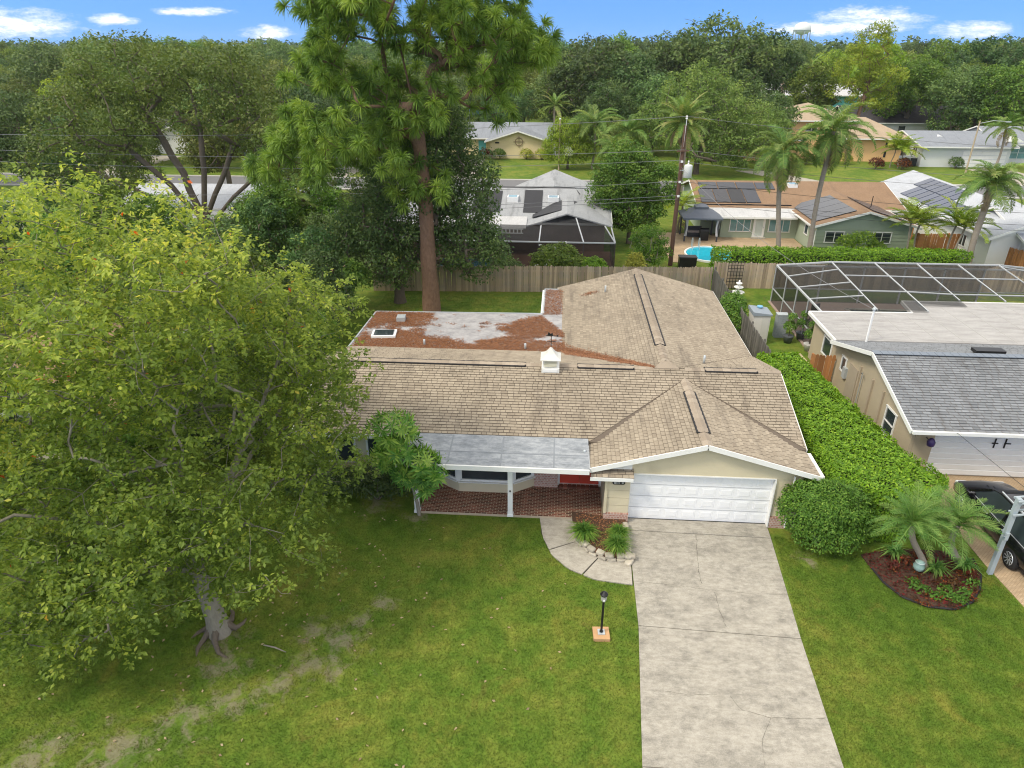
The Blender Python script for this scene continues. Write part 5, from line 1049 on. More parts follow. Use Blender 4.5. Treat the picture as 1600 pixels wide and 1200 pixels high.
hd = thing('dark_roof_house', 'cream house with charcoal roof behind the peach house', 'house'); gable(hd, 50.0, 68.0, 131, 141, 2.9, 5.3, 'x', WHITEW, ROOF_DARK, .8); win(hd, (54.5, 131, 1.6), 1.8, 1.4, '-y', WHITE, GLASS, 2, 3); win(hd, (59, 131, 1.6), 1.2, 1.6, '-y', WHITE, GLASS, 1)
ht = thing('teal_house', 'bright teal house with white fascia far behind the tall pine', 'house'); gable(ht, 44, 64, 166, 178, 5.2, 7.2, 'x', TEALW, ROOF_WHITE, 1.0); win(ht, (50, 166, 3.6), 2.4, 1.6, '-y', WHITE, GLASS, 2); win(ht, (57, 166, 3.6), 2.4, 1.6, '-y', WHITE, GLASS, 2)
hwl = thing('white_gable_house', 'white-roofed house glimpsed through the spreading oak', 'house'); gable(hwl, -70, -52, 110, 120, 2.8, 4.8, 'x', WHITEW, ROOF_WHITE, .6); gable(hwl, -62, -55, 106, 112, 2.7, 4.2, 'y', WHITEW, ROOF_WHITE, .6, wallname='gable_wall'); win(hwl, (-66, 110, 1.5), 2, 1.2, '-y', WHITE, GLASS, 2)
hfl = thing('far_left_house', 'cream house with tan roof at the far left edge', 'house'); gable(hfl, -118, -97, 121, 131, 2.8, 5.0, 'x', YELW, ROOF_TILE, .7); win(hfl, (-101, 121, 1.5), 2, 1.2, '-y', WHITE, GLASS, 2)
hl = thing('white_roof_house', 'low white-roofed house behind the leafy front tree at left', 'house'); gable(hl, -38, -22, 57.5, 67, 2.5, 3.6, 'x', WHITEW, ROOF_PALE, .6); MB().slab([(-35, 54.8, 2.1), (-25, 54.8, 2.1), (-25, 57.6, 2.45), (-35, 57.6, 2.45)], .1).build('lanai_roof', ROOF_WHITE, hl); win(hl, (-25, 57.5, 1.4), 2.0, 1.2, '-y', WHITE, GLASS, 2); win(hl, (-33, 57.5, 1.4), 2.0, 1.2, '-y', WHITE, GLASS, 2)
hl2 = thing('grey_left_house', 'grey roofed house beyond the tree at the left edge', 'house'); gable(hl2, -66, -48, 48, 58, 2.5, 3.9, 'x', WHITEW, ROOF_GREY, .6); win(hl2, (-52, 48, 1.4), 2.0, 1.2, '-y', WHITE, GLASS, 2)
hlx = thing('left_neighbour_house', 'terracotta roofed house half hidden behind the front tree', 'house'); gable(hlx, -32, -17, 22, 31, 2.4, 3.8, 'x', CREAM, ROOF_BROWN, .5)
# ---- fences: every board its own piece
bm = {}
def fence(name, label, a, b, h=1.8, mat=FENCEW, bw=.145, gap=.012, group=None, posts=True, seed=0):
    a, b = Vector((*a, 0)), Vector((*b, 0)); d = b - a; L = d.length; d.normalize(); n = int(L / (bw + gap)); rz = math.atan2(d.y, d.x); o = thing(name, label, 'fence', a, group, rz); rg = random.Random(seed)
    key = (mat.name, h, bw)
    if key not in bm:
        bm[key] = [MB().add([(-bw / 2, -.01, 0), (bw / 2, -.01, 0), (bw / 2, -.01, h - .05), (bw / 2 - .035, -.01, h), (-bw / 2 + .035, -.01, h), (-bw / 2, -.01, h - .05), (-bw / 2, .01, 0), (bw / 2, .01, 0), (bw / 2, .01, h - .05), (bw / 2 - .035, .01, h), (-bw / 2 + .035, .01, h), (-bw / 2, .01, h - .05)], [(0, 1, 2, 3, 4, 5), (11, 10, 9, 8, 7, 6)] + [(i, 6 + i, 6 + (i + 1) % 6, (i + 1) % 6) for i in range(6)]).mesh(mat)]
    for i in range(n): put('board', bm[key][0], o, ((bw + gap) * (i + .5), rg.uniform(-.006, .006), rg.uniform(-.03, .02)), (rg.uniform(-.012, .012), rg.uniform(-.008, .008), rg.uniform(-.03, .03)))
    for z in (.35, 1.45): MB().b2(0, L, .012, .06, z - .045, z + .045).build('rail', mat, o)
    for i in range(int(L / 2.4) + 1): x = min(L - .05, i * 2.4 + .05); MB().b2(x - .045, x + .045, .06, .15, 0, h + .02).build('post', mat, o)
    return o
fence('rear_fence', 'weathered brown board fence across the back garden', (-12.5, 43.75), (10.25, 44.85), seed=1)
fence('side_fence', 'dark grey board fence between the gardens, front stretch', (10.3, 37.3), (10.35, 30.6), mat=FENCEG, seed=2); fence('side_fence', 'dark grey board fence between the gardens, rear stretch', (10.3, 44.85), (10.3, 38.9), mat=FENCEG, seed=3)
fence('neighbour_rear_fence', 'weathered board fence behind the white framed pool enclosure', (10.6, 46.0), (38, 46.6), seed=4)
fence('orange_fence', 'orange wood fence beside the green house', (28.0, 55.2), (31.3, 55.3), mat=FENCEO, seed=5); fence('orange_fence', 'orange wood fence slanting toward the solar array house', (31.4, 55.2), (34.6, 46.9), mat=FENCEO, seed=6); fence('orange_fence', 'short orange fence run behind the green house', (28.4, 63.5), (30.2, 60.3), mat=FENCEO, seed=7)
fence('gate_panel', 'short brown wooden gate between hedge and tan house', (12.3, 30.9), (13.45, 30.9), 1.7, FENCEO, seed=8)
# ------------------------------------------------------------------ the plants
# ---- broad-leaved front tree
def front_tree():
    rng = np.random.default_rng(101); base = Vector((-9.3, 13.7, 0))
    lobes = [(-.8, .4, 10.1, 3.2, 3.4, 2.6), (-3.6, .6, 9.2, 3.2, 3.8, 3.2), (.6, 2.8, 8.4, 2.6, 3.2, 2.6), (1.6, 4.2, 6.9, 2.5, 3.0, 2.3), (2.2, 2.0, 5.2, 2.0, 2.6, 2.4), (.9, 5.4, 4.6, 2.3, 2.2, 2.0), (-3.8, -1.4, 5.2, 3.0, 2.6, 3.0), (-.6, -1.6, 4.4, 2.6, 1.8, 2.2), (1.6, -.2, 3.4, 2.0, 2.0, 1.7), (-1.6, -2.3, 2.6, 1.5, 1.0, 1.3), (-3.2, -1.9, 1.9, 1.8, 1.2, 1.2), (-4.8, -2.4, 2.4, 1.8, 1.4, 1.6), (-6.2, 1.5, 6.5, 3.0, 4.0, 4.0), (-.8, -1.0, 6.2, 3.0, 1.8, 2.4), (-2.4, -1.6, 3.8, 2.4, 1.4, 1.8), (.4, -.8, 5.6, 2.2, 1.6, 2.0), (.1, -.7, 2.7, 1.3, .8, .9), (-2.0, 5.5, 6.5, 3.5, 3.0, 3.0)]
    C = spread(crown_pts(lobes, 3000, rng, .35), .40)[:1050]; C = C[C[:, 2] > .7]
    trunk = [np.array(p) for p in ((0, 0, -.2), (-.05, .02, .6), (-.2, .1, 1.4), (-.35, .2, 2.2), (-.4, .35, 3.0))]
    ch = grow(trunk, C, rng, seg=.5, r_base=.22, r_tip=.0055, first=3, wob=.08, lift=.06, limbs=[(4, [(-1.5, .6, 5.0), (-2.6, .8, 7.2), (-3.6, .8, 9.0)]), (4, [(-.5, .8, 5.2), (-.9, .9, 7.4), (-.6, .8, 9.8)]), (4, [(.6, 1.4, 4.6), (1.2, 2.8, 6.2), (1.6, 4.0, 7.6)]), (3, [(.7, -.2, 3.2), (1.5, -.1, 4.0), (2.2, .6, 4.8)]), (4, [(-1.8, -.6, 4.2), (-3.4, -1.4, 5.0), (-4.8, -2.0, 4.6)]), (4, [(-2.4, 1.2, 4.6), (-4.6, 1.8, 6.0), (-6.4, 2.0, 7.4)]), (4, [(.2, 2.6, 3.8), (.6, 4.6, 4.6), (.9, 6.0, 5.2)]), (3, [(-.8, -.9, 2.9), (-1.8, -2.0, 3.2), (-2.8, -2.7, 2.5)])])
    ch[0][1][:3] *= np.array([1.7, 1.25, 1.05])
    # bare twigs that stick out of the foliage
    for i in rng.choice(len(C), 260, replace=False):
        d = unit(rng.normal(size=3) + np.array([0, 0, -.2])); p = C[i]; q = p + d * .35 + rng.normal(size=3) * .05; ch.append((np.stack([p - d * .3, p, q, q + d * .35 + rng.normal(size=3) * .08]), np.array([.012, .010, .007, .004])))
    o = thing('leafy_tree', 'large spreading broad-leaved tree with yellow-green leaves on the front lawn', 'tree', base)
    v, f = tube_np(ch[:1], 12); t_o = put('trunk', mesh_np(v, f, BARK_PALE, None, True), o); big = [c for c in ch[1:] if c[1].max() > .035]; small = [c for c in ch[1:] if c[1].max() <= .035]
    for c in big[:60]: v, f = tube_np([c], 7); put('limb', mesh_np(v, f, BARK_PALE, None, True), o)
    v, f = tube_np(big[60:] + small, 5); tag(put('twigs', mesh_np(v, f, BARK_PALE, None, True), o), kind='stuff')
    for k in range(6):
        a = k * .9 + .3; m = MB().tube([(.18 * math.cos(a), .18 * math.sin(a), .28), (.42 * math.cos(a), .42 * math.sin(a), .05), ((.62 + .1 * (k % 3)) * math.cos(a + .3), (.62 + .1 * (k % 3)) * math.sin(a + .3), .0), ((.85 + .2 * (k % 3)) * math.cos(a + .6), (.85 + .2 * (k % 3)) * math.sin(a + .6), -.05)], [.13, .08, .06, .03], 7); m.build('root', BARK, o, True)
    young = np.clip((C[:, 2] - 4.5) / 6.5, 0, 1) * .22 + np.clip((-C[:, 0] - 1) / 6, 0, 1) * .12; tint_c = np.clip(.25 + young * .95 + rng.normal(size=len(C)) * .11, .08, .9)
    # leaves hang in fans round each twig end
    n = len(C); sub = np.repeat(np.arange(n), 10); SC = C[sub] + rng.normal(size=(len(sub), 3)) * np.array([.29, .29, .24]); per = 13; idx = np.repeat(np.arange(len(SC)), per)
    a = rng.random(len(idx)) * 2 * PI; el_ = rng.normal(size=len(idx)) * .45 - .35; D = np.stack([np.cos(a) * np.cos(el_), np.sin(a) * np.cos(el_), np.sin(el_)], 1); P = SC[idx] + D * .04 + rng.normal(size=D.shape) * .045
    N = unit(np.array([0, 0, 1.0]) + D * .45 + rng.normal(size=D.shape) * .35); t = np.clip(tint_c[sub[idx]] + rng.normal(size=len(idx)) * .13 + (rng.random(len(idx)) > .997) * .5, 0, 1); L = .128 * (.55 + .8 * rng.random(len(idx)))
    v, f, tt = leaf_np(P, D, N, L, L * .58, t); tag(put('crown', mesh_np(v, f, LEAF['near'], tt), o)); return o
front_tree()
# ---- tall pine
def pine():
    rng = np.random.default_rng(55); Y = 39.9; base = V(675, 488, Y); base.z = 0
    L = [(490, 45, 48, 45), (560, 22, 70, 40), (650, 28, 80, 45), (740, 30, 72, 45), (812, 62, 46, 40), (765, 88, 60, 36), (690, 72, 55, 34), (515, 125, 58, 36), (600, 150, 70, 46), (658, 170, 46, 46), (560, 195, 66, 42), (480, 205, 46, 36), (448, 240, 38, 30), (520, 245, 62, 28), (600, 232, 56, 36), (655, 262, 34, 40), (428, 268, 18, 22), (772, 138, 26, 24), (640, 292, 22, 14), (600, -45, 100, 45), (705, -60, 105, 55), (650, -110, 80, 40), (500, 0, 40, 40), (850, 75, 16, 22)]
    T = []; rad = []
    for px, py, rx, ry in L:
        n = max(3, int(rx * ry / 330)); dep = rx * .05
        for _ in range(n):
            a = rng.random() * 2 * PI; r = rng.random() ** .5; p = np.array(V(px + rx * .9 * r * math.cos(a), py + ry * .9 * r * math.sin(a), Y + rng.uniform(-dep * 1.3, dep)) - base)
            for _ in range(8): T.append(p + rng.normal(size=3) * np.array([.55, .55, .38]))
    T = spread(np.array(T), .42)
    tr = [np.array(V(px, py, Y) - base) for px, py in ((675, 488), (671, 430), (667, 360), (662, 290), (656, 235), (648, 175), (636, 120), (622, 60), (612, 0), (606, -60))]; tr[0][2] = -.2
    ch = grow(tr, T, rng, seg=.8, r_base=.42, r_tip=.012, first=4, wob=.14, lift=-.02)
    o = thing('tall_pine', 'tall long-needled pine with bare red-brown trunk behind the house', 'tree', base)
    ch[0][1][:5] = np.linspace(.47, .37, 5); ch[0][1][0] = .56
    fine = [(np.stack([np.interp(np.linspace(0, 1, 110), np.linspace(0, 1, len(ch[0][0])), ch[0][0][:, k]) for k in range(3)], 1), np.interp(np.linspace(0, 1, 110), np.linspace(0, 1, len(ch[0][0])), ch[0][1]) * (1 + .03 * rng.normal(size=110)))]
    v, f = tube_np(fine, 18); v = v + rng.normal(size=v.shape) * np.array([.022, .022, .03]); put('trunk', mesh_np(v, f, BARK_PINE, None, True), o)
    big = sorted(ch[1:], key=lambda c: -c[1].max()); 
    for c in big[:26]: v, f = tube_np([c], 8); put('limb', mesh_np(v, f, BARK_PINE, None, True), o)
    v, f = tube_np(big[26:], 5); tag(put('twigs', mesh_np(v, f, BARK_PINE, None, True), o), kind='stuff')
    n = len(T); out = unit(T - (T.mean(0) * .5 + np.array([0, 0, T[:, 2].mean() * .5]))); per = 100; idx = np.repeat(np.arange(n), per)
    D = unit(rng.normal(size=(len(idx), 3)) * .8 + out[idx] * .55 + np.array([0, 0, .25])); ln = .62 * (.7 + .5 * rng.random(len(idx))); P = T[idx] + D * .03
    S = unit(np.cross(D, rng.normal(size=D.shape))) * .021; M = P + D * (ln * .6)[:, None]; E_ = M + unit(D + np.array([0, 0, -.75])) * (ln * .45)[:, None]
    Vv = np.stack([P - S * .7, P + S * .7, M + S, M - S, E_], 1).reshape(-1, 3); b = np.arange(len(idx)) * 5
    q4 = np.stack([b, b + 1, b + 2, b + 3], 1); t3 = np.stack([b + 3, b + 2, b + 4], 1); F = q4.tolist() + t3.tolist(); tc_ = np.clip(.45 + rng.normal(size=n) * .22, 0, 1)
    put('crown', mesh_np(Vv, F, LEAF['pine'], np.repeat(np.clip(tc_[idx] + rng.normal(size=len(idx)) * .15, 0, 1), 5)), o)
pine()
# ---- dark tree under the pine, big oak, other single trees
def single(name, label, loc, seed, h, lobes, ncl, crad, per, ls, rb, th, mat, bark=BARK, **kw): return plant_tree(name, label, broadleaf(seed, h, lobes, ncl, crad, per, ls, rb, th, mat, bark, **kw), loc)
single('laurel_tree', 'dense dark green tree standing close behind the pine trunk', (-10.2, 41.6, 0), 7, 11, [(2.4, .5, 9.0, 2.6, 2.2, 2.8), (4.2, .4, 7.0, 2.3, 2.0, 2.8), (1.0, 0, 6.4, 3.2, 2.4, 2.8), (-1.8, 0, 4.6, 2.0, 2.0, 2.6), (4.6, 0, 4.0, 2.4, 1.8, 2.2), (-.6, -.6, 3.2, 2.6, 1.8, 1.8), (3.0, .4, 11.0, 1.4, 1.4, 1.4)], 560, .68, 85, .20, .34, 2.2, LEAF['dark'], bare=.03)
single('spreading_oak', 'wide spreading oak with forked bare limbs at upper left', (-28.4, 53.0, 0), 9, 16, [(0, 0, 11.8, 7, 5, 2.8), (-7, 0, 10.2, 4.8, 4.4, 3.0), (5.6, 0, 10.2, 3.6, 4, 2.6), (-3.6, 1, 13.4, 5.2, 4.4, 2.4), (-10, 0, 7.2, 3.0, 3.4, 2.4), (6.8, 0, 8.0, 2.4, 3.0, 1.8), (2.6, 0, 13.2, 3.6, 3.6, 2.0), (-7, -1, 5.6, 3, 2.5, 1.4)], 430, .85, 72, .25, .60, 3.2, LEAF['oak'], first=3, bare=.05, limbs=[(3, [(-2.2, 0, 5.2), (-5.0, 0, 8.0), (-8.0, 0, 10.0)]), (3, [(-1.2, .4, 6.0), (-2.8, .6, 9.5), (-4.2, .8, 12.6)]), (3, [(.6, .2, 6.2), (1.0, .2, 9.5), (.8, .2, 12.2)]), (3, [(2.0, 0, 5.6), (3.6, 0, 8.4), (5.8, 0, 10.2)]), (2, [(-3.4, -.5, 4.2), (-6.5, -.6, 5.6), (-9.5, -.2, 7.0)]), (2, [(3.0, -.4, 4.4), (5.2, -.5, 6.2), (6.8, -.3, 7.8)])])
single('round_tree', 'rounded mid-green tree right of the weathered grey house', (5.8, 57.5, 0), 12, 8.2, [(-.4, 0, 5.6, 2.7, 2.6, 2.2), (-1.9, 0, 4.2, 1.9, 2, 2.0), (2.1, 0, 4.9, 2.0, 2, 1.9), (.2, 0, 3.0, 2.6, 2, 1.8), (-.6, 0, 6.9, 1.9, 1.6, 1.2)], 330, .55, 95, .19, .17, 1.4, LEAF['mid'], BARK, bare=.03)
single('small_fruit_tree', 'small glossy round tree with pale trunk just behind the fence', (6.45, 49.6, 0), 14, 3.4, [(0, 0, 2.3, 1.35, 1.2, 1.05), (.6, 0, 1.5, 1.0, 1, .9), (-.6, 0, 1.4, .9, 1, .8)], 80, .34, 85, .13, .11, .9, LEAF['bush'], BARK_PALE)
single('olive_crowned_tree', 'large olive-green tree standing on the lawn behind the date palm', (17.4, 93.0, 0), 15, 13, [(0, 0, 8.4, 6, 5, 3.6), (-4.2, 0, 6.4, 4.2, 4, 3.0), (4.8, 0, 6.0, 4.2, 4, 3.4), (1, -2, 4.4, 5.6, 3, 2.8), (-.5, 0, 11.2, 3.6, 3, 2.0), (5, -1, 3.4, 3.6, 3, 2.2)], 400, .85, 75, .28, .36, 2.4, LEAF['oak'])
single('weeping_tree', 'pale green weeping tree on the lawn beside the yellow house', (.8, 96.0, 0), 16, 7, [(0, 0, 4.8, 2.8, 2, 1.8), (-2.0, 0, 2.8, 1.6, 1.4, 1.8), (2.0, 0, 2.8, 1.6, 1.4, 1.8), (0, -1, 2.2, 2.2, 1, 1.6)], 240, .5, 70, .30, .16, 1.8, LEAF['lime'], droop=1.2, aspect=.25)
def tallpine(loc, s=1.0):
    return single('slender_pine', 'tall slender pine with thin trunk and olive crown at upper right', loc, 18, 18, [(0, 0, 15, 3.4, 3, 2.4), (-1.5, 0, 11.5, 3.6, 3, 2.4), (2.6, 0, 10.5, 3.8, 3, 2.6), (-2.6, 0, 8.2, 2.6, 2, 1.6), (2.5, 0, 7.2, 3.0, 2, 1.6), (1.0, 0, 17.2, 1.8, 1.6, 1.2)], 210, .7, 70, .30, .30, 12.5, LEAF['lime'], BARK_PINE, lean=(1.2, 0), bare=.1)
tallpine((47.5, 122, 0))
# ---- round the left of the house
SMALL = [broadleaf(200 + i, 5, [(0, 0, 3.4, 1.9, 1.8, 1.6), (-.9, .3, 2.2, 1.4, 1.3, 1.3), (1.0, -.2, 2.4, 1.4, 1.3, 1.3), (.1, 0, 4.4, 1.2, 1.2, .9), (0, -.5, 1.3, 1.6, 1.2, .9)], 110, .42, 80, .17, .12, 1.0, LEAF[k], BARK) for i, k in enumerate(('dark', 'mid', 'dark', 'bush'))]
LB = [(-13.2, 35.0, 0, 1.0, 'dense dark shrub tree beside the flat roof corner'), (-16.6, 33.4, 1, 1.1, 'mid-green garden tree left of the flat roof'), (-14.6, 39.6, 2, 1.05, 'dark leafy tree left of the pine trunk'), (-19.6, 37.6, 0, 1.2, 'dark bushy tree in the left back garden'), (-12.2, 31.0, 3, .62, 'low green shrub against the left house wall'), (-18.0, 29.4, 1, 1.0, 'green shrub tree behind the front tree crown'), (-22.5, 33.0, 2, 1.2, 'dark tree in the left side garden'), (-25.5, 41.5, 1, 1.25, 'mid-green tree by the left fence corner'), (-20.5, 45.8, 0, 1.1, 'dark tree beyond the left end of the rear fence'), (-28.5, 37.0, 3, 1.25, 'green tree far left of the back garden'), (-24.0, 27.5, 0, 1.1, 'dark tree beside the terracotta roof'), (-31.0, 45.5, 1, 1.3, 'mid-green tree before the white-roofed house'), (-16.5, 46.5, 2, .9, 'dark shrub behind the left rear fence'), (-38, 40, 0, 1.4, 'dark tree at the left frame edge'), (-13.6, 26.6, 2, .95, 'dark shrub tree at the left gable wall'), (-12.6, 22.6, 0, .75, 'dark shrub at the front left house corner'), (-16.8, 24.4, 3, .9, 'green shrub between the two houses'), (-44, 49, 2, 1.3, 'dark tree beside the grey roofed left house'), (-16.2, 20.6, 1, .85, 'green shrub tree behind the front tree trunk'), (-20.2, 20.0, 0, .95, 'dark shrub tree before the terracotta roof'), (-14.6, 29.6, 3, .9, 'green shrub tree left of the main roof'), (-34.5, 48.6, 1, 1.2, 'mid-green tree before the low white-roofed house'), (-23.2, 49.4, 0, 1.0, 'dark tree right of the spreading oak trunk'), (-19.5, 52.6, 1, 1.35, 'mid-green tree at the right end of the low white-roofed house'), (-28.5, 48.0, 3, 1.05, 'green shrub tree under the spreading oak'), (-15.0, 53.5, 0, 1.2, 'dark tree beside the left end of the dark screen enclosure'), (-17.8, 50.2, 3, 1.1, 'green tree left of the dark screen enclosure'), (-39.5, 53.5, 2, 1.4, 'dark tree left of the spreading oak')]
for i, (x, y, k, s, lb) in enumerate(LB): plant_tree('garden_tree', lb, SMALL[k], (x, y, 0), 'garden trees left of the house', i * 1.7, s)
shrub('foundation_shrub', 'dark green shrub against the house left of the porch', (-6.4, 20.3, 0), [(0, 0, .7, 1.0, .6, .7), (.7, .1, .5, .6, .5, .55), (-.9, .1, .6, .7, .5, .6)], 3200, .13, LEAF['dark'], 3)
shrub('foundation_shrub', 'dark low shrub under the left front windows', (-8.4, 20.4, 0), [(0, 0, .6, .9, .55, .65), (-.8, 0, .5, .6, .5, .5)], 2400, .13, LEAF['dark'], 4)
# plumeria-like pink flowering shrub
shrub('flowering_shrub', 'dark shrub with a few pink blossoms left of the pine', (-12.6, 38.2, 0), [(0, 0, 2.6, 1.4, 1.1, 1.1), (-.8, 0, 1.8, 1.2, 1, 1)], 2600, .30, LEAF['mid'], 5, flower=LEAF['pink'], nfl=10, aspect=.28)
# ---- whorled shrub tree at the porch
def whorled():
    rng = np.random.default_rng(66); o = thing('whorled_shrub', 'shrub tree with drooping whorls of long leaves at the porch end', 'shrub', (-4.72, 19.45, 0))
    heads = [np.array(V(px, py, y)) - np.array((-4.72, 19.45, 0)) for px, py, y in ((612, 668, 19.7), (625, 700, 19.5), (652, 722, 19.25), (640, 735, 19.3), (672, 735, 19.2), (655, 752, 19.2), (615, 712, 19.8))]; rr = [.72, .74, .58, .56, .56, .60, .6]
    m = MB().tube([(.05, 0, -.05), (.0, .02, .5), (-.1, .05, 1.0), (-.2, .1, 1.4)], [.07, .06, .05, .045], 8)
    for h in heads: m.tube([(-.15, .08, 1.1), ((h[0] - .1) * .6, h[1] * .6, h[2] * .72), (h[0], h[1], h[2] - .1)], [.04, .03, .02], 6)
    m.build('stem', BARK_PALE, o, True); P, D, N, L, T = [], [], [], [], []
    for h, r in zip(heads, rr):
        d = unit(rng.normal(size=(34, 3))); d[:, 2] = np.abs(d[:, 2]) * .9 - .15; W_ = h + d * r * np.array([1, 1, .75]); bb = .18 if h[2] > 2.2 else 0
        for w, dd in zip(W_, d):
            k = 10; a = np.arange(k) * 2 * PI / k + rng.random(); b = np.clip(.5 + bb + rng.normal() * .2, .1, 1)
            t1 = unit(np.cross(dd, [.3, .2, .9])); t2 = np.cross(dd, t1); dirs = np.cos(a)[:, None] * t1 + np.sin(a)[:, None] * t2 + dd * .45 + np.array([0, 0, -.35])
            P += [w] * k; D += list(dirs); N += [dd + np.array([0, 0, .5])] * k; L += list(.37 * (.8 + .4 * rng.random(k))); T += list(np.clip(b + rng.normal(size=k) * .12, 0, 1))
    L = np.array(L); v, f, t = leaf_np(np.array(P), np.array(D), np.array(N), L, L * .2, np.array(T)); put('foliage', mesh_np(v, f, LEAF['whorl'], t), o)
whorled()
# ---- hedges: leaves crowd the skin of a clipped block
def hedge(name, label, poly, h, n, size, mat, seed, rough=.16, tb=.5):
    rng = np.random.default_rng(seed); o = thing(name, label, 'hedge', (0, 0, 0)); poly = [np.array(p, float) for p in poly]; per = [np.linalg.norm(poly[(i + 1) % len(poly)] - poly[i]) for i in range(len(poly))]
    A_top = .5 * abs(sum(poly[i][0] * poly[(i + 1) % len(poly)][1] - poly[(i + 1) % len(poly)][0] * poly[i][1] for i in range(len(poly)))); A_s = sum(per) * h; nt = int(n * A_top / (A_top + A_s)); xs = [p[0] for p in poly]; ys = [p[1] for p in poly]; P, Nn = [], []
    while len(P) < nt:
        p = (rng.uniform(min(xs), max(xs)), rng.uniform(min(ys), max(ys)))
        if inside(p, poly):
            e = min(abs(np.cross(poly[(i + 1) % len(poly)] - poly[i], np.array(p) - poly[i])) / per[i] for i in range(len(poly))); z = h - .22 * max(0, 1 - e / .35) ** 2
            z += rough * (mnoise.noise(Vector((p[0] * 1.1, p[1] * 1.1, seed))) + .7 * mnoise.noise(Vector((p[0] * 3.1, p[1] * 3.1, seed)))); P.append((p[0], p[1], z - abs(rng.normal()) * .09)); Nn.append((0, 0, 1))
    for i in range(len(poly)):
        a, b = poly[i], poly[(i + 1) % len(poly)]; d = (b - a) / per[i]; nn = np.array([d[1], -d[0]]); k = int(n * per[i] * h / (A_top + A_s))
        c = sum(poly) / len(poly)
        if np.dot(nn, (a + b) / 2 - c) < 0: nn = -nn
        for _ in range(k):
            s, z = rng.random(), rng.random() * (h - .02) + .02; q = a + (b - a) * s; w = rough * 1.2 * (mnoise.noise(Vector((q[0] * 1.2, q[1] * 1.2, z * 1.2 + seed))) + .6 * mnoise.noise(Vector((q[0] * 3.3, q[1] * 3.3, z * 3.3)))) - .12 * max(0, (z - h + .3) / .3) - abs(rng.normal()) * .07
            P.append((*(q + nn * w), z)); Nn.append((nn[0], nn[1], .35))
    P = np.array(P); d = np.array(Nn, float); m = len(P); N = unit(d + np.array([0, 0, .35]) + rng.normal(size=(m, 3)) * .5); A = rng.normal(size=(m, 3)) + d * .6; A -= N * np.sum(A * N, 1, keepdims=True); L = size * (.7 + .6 * rng.random(m))
    v, f, t = leaf_np(P, A, N, L, L * .52, np.clip(tb + rng.normal(size=m) * .22, 0, 1)); put('foliage', mesh_np(v, f, mat, t), o)
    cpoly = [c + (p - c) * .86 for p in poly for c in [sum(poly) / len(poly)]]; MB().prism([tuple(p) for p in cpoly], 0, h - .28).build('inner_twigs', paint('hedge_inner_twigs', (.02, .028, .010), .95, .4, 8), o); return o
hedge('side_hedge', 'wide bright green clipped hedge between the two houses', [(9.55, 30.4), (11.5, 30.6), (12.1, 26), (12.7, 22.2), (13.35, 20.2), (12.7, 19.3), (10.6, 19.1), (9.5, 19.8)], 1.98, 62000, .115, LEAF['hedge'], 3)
hedge('rear_hedge', 'long low clipped hedge behind the rear fence, before the green house', [(10.9, 47.1), (27.2, 47.6), (28.6, 48.4), (27.5, 49.3), (10.9, 48.9)], 2.2, 30000, .15, LEAF['hedge'], 4, tb=.42)
shrub('garage_shrub', 'big rounded dark green shrub at the right garage corner', (8.9, 18.9, 0), [(0, 0, 1.15, 1.32, 1.0, 1.15), (.7, .3, 1.0, 1.1, .9, 1.0), (-.35, .1, 1.35, .95, .8, .95), (.2, -.2, .6, 1.15, .9, .6)], 26000, .085, LEAF['bush'], 6, stems=5)
shrub('fence_shrub', 'dark green shrub in the gap of the grey side fence', (10.1, 38.0, 0), [(0, 0, 1.2, .8, 1.0, 1.1), (.1, -.8, .8, .7, .8, .8), (.2, .9, 1.1, .7, .7, .9)], 4500, .13, LEAF['bush'], 7)
shrub('white_flower_shrub', 'round dark shrub with white blossoms behind the rear fence', (-.1, 46.0, 0), [(0, 0, 1.5, 1.75, 1.1, 1.3), (-.8, 0, 1.1, 1.0, .9, 1.0), (.9, 0, 1.2, 1.0, .9, 1.0)], 6500, .19, LEAF['mid'], 8, flower=LEAF['flower'], nfl=34)
shrub('lime_shrub', 'light green ball shrub next to the white-flowering shrub', (2.3, 45.9, 0), [(0, 0, 1.15, .95, .8, .85), (.4, 0, 1.1, .7, .7, .75)], 3500, .13, LEAF['hedge'], 9)
shrub('spiky_shrub', 'yellow-green shrub by the small fruit tree', (5.35, 47.0, 0), [(0, 0, 1.0, .6, .5, 1.0)], 1200, .32, LEAF['yellow'], 10, aspect=.2)
shrub('yard_shrub', 'bushy green shrub left of the white-flowering shrub', (-3.6, 45.7, 0), [(0, 0, .9, 1.2, .6, .9)], 1600, .35, LEAF['dark'], 11, aspect=.2)
shrub('wall_shrub', 'light green plumeria before the green house wall', (23.2, 53.6, 0), [(0, 0, 1.5, 1.0, .7, .7), (-1.2, 0, 1.2, .6, .6, .7), (1.2, 0, 1.0, .6, .5, .5)], 1400, .28, LEAF['lime'], 12, aspect=.35)
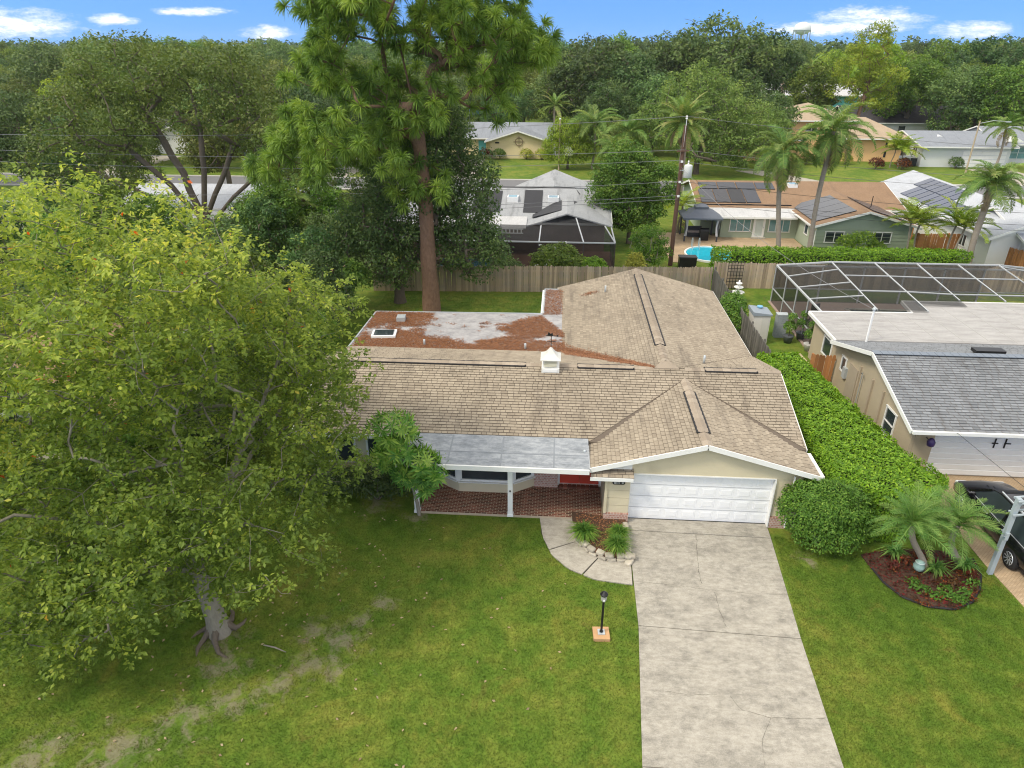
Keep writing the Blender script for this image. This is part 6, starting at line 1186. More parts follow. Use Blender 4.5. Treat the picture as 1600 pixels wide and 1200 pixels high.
for i, (x, y, s, mt, lb) in enumerate(((-9.2, 103.8, 1.2, 'mid', 'green shrub left of the yellow gable wall'), (-5.2, 103.9, 1.0, 'yellow', 'yellow-green shrub under the wall medallion'), (-3.0, 103.9, .8, 'yellow', 'yellow-green shrub at the right of the yellow wall'), (-11.2, 104.2, .6, 'red', 'reddish shrub by the yellow house door'), (39.5, 102.5, 1.5, 'yellow', 'yellow shrub before the peach house'), (36.8, 102.2, 1.0, 'red', 'red-leaved shrub before the peach house'), (42.2, 98.6, .8, 'red', 'red-leaved shrub in the round street-side bed'), (45.6, 98.4, .8, 'red', 'reddish shrub at the right of the round bed'), (66.5, 102.9, .9, 'red', 'red shrub under the wide ranch window'), (70.5, 103.0, .9, 'yellow', 'yellow-green shrub along the ranch wall'), (74.2, 103.0, 1.0, 'red', 'reddish shrub near the right ranch wall'), (53.2, 100.0, .7, 'dark', 'clipped dark shrub left of the ranch garage'), (34.0, 102.0, 1.3, 'mid', 'green shrub at the left of the peach house'), (37.5, 83.0 - 6, 1.2, 'mid', 'round green shrub at the corner of the solar array drive'))):
    shrub('street_shrub', lb, (x, y, 0), [(0, 0, .75, .9, .8, .75), (.5, 0, .6, .6, .6, .6)], 900, .2, LEAF[mt], 20 + i, group='shrubs along the street houses')
# ---- palms
def pb(px, py, Y, cpx, cpy, Y2=None):
    b = V(px, py, Y); b.z = 0; c = V(cpx, cpy, Y2 or Y); return b, c - b
b, t_ = pb(1216, 398, 50.2, 1224, 238); palm('queen_palm', 'tall queen palm with ragged crown, left of the pair before the green house', b, t_, 'queen', 28, .19, 1.05, 9, seed=1, el=(-1.0, 1.3))
b, t_ = pb(1262, 398, 50.2, 1302, 205); palm('queen_palm', 'tallest queen palm with leaning trunk, right of the pair before the green house', b, t_, 'queen', 28, .19, 1.1, 7, seed=2, el=(-1.0, 1.35))
b, t_ = pb(1515, 412, 49.4, 1548, 288); palm('queen_palm', 'queen palm with shaggy brown crown base by the slanting orange fence', b, t_, 'queen', 30, .24, .95, 1, seed=3, el=(-.3, 1.35), rtop=.30)
b, t_ = pb(1064, 300, 74, 1068, 192); palm('date_palm', 'stout date palm with full feathery crown behind the utility pole', b, t_, 'date', 50, .36, 1.15, 10, seed=4, el=(-.75, 1.45), rtop=.5)
for i, (px, py, Y, k, n, s, lb) in enumerate(((930, 195, 96, 'queen', 20, 1.5, 'feathery palm behind the weeping tree'), (985, 208, 92, 'queen', 20, 1.5, 'bushy palm left of the olive-green tree'), (868, 165, 112, 'date', 22, 1.0, 'slim palm right of the yellow house'), (960, 232, 88, 'queen', 16, 1.2, 'low palm behind the rounded tree'), (1230, 118, 150, 'queen', 16, 1.7, 'palm left of the teal house'), (1352, 145, 140, 'date', 20, 1.2, 'golden palm behind the peach house'), (1410, 140, 142, 'queen', 18, 1.7, 'tall palm above the charcoal roof'), (1574, 200, 98, 'queen', 16, 1.2, 'slender palm before the ranch window'), (1268, 105, 170, 'date', 14, 1.3, 'small far palm above the teal house'))):
    c = V(px, py, Y); palm('street_palm', lb, (c.x, Y, 0), (0, 0, c.z), k, n, .17, s, 2, 'palms along the street', 30 + i, ring=False)
for i, (px, py, Y, lb) in enumerate(((1425, 345, 52.5, 'light green cane palm clump beside the orange fence'), (1436, 352, 52.9, 'second light green cane palm beside the orange fence'), (1492, 350, 51.8, 'cane palm clump left of the shaggy queen palm'), (1503, 355, 51.4, 'cane palm clump nearest the slanting fence'), (1398, 232, 100, 'small palm on the lawn right of the peach house'), (1410, 236, 99.5, 'second small palm on the lawn right of the peach house'))):
    c = V(px, py, Y); palm('cane_palm', lb, (c.x, Y, 0), (.1, 0, max(.8, c.z)), 'areca', 16, .08, 1.2 if Y < 80 else 1.6, 0, None, 50 + i, el=(.0, 1.3), ring=False)
b, t_ = pb(1080, 345, 62, 1090, 330); palm('cane_palm', 'shaded cane palm beside the gazebo', (10.6, 61.5, 0), (0, 0, 2.4), 'areca', 14, .1, 1.3, 1, None, 60, el=(-.2, 1.2))
for (px, py, Y) in ((440, 330, 49),): c = V(px, py, Y); palm('queen_palm', 'palm with drooping dark fronds left of the pine', (c.x, Y, 0), (0, 0, c.z), 'queen', 16, .16, 1.1, 4, seed=9)
c = V(465, 300, 50); palm('queen_palm', 'half-dead palm with brown fronds left of the pine', (c.x, 50, 0), (0, 0, c.z), 'queen', 7, .16, .9, 5, seed=10)
# the arching palms in the flower bed
for i, (bx, by, cpx, cpy, lb) in enumerate(((11.85, 17.75, 1428, 822, 'left arching palm with dense feathery fronds in the flower bed'), (13.1, 18.15, 1492, 822, 'right arching palm leaning over the paver driveway'))):
    c = V(cpx, cpy, by); palm('arching_palm', lb, (bx, by, .05), (c.x - bx, 0, c.z), 'sago', 36, .11, .78, 0, 'arching palms in the flower bed', 70 + i, el=(-.15, 1.45))
rng = np.random.default_rng(9); gm = tuft_mesh(90, .45, .03, rng, LEAF['sago'], 1.2, .1); rm = [clump_leaves(np.array([[0, 0, .18]]), .2, 70, .13, rng, .8, .5, 0, .5) for _ in range(3)]; rmm = [mesh_np(v, f, LEAF['red'], t) for v, f, t in rm]; gcm = clump_leaves(np.array([[0, 0, .06]]), .2, 60, .09, rng, .4, .6, 0, .6); gcm = mesh_np(gcm[0], gcm[1], LEAF['tuft'], gcm[2])
for i, (px, py, lb) in enumerate(((1395, 868, 'spiky green plant at the left end of the flower bed'), (1460, 895, 'spiky green plant below the arching palms'), (1505, 890, 'spiky green plant at the right bed edge'))): q = G(px, py); o = thing('spiky_plant', lb, 'plant', (q.x, q.y, .05)); put('blades', gm, o, s=1.2); put('heart', gm, o, s=.8, rot=(0, 0, 1))
for i, (px, py, lb) in enumerate(((1478, 905, 'bright red-leaved plant in the middle of the flower bed'), (1488, 915, 'red and orange plant toward the front of the flower bed'), (1412, 882, 'bronze-leaved plant at the left of the flower bed'), (1470, 915, 'red-leaved plant left of the brightest one'), (1395, 890, 'dark bronze plant near the bed edging'), (1515, 905, 'red-brown plant at the right of the flower bed'))): q = G(px, py); o = thing('red_plant', lb, 'plant', (q.x, q.y, .05), 'red-leaved bedding plants'); put('leaves', rmm[i % 3], o, s=.7 + .1 * (i % 3), rot=(0, 0, i)); MB().tube([(0, 0, -.03), (0, 0, .2)], .012, 5).build('stem', BARK, o)
rng = np.random.default_rng(14); bq = [(p.x, p.y) for p in bp]; pts_ = np.stack([rng.uniform(10, 13.8, 2600), rng.uniform(15.8, 18.6, 2600)], 1); pts_ = np.array([p for p in pts_ if inside(p, bq)]); P3 = np.concatenate([pts_, .056 + .03 * rng.random((len(pts_), 1))], 1); A = rng.normal(size=P3.shape); A[:, 2] *= .25
v, f, t = leaf_np(P3, A, np.tile([0, 0, 1.0], (len(P3), 1)) + rng.normal(size=P3.shape) * .4, .085, .045, rng.random(len(P3)) * .6); tag(put('mulch_chips', mesh_np(v, f, LEAF['red'], t), fb), kind='stuff')
pts_ = pts_[rng.choice(len(pts_), 60)]; C = np.concatenate([pts_, np.full((60, 1), .12)], 1); v, f, t = clump_leaves(C, .12, 16, .08, rng, .7, .5, 0, .5); tag(put('bedding_leaves', mesh_np(v, f, LEAF['red'], t), fb), kind='stuff')
for i, (px, py) in enumerate(((1440, 925), (1462, 935), (1485, 938), (1505, 930), (1518, 915), (1425, 915), (1500, 942), (1475, 925))): q = G(px, py); o = thing('ground_cover', 'low green ground cover clump along the front of the flower bed', 'plant', (q.x, q.y, .05), 'ground cover clumps in the flower bed'); put('leaves', gcm, o, s=1.2, rot=(0, 0, i)); put('runners', gcm, o, (0.15, .1, 0), s=.8, rot=(0, 0, i + 1))
# ---- the wooded suburb beyond: single trees from shared meshes
PROTO = []
for i, (mt, lob) in enumerate((('dark', [(0, 0, 8.2, 4.6, 4.4, 3.0), (-3, 0, 7, 3, 3, 2.4), (3, 1, 7.2, 3, 3, 2.4), (0, -2.5, 6.2, 3.4, 2.4, 2.4), (0, -1.5, 3.4, 3.6, 3, 1.8), (.6, 0, 10.4, 2.6, 2.6, 1.5)]), ('oak', [(0, 0, 7.4, 5.4, 5, 2.8), (-4, 0, 6.4, 3, 3, 2.0), (3.8, 0, 6.6, 3.2, 3, 2.2), (1, -2, 5.6, 4, 2.6, 2.0), (-.5, -1.5, 3.6, 3.8, 3, 1.8), (-1, 0, 9.4, 3, 3, 1.6)]), ('mid', [(0, 0, 8.6, 3.8, 3.8, 3.2), (-2, 0, 6.4, 2.8, 2.8, 2.4), (2.2, 0, 6.2, 2.8, 2.8, 2.4), (0, 0, 11, 2.2, 2.2, 1.6)]), ('lime', [(0, 0, 7.8, 3.8, 3.6, 3.0), (-2.2, 0, 6, 2.6, 2.6, 2.2), (2.4, 0, 6.4, 2.6, 2.6, 2.2), (0, -1.5, 5.2, 3, 2, 1.8)]), ('dark', [(0, 0, 7.0, 5.6, 5.0, 3.2), (-3.6, 0, 8.6, 3.0, 3, 2.4), (3.4, 0, 9.2, 3.0, 3, 2.4), (0, -3, 5.0, 4.4, 2.4, 2.4), (0, 0, 3.2, 4, 3.6, 1.8), (0, 0, 10.6, 3, 3, 1.4)]), ('oak', [(0, 0, 9.0, 4.4, 4.4, 2.6), (-3, 0, 7.4, 3, 3, 2.2), (3, 0, 6.8, 3.4, 3, 2.4), (0, -2, 5.8, 4, 2.4, 2.2)]), ('mid', [(0, 0, 7.6, 4.8, 4.4, 3.4), (2.6, 0, 9.6, 2.8, 2.6, 2.0), (-2.8, 0, 8.6, 2.6, 2.6, 2.2), (0, -2.4, 5.4, 4.2, 2.4, 2.4)]))):
    PROTO.append(broadleaf(300 + i, 12, lob, 185, .85, 62, .36, .34, 3.4, LEAF[mt], BARK, bare=.05))
HOUSES = [(46, 74, 117, 130), (40, 68, 141, 164), (-26, 1, 103, 119), (25, 50, 103, 120), (47, 82, 99, 117), (48, 70, 128, 143), (42, 66, 162, 180), (-72, -50, 104, 122), (-120, -95, 119, 133)]
KEEP = []   # hand-set trees first: pixel of the crown top, distance, size factor, kind, label
HAND = [(1130, 28, 128, 4, 'broad dark tree rising highest right of centre'), (1045, 60, 132, 0, 'dark tree left of the broad tallest one'), (1190, 48, 135, 0, 'dark tree at the right shoulder of the tallest clump'), (930, 60, 124, 4, 'dark oak behind the feathery palms'), (985, 82, 118, 0, 'dark tree behind the olive-green tree'), (880, 85, 128, 4, 'dark oak behind the yellow house'), (1440, 85, 132, 6, 'bright green tree right of the slender pine'), (1510, 105, 126, 4, 'broad dark tree above the ranch roof'), (1585, 95, 124, 6, 'yellowish green tree at the right edge'), (1400, 115, 150, 0, 'dark tree behind the tall palm'), (1560, 60, 150, 4, 'grey-green oak on the right skyline'), (345, 60, 118, 1, 'olive oak behind the spreading oak'), (250, 85, 112, 2, 'bright green tree left of the oak limbs'), (150, 60, 125, 4, 'dark tree on the left skyline'), (60, 80, 120, 0, 'dark tree at the upper left'), (20, 120, 112, 1, 'olive tree above the far left house'), (430, 95, 116, 5, 'olive tree between the oak and the pine'), (400, 130, 110, 5, 'tan-green tree left of the pine crown'), (100, 110, 108, 3, 'light green tree at the upper left'), (700, 120, 122, 0, 'dark tree behind the pine trunk'), (790, 130, 120, 4, 'dark tree behind the yellow roof'), (1160, 110, 120, 0, 'dark tree between the olive tree and the peach house'), (560, 120, 112, 0, 'dark tree behind the pine needles')]
rg = random.Random(17)
for i, (px, py, Y, k, lb) in enumerate(HAND):
    c = V(px, py, Y); s = c.z / 11.6; plant_tree('neighbourhood_tree', lb, PROTO[k], (c.x, Y, 0), 'trees of the wooded neighbourhood', rg.uniform(0, 6.28), (s * 1.05, s * 1.05, s)); KEEP.append((c.x, Y, 5))
row = 106; cnt = 0
while row < 330:
    half = row * .82 + 12; x = -half + rg.uniform(0, 8)
    while x < half:
        y = row + rg.uniform(-4, 4); xx = x + row * .07 * 0 - row * .07
        if (row > 120 or xx < -24 or xx > 84) and not any(a - 4 < xx < b and c - 3 < y < d + 4 for a, b, c, d in HOUSES) and all((xx - q[0]) ** 2 + (y - q[1]) ** 2 > 42 for q in KEEP):
            h = rg.uniform(.82, 1.22) if row < 170 else rg.uniform(.98, 1.48); kk = rg.choice((0, 0, 1, 1, 2, 3, 4, 4, 5, 6)); plant_tree('woodland_tree', ('dark green', 'olive', 'fresh green', 'light green', 'dark green', 'olive', 'fresh green')[kk] + ' tree in the wooded suburb beyond the street', PROTO[kk], (xx, y, 0), ('dark', 'olive', 'fresh', 'light', 'dark', 'olive', 'fresh')[kk] + ' green trees of the wooded suburb', rg.uniform(0, 6.28), h); KEEP.append((xx, y, 5)); cnt += 1
        x += rg.uniform(9, 15) * (1 + (row - 121) / 260)
    row += 13 + (row - 121) * .10
# trees on the near side of the street at the left
for i, (x, y, k, s, lb) in enumerate(((-52, 74, 0, .75, 'dark tree left of the spreading oak trunk'), (-58, 96, 1, .7, 'olive tree on the verge before the white-roofed house'), (-18, 73, 2, .62, 'mid-green tree behind the low white-roofed house'), (-74, 92, 4, .8, 'dark tree near the far left verge'), (-82, 72, 1, .9, 'olive tree at the left frame edge by the street'), (-22.5, 93, 0, .75, 'dark tree on the verge left of the yellow house'), (-38, 97, 1, .75, 'olive tree on the verge behind the oak'), (-14.5, 72.5, 4, .55, 'dark tree at the left of the weathered grey house'), (84, 96, 4, .8, 'dark tree at the right edge by the ranch house'), (-66, 60, 2, .7, 'green tree behind the grey roofed left house'), (-46, 71, 1, 0.85, 'olive tree behind the low white-roofed house, left end'), (-25, 72, 4, 0.75, 'dark tree behind the low white-roofed house, right end'), (-60, 76, 0, 0.9, 'dark tree on the street verge far left'), (-70, 78, 2, 0.8, 'fresh green tree on the street verge far left'), (-30, 92, 4, 0.85, 'dark tree across the street left of the pine'), (-46, 93, 0, 0.9, 'dark tree across the street behind the oak'), (-52, 99, 2, 0.9, 'fresh green tree before the white-roofed far house'), (-70, 100, 1, 0.95, 'olive tree before the far left drive'), (-86, 98, 0, 1.0, 'dark tree near the cream far left house'), (-16.5, 99, 0, 0.85, 'dark tree standing before the yellow house left windows'), (6.5, 108, 4, 0.9, 'dark tree right of the white vinyl gate'), (13.5, 110, 0, 0.95, 'dark tree behind the bushy palms'), (20.5, 107, 4, 0.95, 'dark tree directly behind the olive-green tree'), (28.5, 103, 0, 0.8, 'dark tree left of the peach house'), (8.0, 100, 1, 0.55, 'small olive tree behind the feathery palm'), (27, 99, 5, 0.7, 'olive tree between the date palm and the peach house'), (-36, 74, 5, 0.8, 'olive tree behind the spreading oak trunk'), (-20.5, 48, 2, 0.55, 'fresh green tree right of the spreading oak'), (-96, 84, 4, 1.0, 'dark tree at the far left frame edge'))): plant_tree('verge_tree', lb, PROTO[k], (x, y, 0), 'trees near the street', i * 2.1, s)
# far woods: one leafy mass to the horizon
rng = np.random.default_rng(90); n = 2600; yy = 330 + 900 * rng.random(n) ** 1.5; xx = (rng.random(n) * 2 - 1) * (yy * .85 + 20) - yy * .07; hh = rng.uniform(10, 18.5, n); C = np.stack([xx, yy, hh - 3], 1)
lv, lf, lt = clump_leaves(C, 4.6, 26, 2.0, rng, .75, .5, .1, .8); tag(put('distant_woods', mesh_np(lv, lf, LEAF['dark'], lt)), 'hazy dark woods reaching to the horizon', 'woods', kind='stuff')
# ------------------------------------------------------------------ street furniture, yard things, vehicles
# yard lamp
lp = thing('yard_lamp', 'black post lamp on a square tan paver beside the driveway', 'lamp', (1.53, 14.32, 0))
MB().box((0, 0, .05), (.46, .46, .10), R(3)).build('paver', paint('tan_paver', (.50, .30, .15), .85, .15, 6), lp); MB().box((0, .02, .115), (.20, .20, .03), R(3)).build('base_plate', GALV, lp)
MB().tube([(0, .02, .1), (0, .02, 1.28)], .034, 10).build('post', BLACKM, lp, True); MB().lathe([(.04, 0), (.055, .02), (.05, .05)], 10, (0, .02, .12)).build('collar', BLACKM, lp)
MB().lathe([(.05, 0), (.075, .04), (.085, .20), (.09, .22)], 6, (0, .02, 1.27)).build('lantern_glass', paint('frosted_glass', (.40, .40, .38), .3, .2, 8), lp)
MB().lathe([(.06, 0), (.11, .02), (.115, .05), (.06, .11), (.02, .15)], 8, (0, .02, 1.48)).build('lantern_cap', BLACKM, lp); MB().box((0, -.075, 1.37), (.05, .02, .06)).build('sensor', WHITE, lp)
# utility pole, transformer, wires
POLEW = m_wood('dark_pole_wood', (.085, .045, .03), (.15, .085, .06), (.10, .08, .07), .3)
up_b = V(1047, 415, 51.2); up_b.z = 0; upx = up_b.x
pole = thing('utility_pole', 'tall brown utility pole with white transformer behind the rear fence', 'utility pole', up_b)
MB().tube([(0, 0, -.3), (.02, 0, 5), (.06, 0, 10.0)], [.17, .15, .12], 10).build('post', POLEW, pole, True)
MB().tube([(.06, -.1, 8.6), (.06, -.1, 10.45)], .035, 6).build('ground_rod', WHITE2, pole); MB().lathe([(.05, 0), (.09, .05), (.06, .1), (.09, .15), (.04, .25)], 8, (.06, -.1, 10.4)).build('insulator', WHITE, pole)
tr = MB().lathe([(.26, 0), (.30, .04), (.30, .82), (.26, .88), (.1, .92)], 14, (.52, -.15, 6.5)).build('transformer', paint('transformer_grey', (.62, .64, .63), .5, .08), pole, True)
MB().lathe([(.05, 0), (.07, .05), (.04, .12), (.06, .2), (.03, .3)], 8, (.50, -.2, 7.4)).build('bushing', WHITE, tr); MB().box((.22, -.1, 7.0), (.5, .06, .08)).build('bracket', GALV, tr)
MB().beam((-.4, -.16, 8.3), (.45, -.16, 8.35), .08).build('crossarm', POLEW, pole); 
for z in (6.2, 5.2, 7.6): MB().box((0.03, -.17, z), (.16, .12, .14)).build('clamp', WHITE2, pole)
WIRE = paint('grey_wire', (.20, .20, .21), .6, .1, 3); BWIRE = paint('black_wire', (.03, .03, .03), .6, .1, 3)
def wire(label, a, b, sag=.6, r=.014, mat=WIRE):
    a, b = Vector(a), Vector(b); P = []
    for i in range(25): s = i / 24; p = a.lerp(b, s); p.z -= 4 * sag * s * (1 - s); P.append(p)
    return tag(MB().tube(P, r, 4).build('overhead_wire', mat), label, 'wire', 'overhead wires at the utility pole')
pz = lambda z: (upx + .05, 51.05, z)
for i, (z, zl, lb) in enumerate(((10.6, 9.4, 'top overhead wire running left from the utility pole'), (8.4, 8.6, 'second overhead wire running left from the pole'), (7.7, 7.7, 'third overhead wire running left from the pole'), (6.25, 5.2, 'sagging cable running left below the transformer'), (5.25, 3.8, 'low cable running left from the pole'), (5.0, 3.4, 'lowest cable running left from the pole'))): wire(lb, pz(z), (-58, 51.2, zl), .9, .016)
for i, (z, zl, lb) in enumerate(((10.6, 8.6, 'top overhead wire running right from the utility pole'), (8.4, 6.9, 'second overhead wire running right from the pole'), (7.6, 6.2, 'third overhead wire running right from the pole'), (6.25, 4.5, 'cable passing before the green house windows'), (5.2, 3.9, 'lower cable passing before the green house'), (4.9, 3.4, 'lowest cable passing before the green house wall'))): wire(lb, pz(z), (58, 49.5, zl), .9, .014, BWIRE if i > 2 else WIRE)
wire('service drop from the pole to the green house roof', pz(7.3), (14.5, 61.5, 3.0), .3, .012); wire('service drop from the pole to the mast on the tan house', pz(7.2), (14.55, 30.75, 4.1), .7, .012); wire('thin black line crossing the neighbour garage door', (14.55, 22.4, 2.45), (19.2, 8.0, .9), .2, .010, BWIRE)
def lightpole(name, label, loc, h, arm=None, mat=None):
    o = thing(name, label, 'light pole', loc); mat = mat or paint('tan_pole', (.42, .34, .24), .8, .1); MB().tube([(0, 0, -.2), (0, 0, h)], [.12, .08], 8).build('post', mat, o, True)
    if arm: MB().tube([(0, 0, h - .3), (arm * .5, 0, h + .05), (arm, 0, h - .05)], .04, 6).build('arm', GALV, o); MB().box((arm + .25, 0, h - .08), (.6, .25, .12)).build('lamp_head', GALV, o)
    else: MB().lathe([(.1, 0), (.14, .08), (.06, .2)], 8, (0, 0, h)).build('cap', GALV, o)
b = G(873, 266); lightpole('tan_pole', 'slim tan pole standing between lawn and grey roof', (b.x, 95, 0), 6.3)
b = G(1481, 262); lightpole('street_light', 'tan street light with long arm before the grey ranch garage', (b.x, 100 - 4, 0), 6.4, 3.2)
c = V(428, 190, 100); lightpole('street_light', 'thin street pole between the oak and the pine', (c.x, 92, 0), 8.4, -1.2); mbx = V(762, 262, 88); mb = thing('mailbox', 'white mailbox post on the street verge', 'mailbox', (mbx.x, 88.5, 0)); MB().b2(-.06, .06, -.06, .06, 0, 1.0).build('post', WHITE, mb); MB().box((0, 0, 1.15), (.25, .45, .28)).build('box', WHITE, mb)
# gazebo, above-ground pool and black box by the green house
gz = thing('gazebo', 'dark grey canopy gazebo with seats beside the round pool', 'gazebo', (11.95, 59.6, 0)); GM = paint('charcoal_canopy', (.11, .125, .155), .7, .12, 3); GF = paint('charcoal_frame', (.05, .055, .07), .5, .1)
for sx in (-1, 1):
    for sy in (-1, 1): MB().b2(sx * 1.35 - .06, sx * 1.35 + .06, sy * 1.2 - .06, sy * 1.2 + .06, 0, 2.0).build('post', GF, gz)
def pyr(z, rx, ry, h, top): 
    m = MB(); v = [(-rx, -ry, z), (rx, -ry, z), (rx, ry, z), (-rx, ry, z), (-top, -top, z + h), (top, -top, z + h), (top, top, z + h), (-top, top, z + h), (-rx, -ry, z - .14), (rx, -ry, z - .14), (rx, ry, z - .14), (-rx, ry, z - .14)]
    return m.add(v, [(0, 1, 5, 4), (1, 2, 6, 5), (2, 3, 7, 6), (3, 0, 4, 7), (4, 5, 6, 7), (8, 9, 1, 0), (9, 10, 2, 1), (10, 11, 3, 2), (11, 8, 0, 3)])
pyr(2.05, 1.65, 1.5, .62, .35).build('canopy', GM, gz); pyr(2.78, .55, .5, .22, .04).build('vent_canopy', GM, gz)
for sx in (-1, 1): MB().tube([(sx * 1.3, -1.2, 1.95), (sx * 1.22, -1.22, 1.2), (sx * 1.32, -1.2, .5)], [.14, .07, .12], 6).build('curtain', paint('pale_curtain', (.42, .44, .48), .9, .1), gz)
def lounge(loc, rz, lb):
    o = thing('garden_sofa', lb, 'sofa', loc, None, rz); MB().box((0, 0, .22), (1.3, .7, .36)).build('base', GF, o); MB().box((0, .3, .6), (1.3, .14, .45)).build('backrest', GF, o); MB().box((0, -.05, .44), (1.1, .55, .1)).build('cushion', paint('pinkish_cushion', (.45, .38, .38), .9, .1), o)
lounge((11.7, 60.2, .03), 0, 'dark garden sofa under the gazebo'); 
o = thing('grill', 'black barbecue grill under the gazebo edge', 'grill', (12.3, 58.9, .03)); MB().box((0, 0, .4), (.7, .5, .75)).build('cabinet', BLACKM, o); MB().lathe([(.0, -.4), (.25, -.38), (.25, .38), (0, .4)], 10, (0, 0, .8), axis='x').build('hood', BLACKM, o)
pool = thing('round_pool', 'round white-rimmed pool with bright turquoise water', 'pool', (12.0, 54.3, 0)); POOLW = NT('turquoise_water'); POOLW.col(POOLW.hsv((.03, .46, .62), v=POOLW.math('ADD', POOLW.math('MULTIPLY', POOLW.noise(POOLW.pos(), 3, 3), .4), .8))); POOLW = POOLW.done(.08, .5)
n = 36; m = MB(); ro, ri = 1.0, .93; sx, sy = 2.0, 2.3
for k in range(n):
    a, b = 2 * PI * k / n, 2 * PI * (k + 1) / n; q = lambda r, a, z: (r * sx * math.cos(a), r * sy * math.sin(a), z); m.add([q(ro, a, .0), q(ro, b, .0), q(ro, b, .14), q(ro, a, .14), q(ri, a, .14), q(ri, b, .14), q(ri, a, .0), q(ri, b, .0)], [(0, 1, 2, 3), (3, 2, 5, 4), (4, 5, 7, 6)])
m.build('rim', WHITE, pool); MB().prism([(ri * 1.01 * sx * math.cos(2 * PI * k / n), ri * 1.01 * sy * math.sin(2 * PI * k / n)) for k in range(n)], .02, .07).build('water', POOLW, pool)
for x in (-.28, .28): MB().tube([(x - .9, 1.8, .05), (x - .9, 1.8, .85), (x - .9, 1.5, 1.0), (x - .9, 1.25, .7), (x - .9, 1.2, .05)], .03, 6).build('handrail', GALV, pool)
o = thing('storage_box', 'black storage box beside the utility pole base', 'box', (9.6, 50.6, 0)); MB().box((0, 0, .42), (1.25, .7, .84)).build('body', BLACKM, o); MB().box((0, 0, .88), (1.32, .76, .08)).build('lid', paint('black_lid', (.03, .03, .033), .5, .1), o)
# side yard: shed, urn, trellis, topiaries, pots
sh = thing('storage_shed', 'narrow white plastic shed with grey roof beside the grey fence', 'shed', (11.35, 36.6, 0)); MB().b2(-.55, .35, -.55, .55, 0, 1.75).build('body', paint('shed_plastic', (.62, .60, .56), .6, .06), sh); MB().prism([(-.62, -.62), (.42, -.62), (.42, .62), (-.62, .62)], [1.72] * 4, [1.92, 1.80, 1.80, 1.92]).build('roof', paint('shed_roof', (.25, .29, .33), .6, .1), sh); MB().b2(-.1, .3, -.57, -.54, .1, 1.6).build('door', paint('shed_door', (.55, .54, .50), .6, .06), sh); MB().lathe([(.02, 0), (.16, .02), (.16, .08), (.02, .1)], 12, (-.05, .35, 1.88)).build('blue_lid', paint('blue_plastic', (.18, .42, .62), .4, .1), sh)
tr = thing('black_trellis', 'black lattice trellis leaning on the neighbour fence', 'trellis', (11.95, 45.7, 0))
for k in range(6): MB().b2(-.5 + k * .2 - .015, -.5 + k * .2 + .015, -.03, 0, 0, 2.0).build('upright', BLACKM, tr)
for k in range(9): MB().b2(-.52, .52, -.055, -.03, .1 + k * .23, .13 + k * .23).build('bar', BLACKM, tr)
ur = thing('tiered_fountain', 'white tiered garden fountain before the black trellis', 'fountain', (11.6, 43.0, 0), None, 0, .75); MB().lathe([(.34, 0), (.36, .12), (.14, .2), (.12, .7), (.18, .8)], 14).build('pedestal', WHITE, ur, True)
for z, r_ in ((.8, .55), (1.25, .40), (1.6, .26)): MB().lathe([(.10, z), (r_, z + .14), (r_, z + .20), (r_ * .8, z + .17), (.08, z + .1), (.07, z + .42)], 14).build('bowl', WHITE, ur, True)
for i, (px, py, lb) in enumerate(((1230, 535, 'left ball topiary by the screen enclosure'), (1250, 530, 'double ball topiary by the screen enclosure'), (1262, 548, 'potted topiary nearest the bright hedge'))):
    g = G(px, py); o = thing('topiary', lb, 'topiary', (g.x, g.y, 0), 'topiary balls by the screen enclosure'); me, P, d = leafy_mass(80 + i, [(0, 0, .95, .32, .32, .30), (.05, 0, 1.5, .24, .24, .22)], 900, .10, LEAF['bush']); put('foliage', me, o); MB().tube([(0, 0, .3), (.02, 0, 1.5)], .03, 6).build('stem', BARK, o); MB().lathe([(.2, 0), (.28, .38), (.30, .42), (.24, .40)], 12).build('pot', paint('pale_pot', (.55, .53, .50), .7, .1) if i == 2 else paint('dark_pot', (.10, .11, .12), .6, .1), o, True)
g = G(1222, 530); o = thing('grey_cabinet', 'grey speckled outdoor cabinet beside the topiaries', 'cabinet', (g.x - .1, g.y + .4, 0)); MB().b2(-.3, .3, -.2, .2, 0, 1.35).build('body', paint('speckled_grey', (.30, .33, .35), .7, .35, 12), o); MB().b2(-.32, .32, -.22, .22, 1.35, 1.40).build('top', GALV, o)
o = tag(MB().b2(-.05, .05, -1.5, 1.5, 0, .12).build('border_timber', paint('pale_timber', (.55, .45, .30), .8, .1), None, loc=(13.2, 33.2, 0), rot=(0, 0, R(4))), 'pale timber border beside the screen enclosure', 'timber')
# garden ornament and hose in the bed
g = G(1433, 893); o = thing('glazed_ornament', 'pale teal glazed ornament among the red plants', 'ornament', (g.x, g.y, .05)); MB().lathe([(.08, 0), (.16, .08), (.17, .2), (.10, .3), (.12, .36), (.05, .40)], 12).build('body', paint('verdigris_glaze', (.28, .42, .38), .4, .35, 12), o, True); MB().lathe([(.10, .30), (.145, .33), (.10, .36)], 12).build('rim', paint('pale_glaze', (.50, .60, .56), .4, .2, 12), o, True)
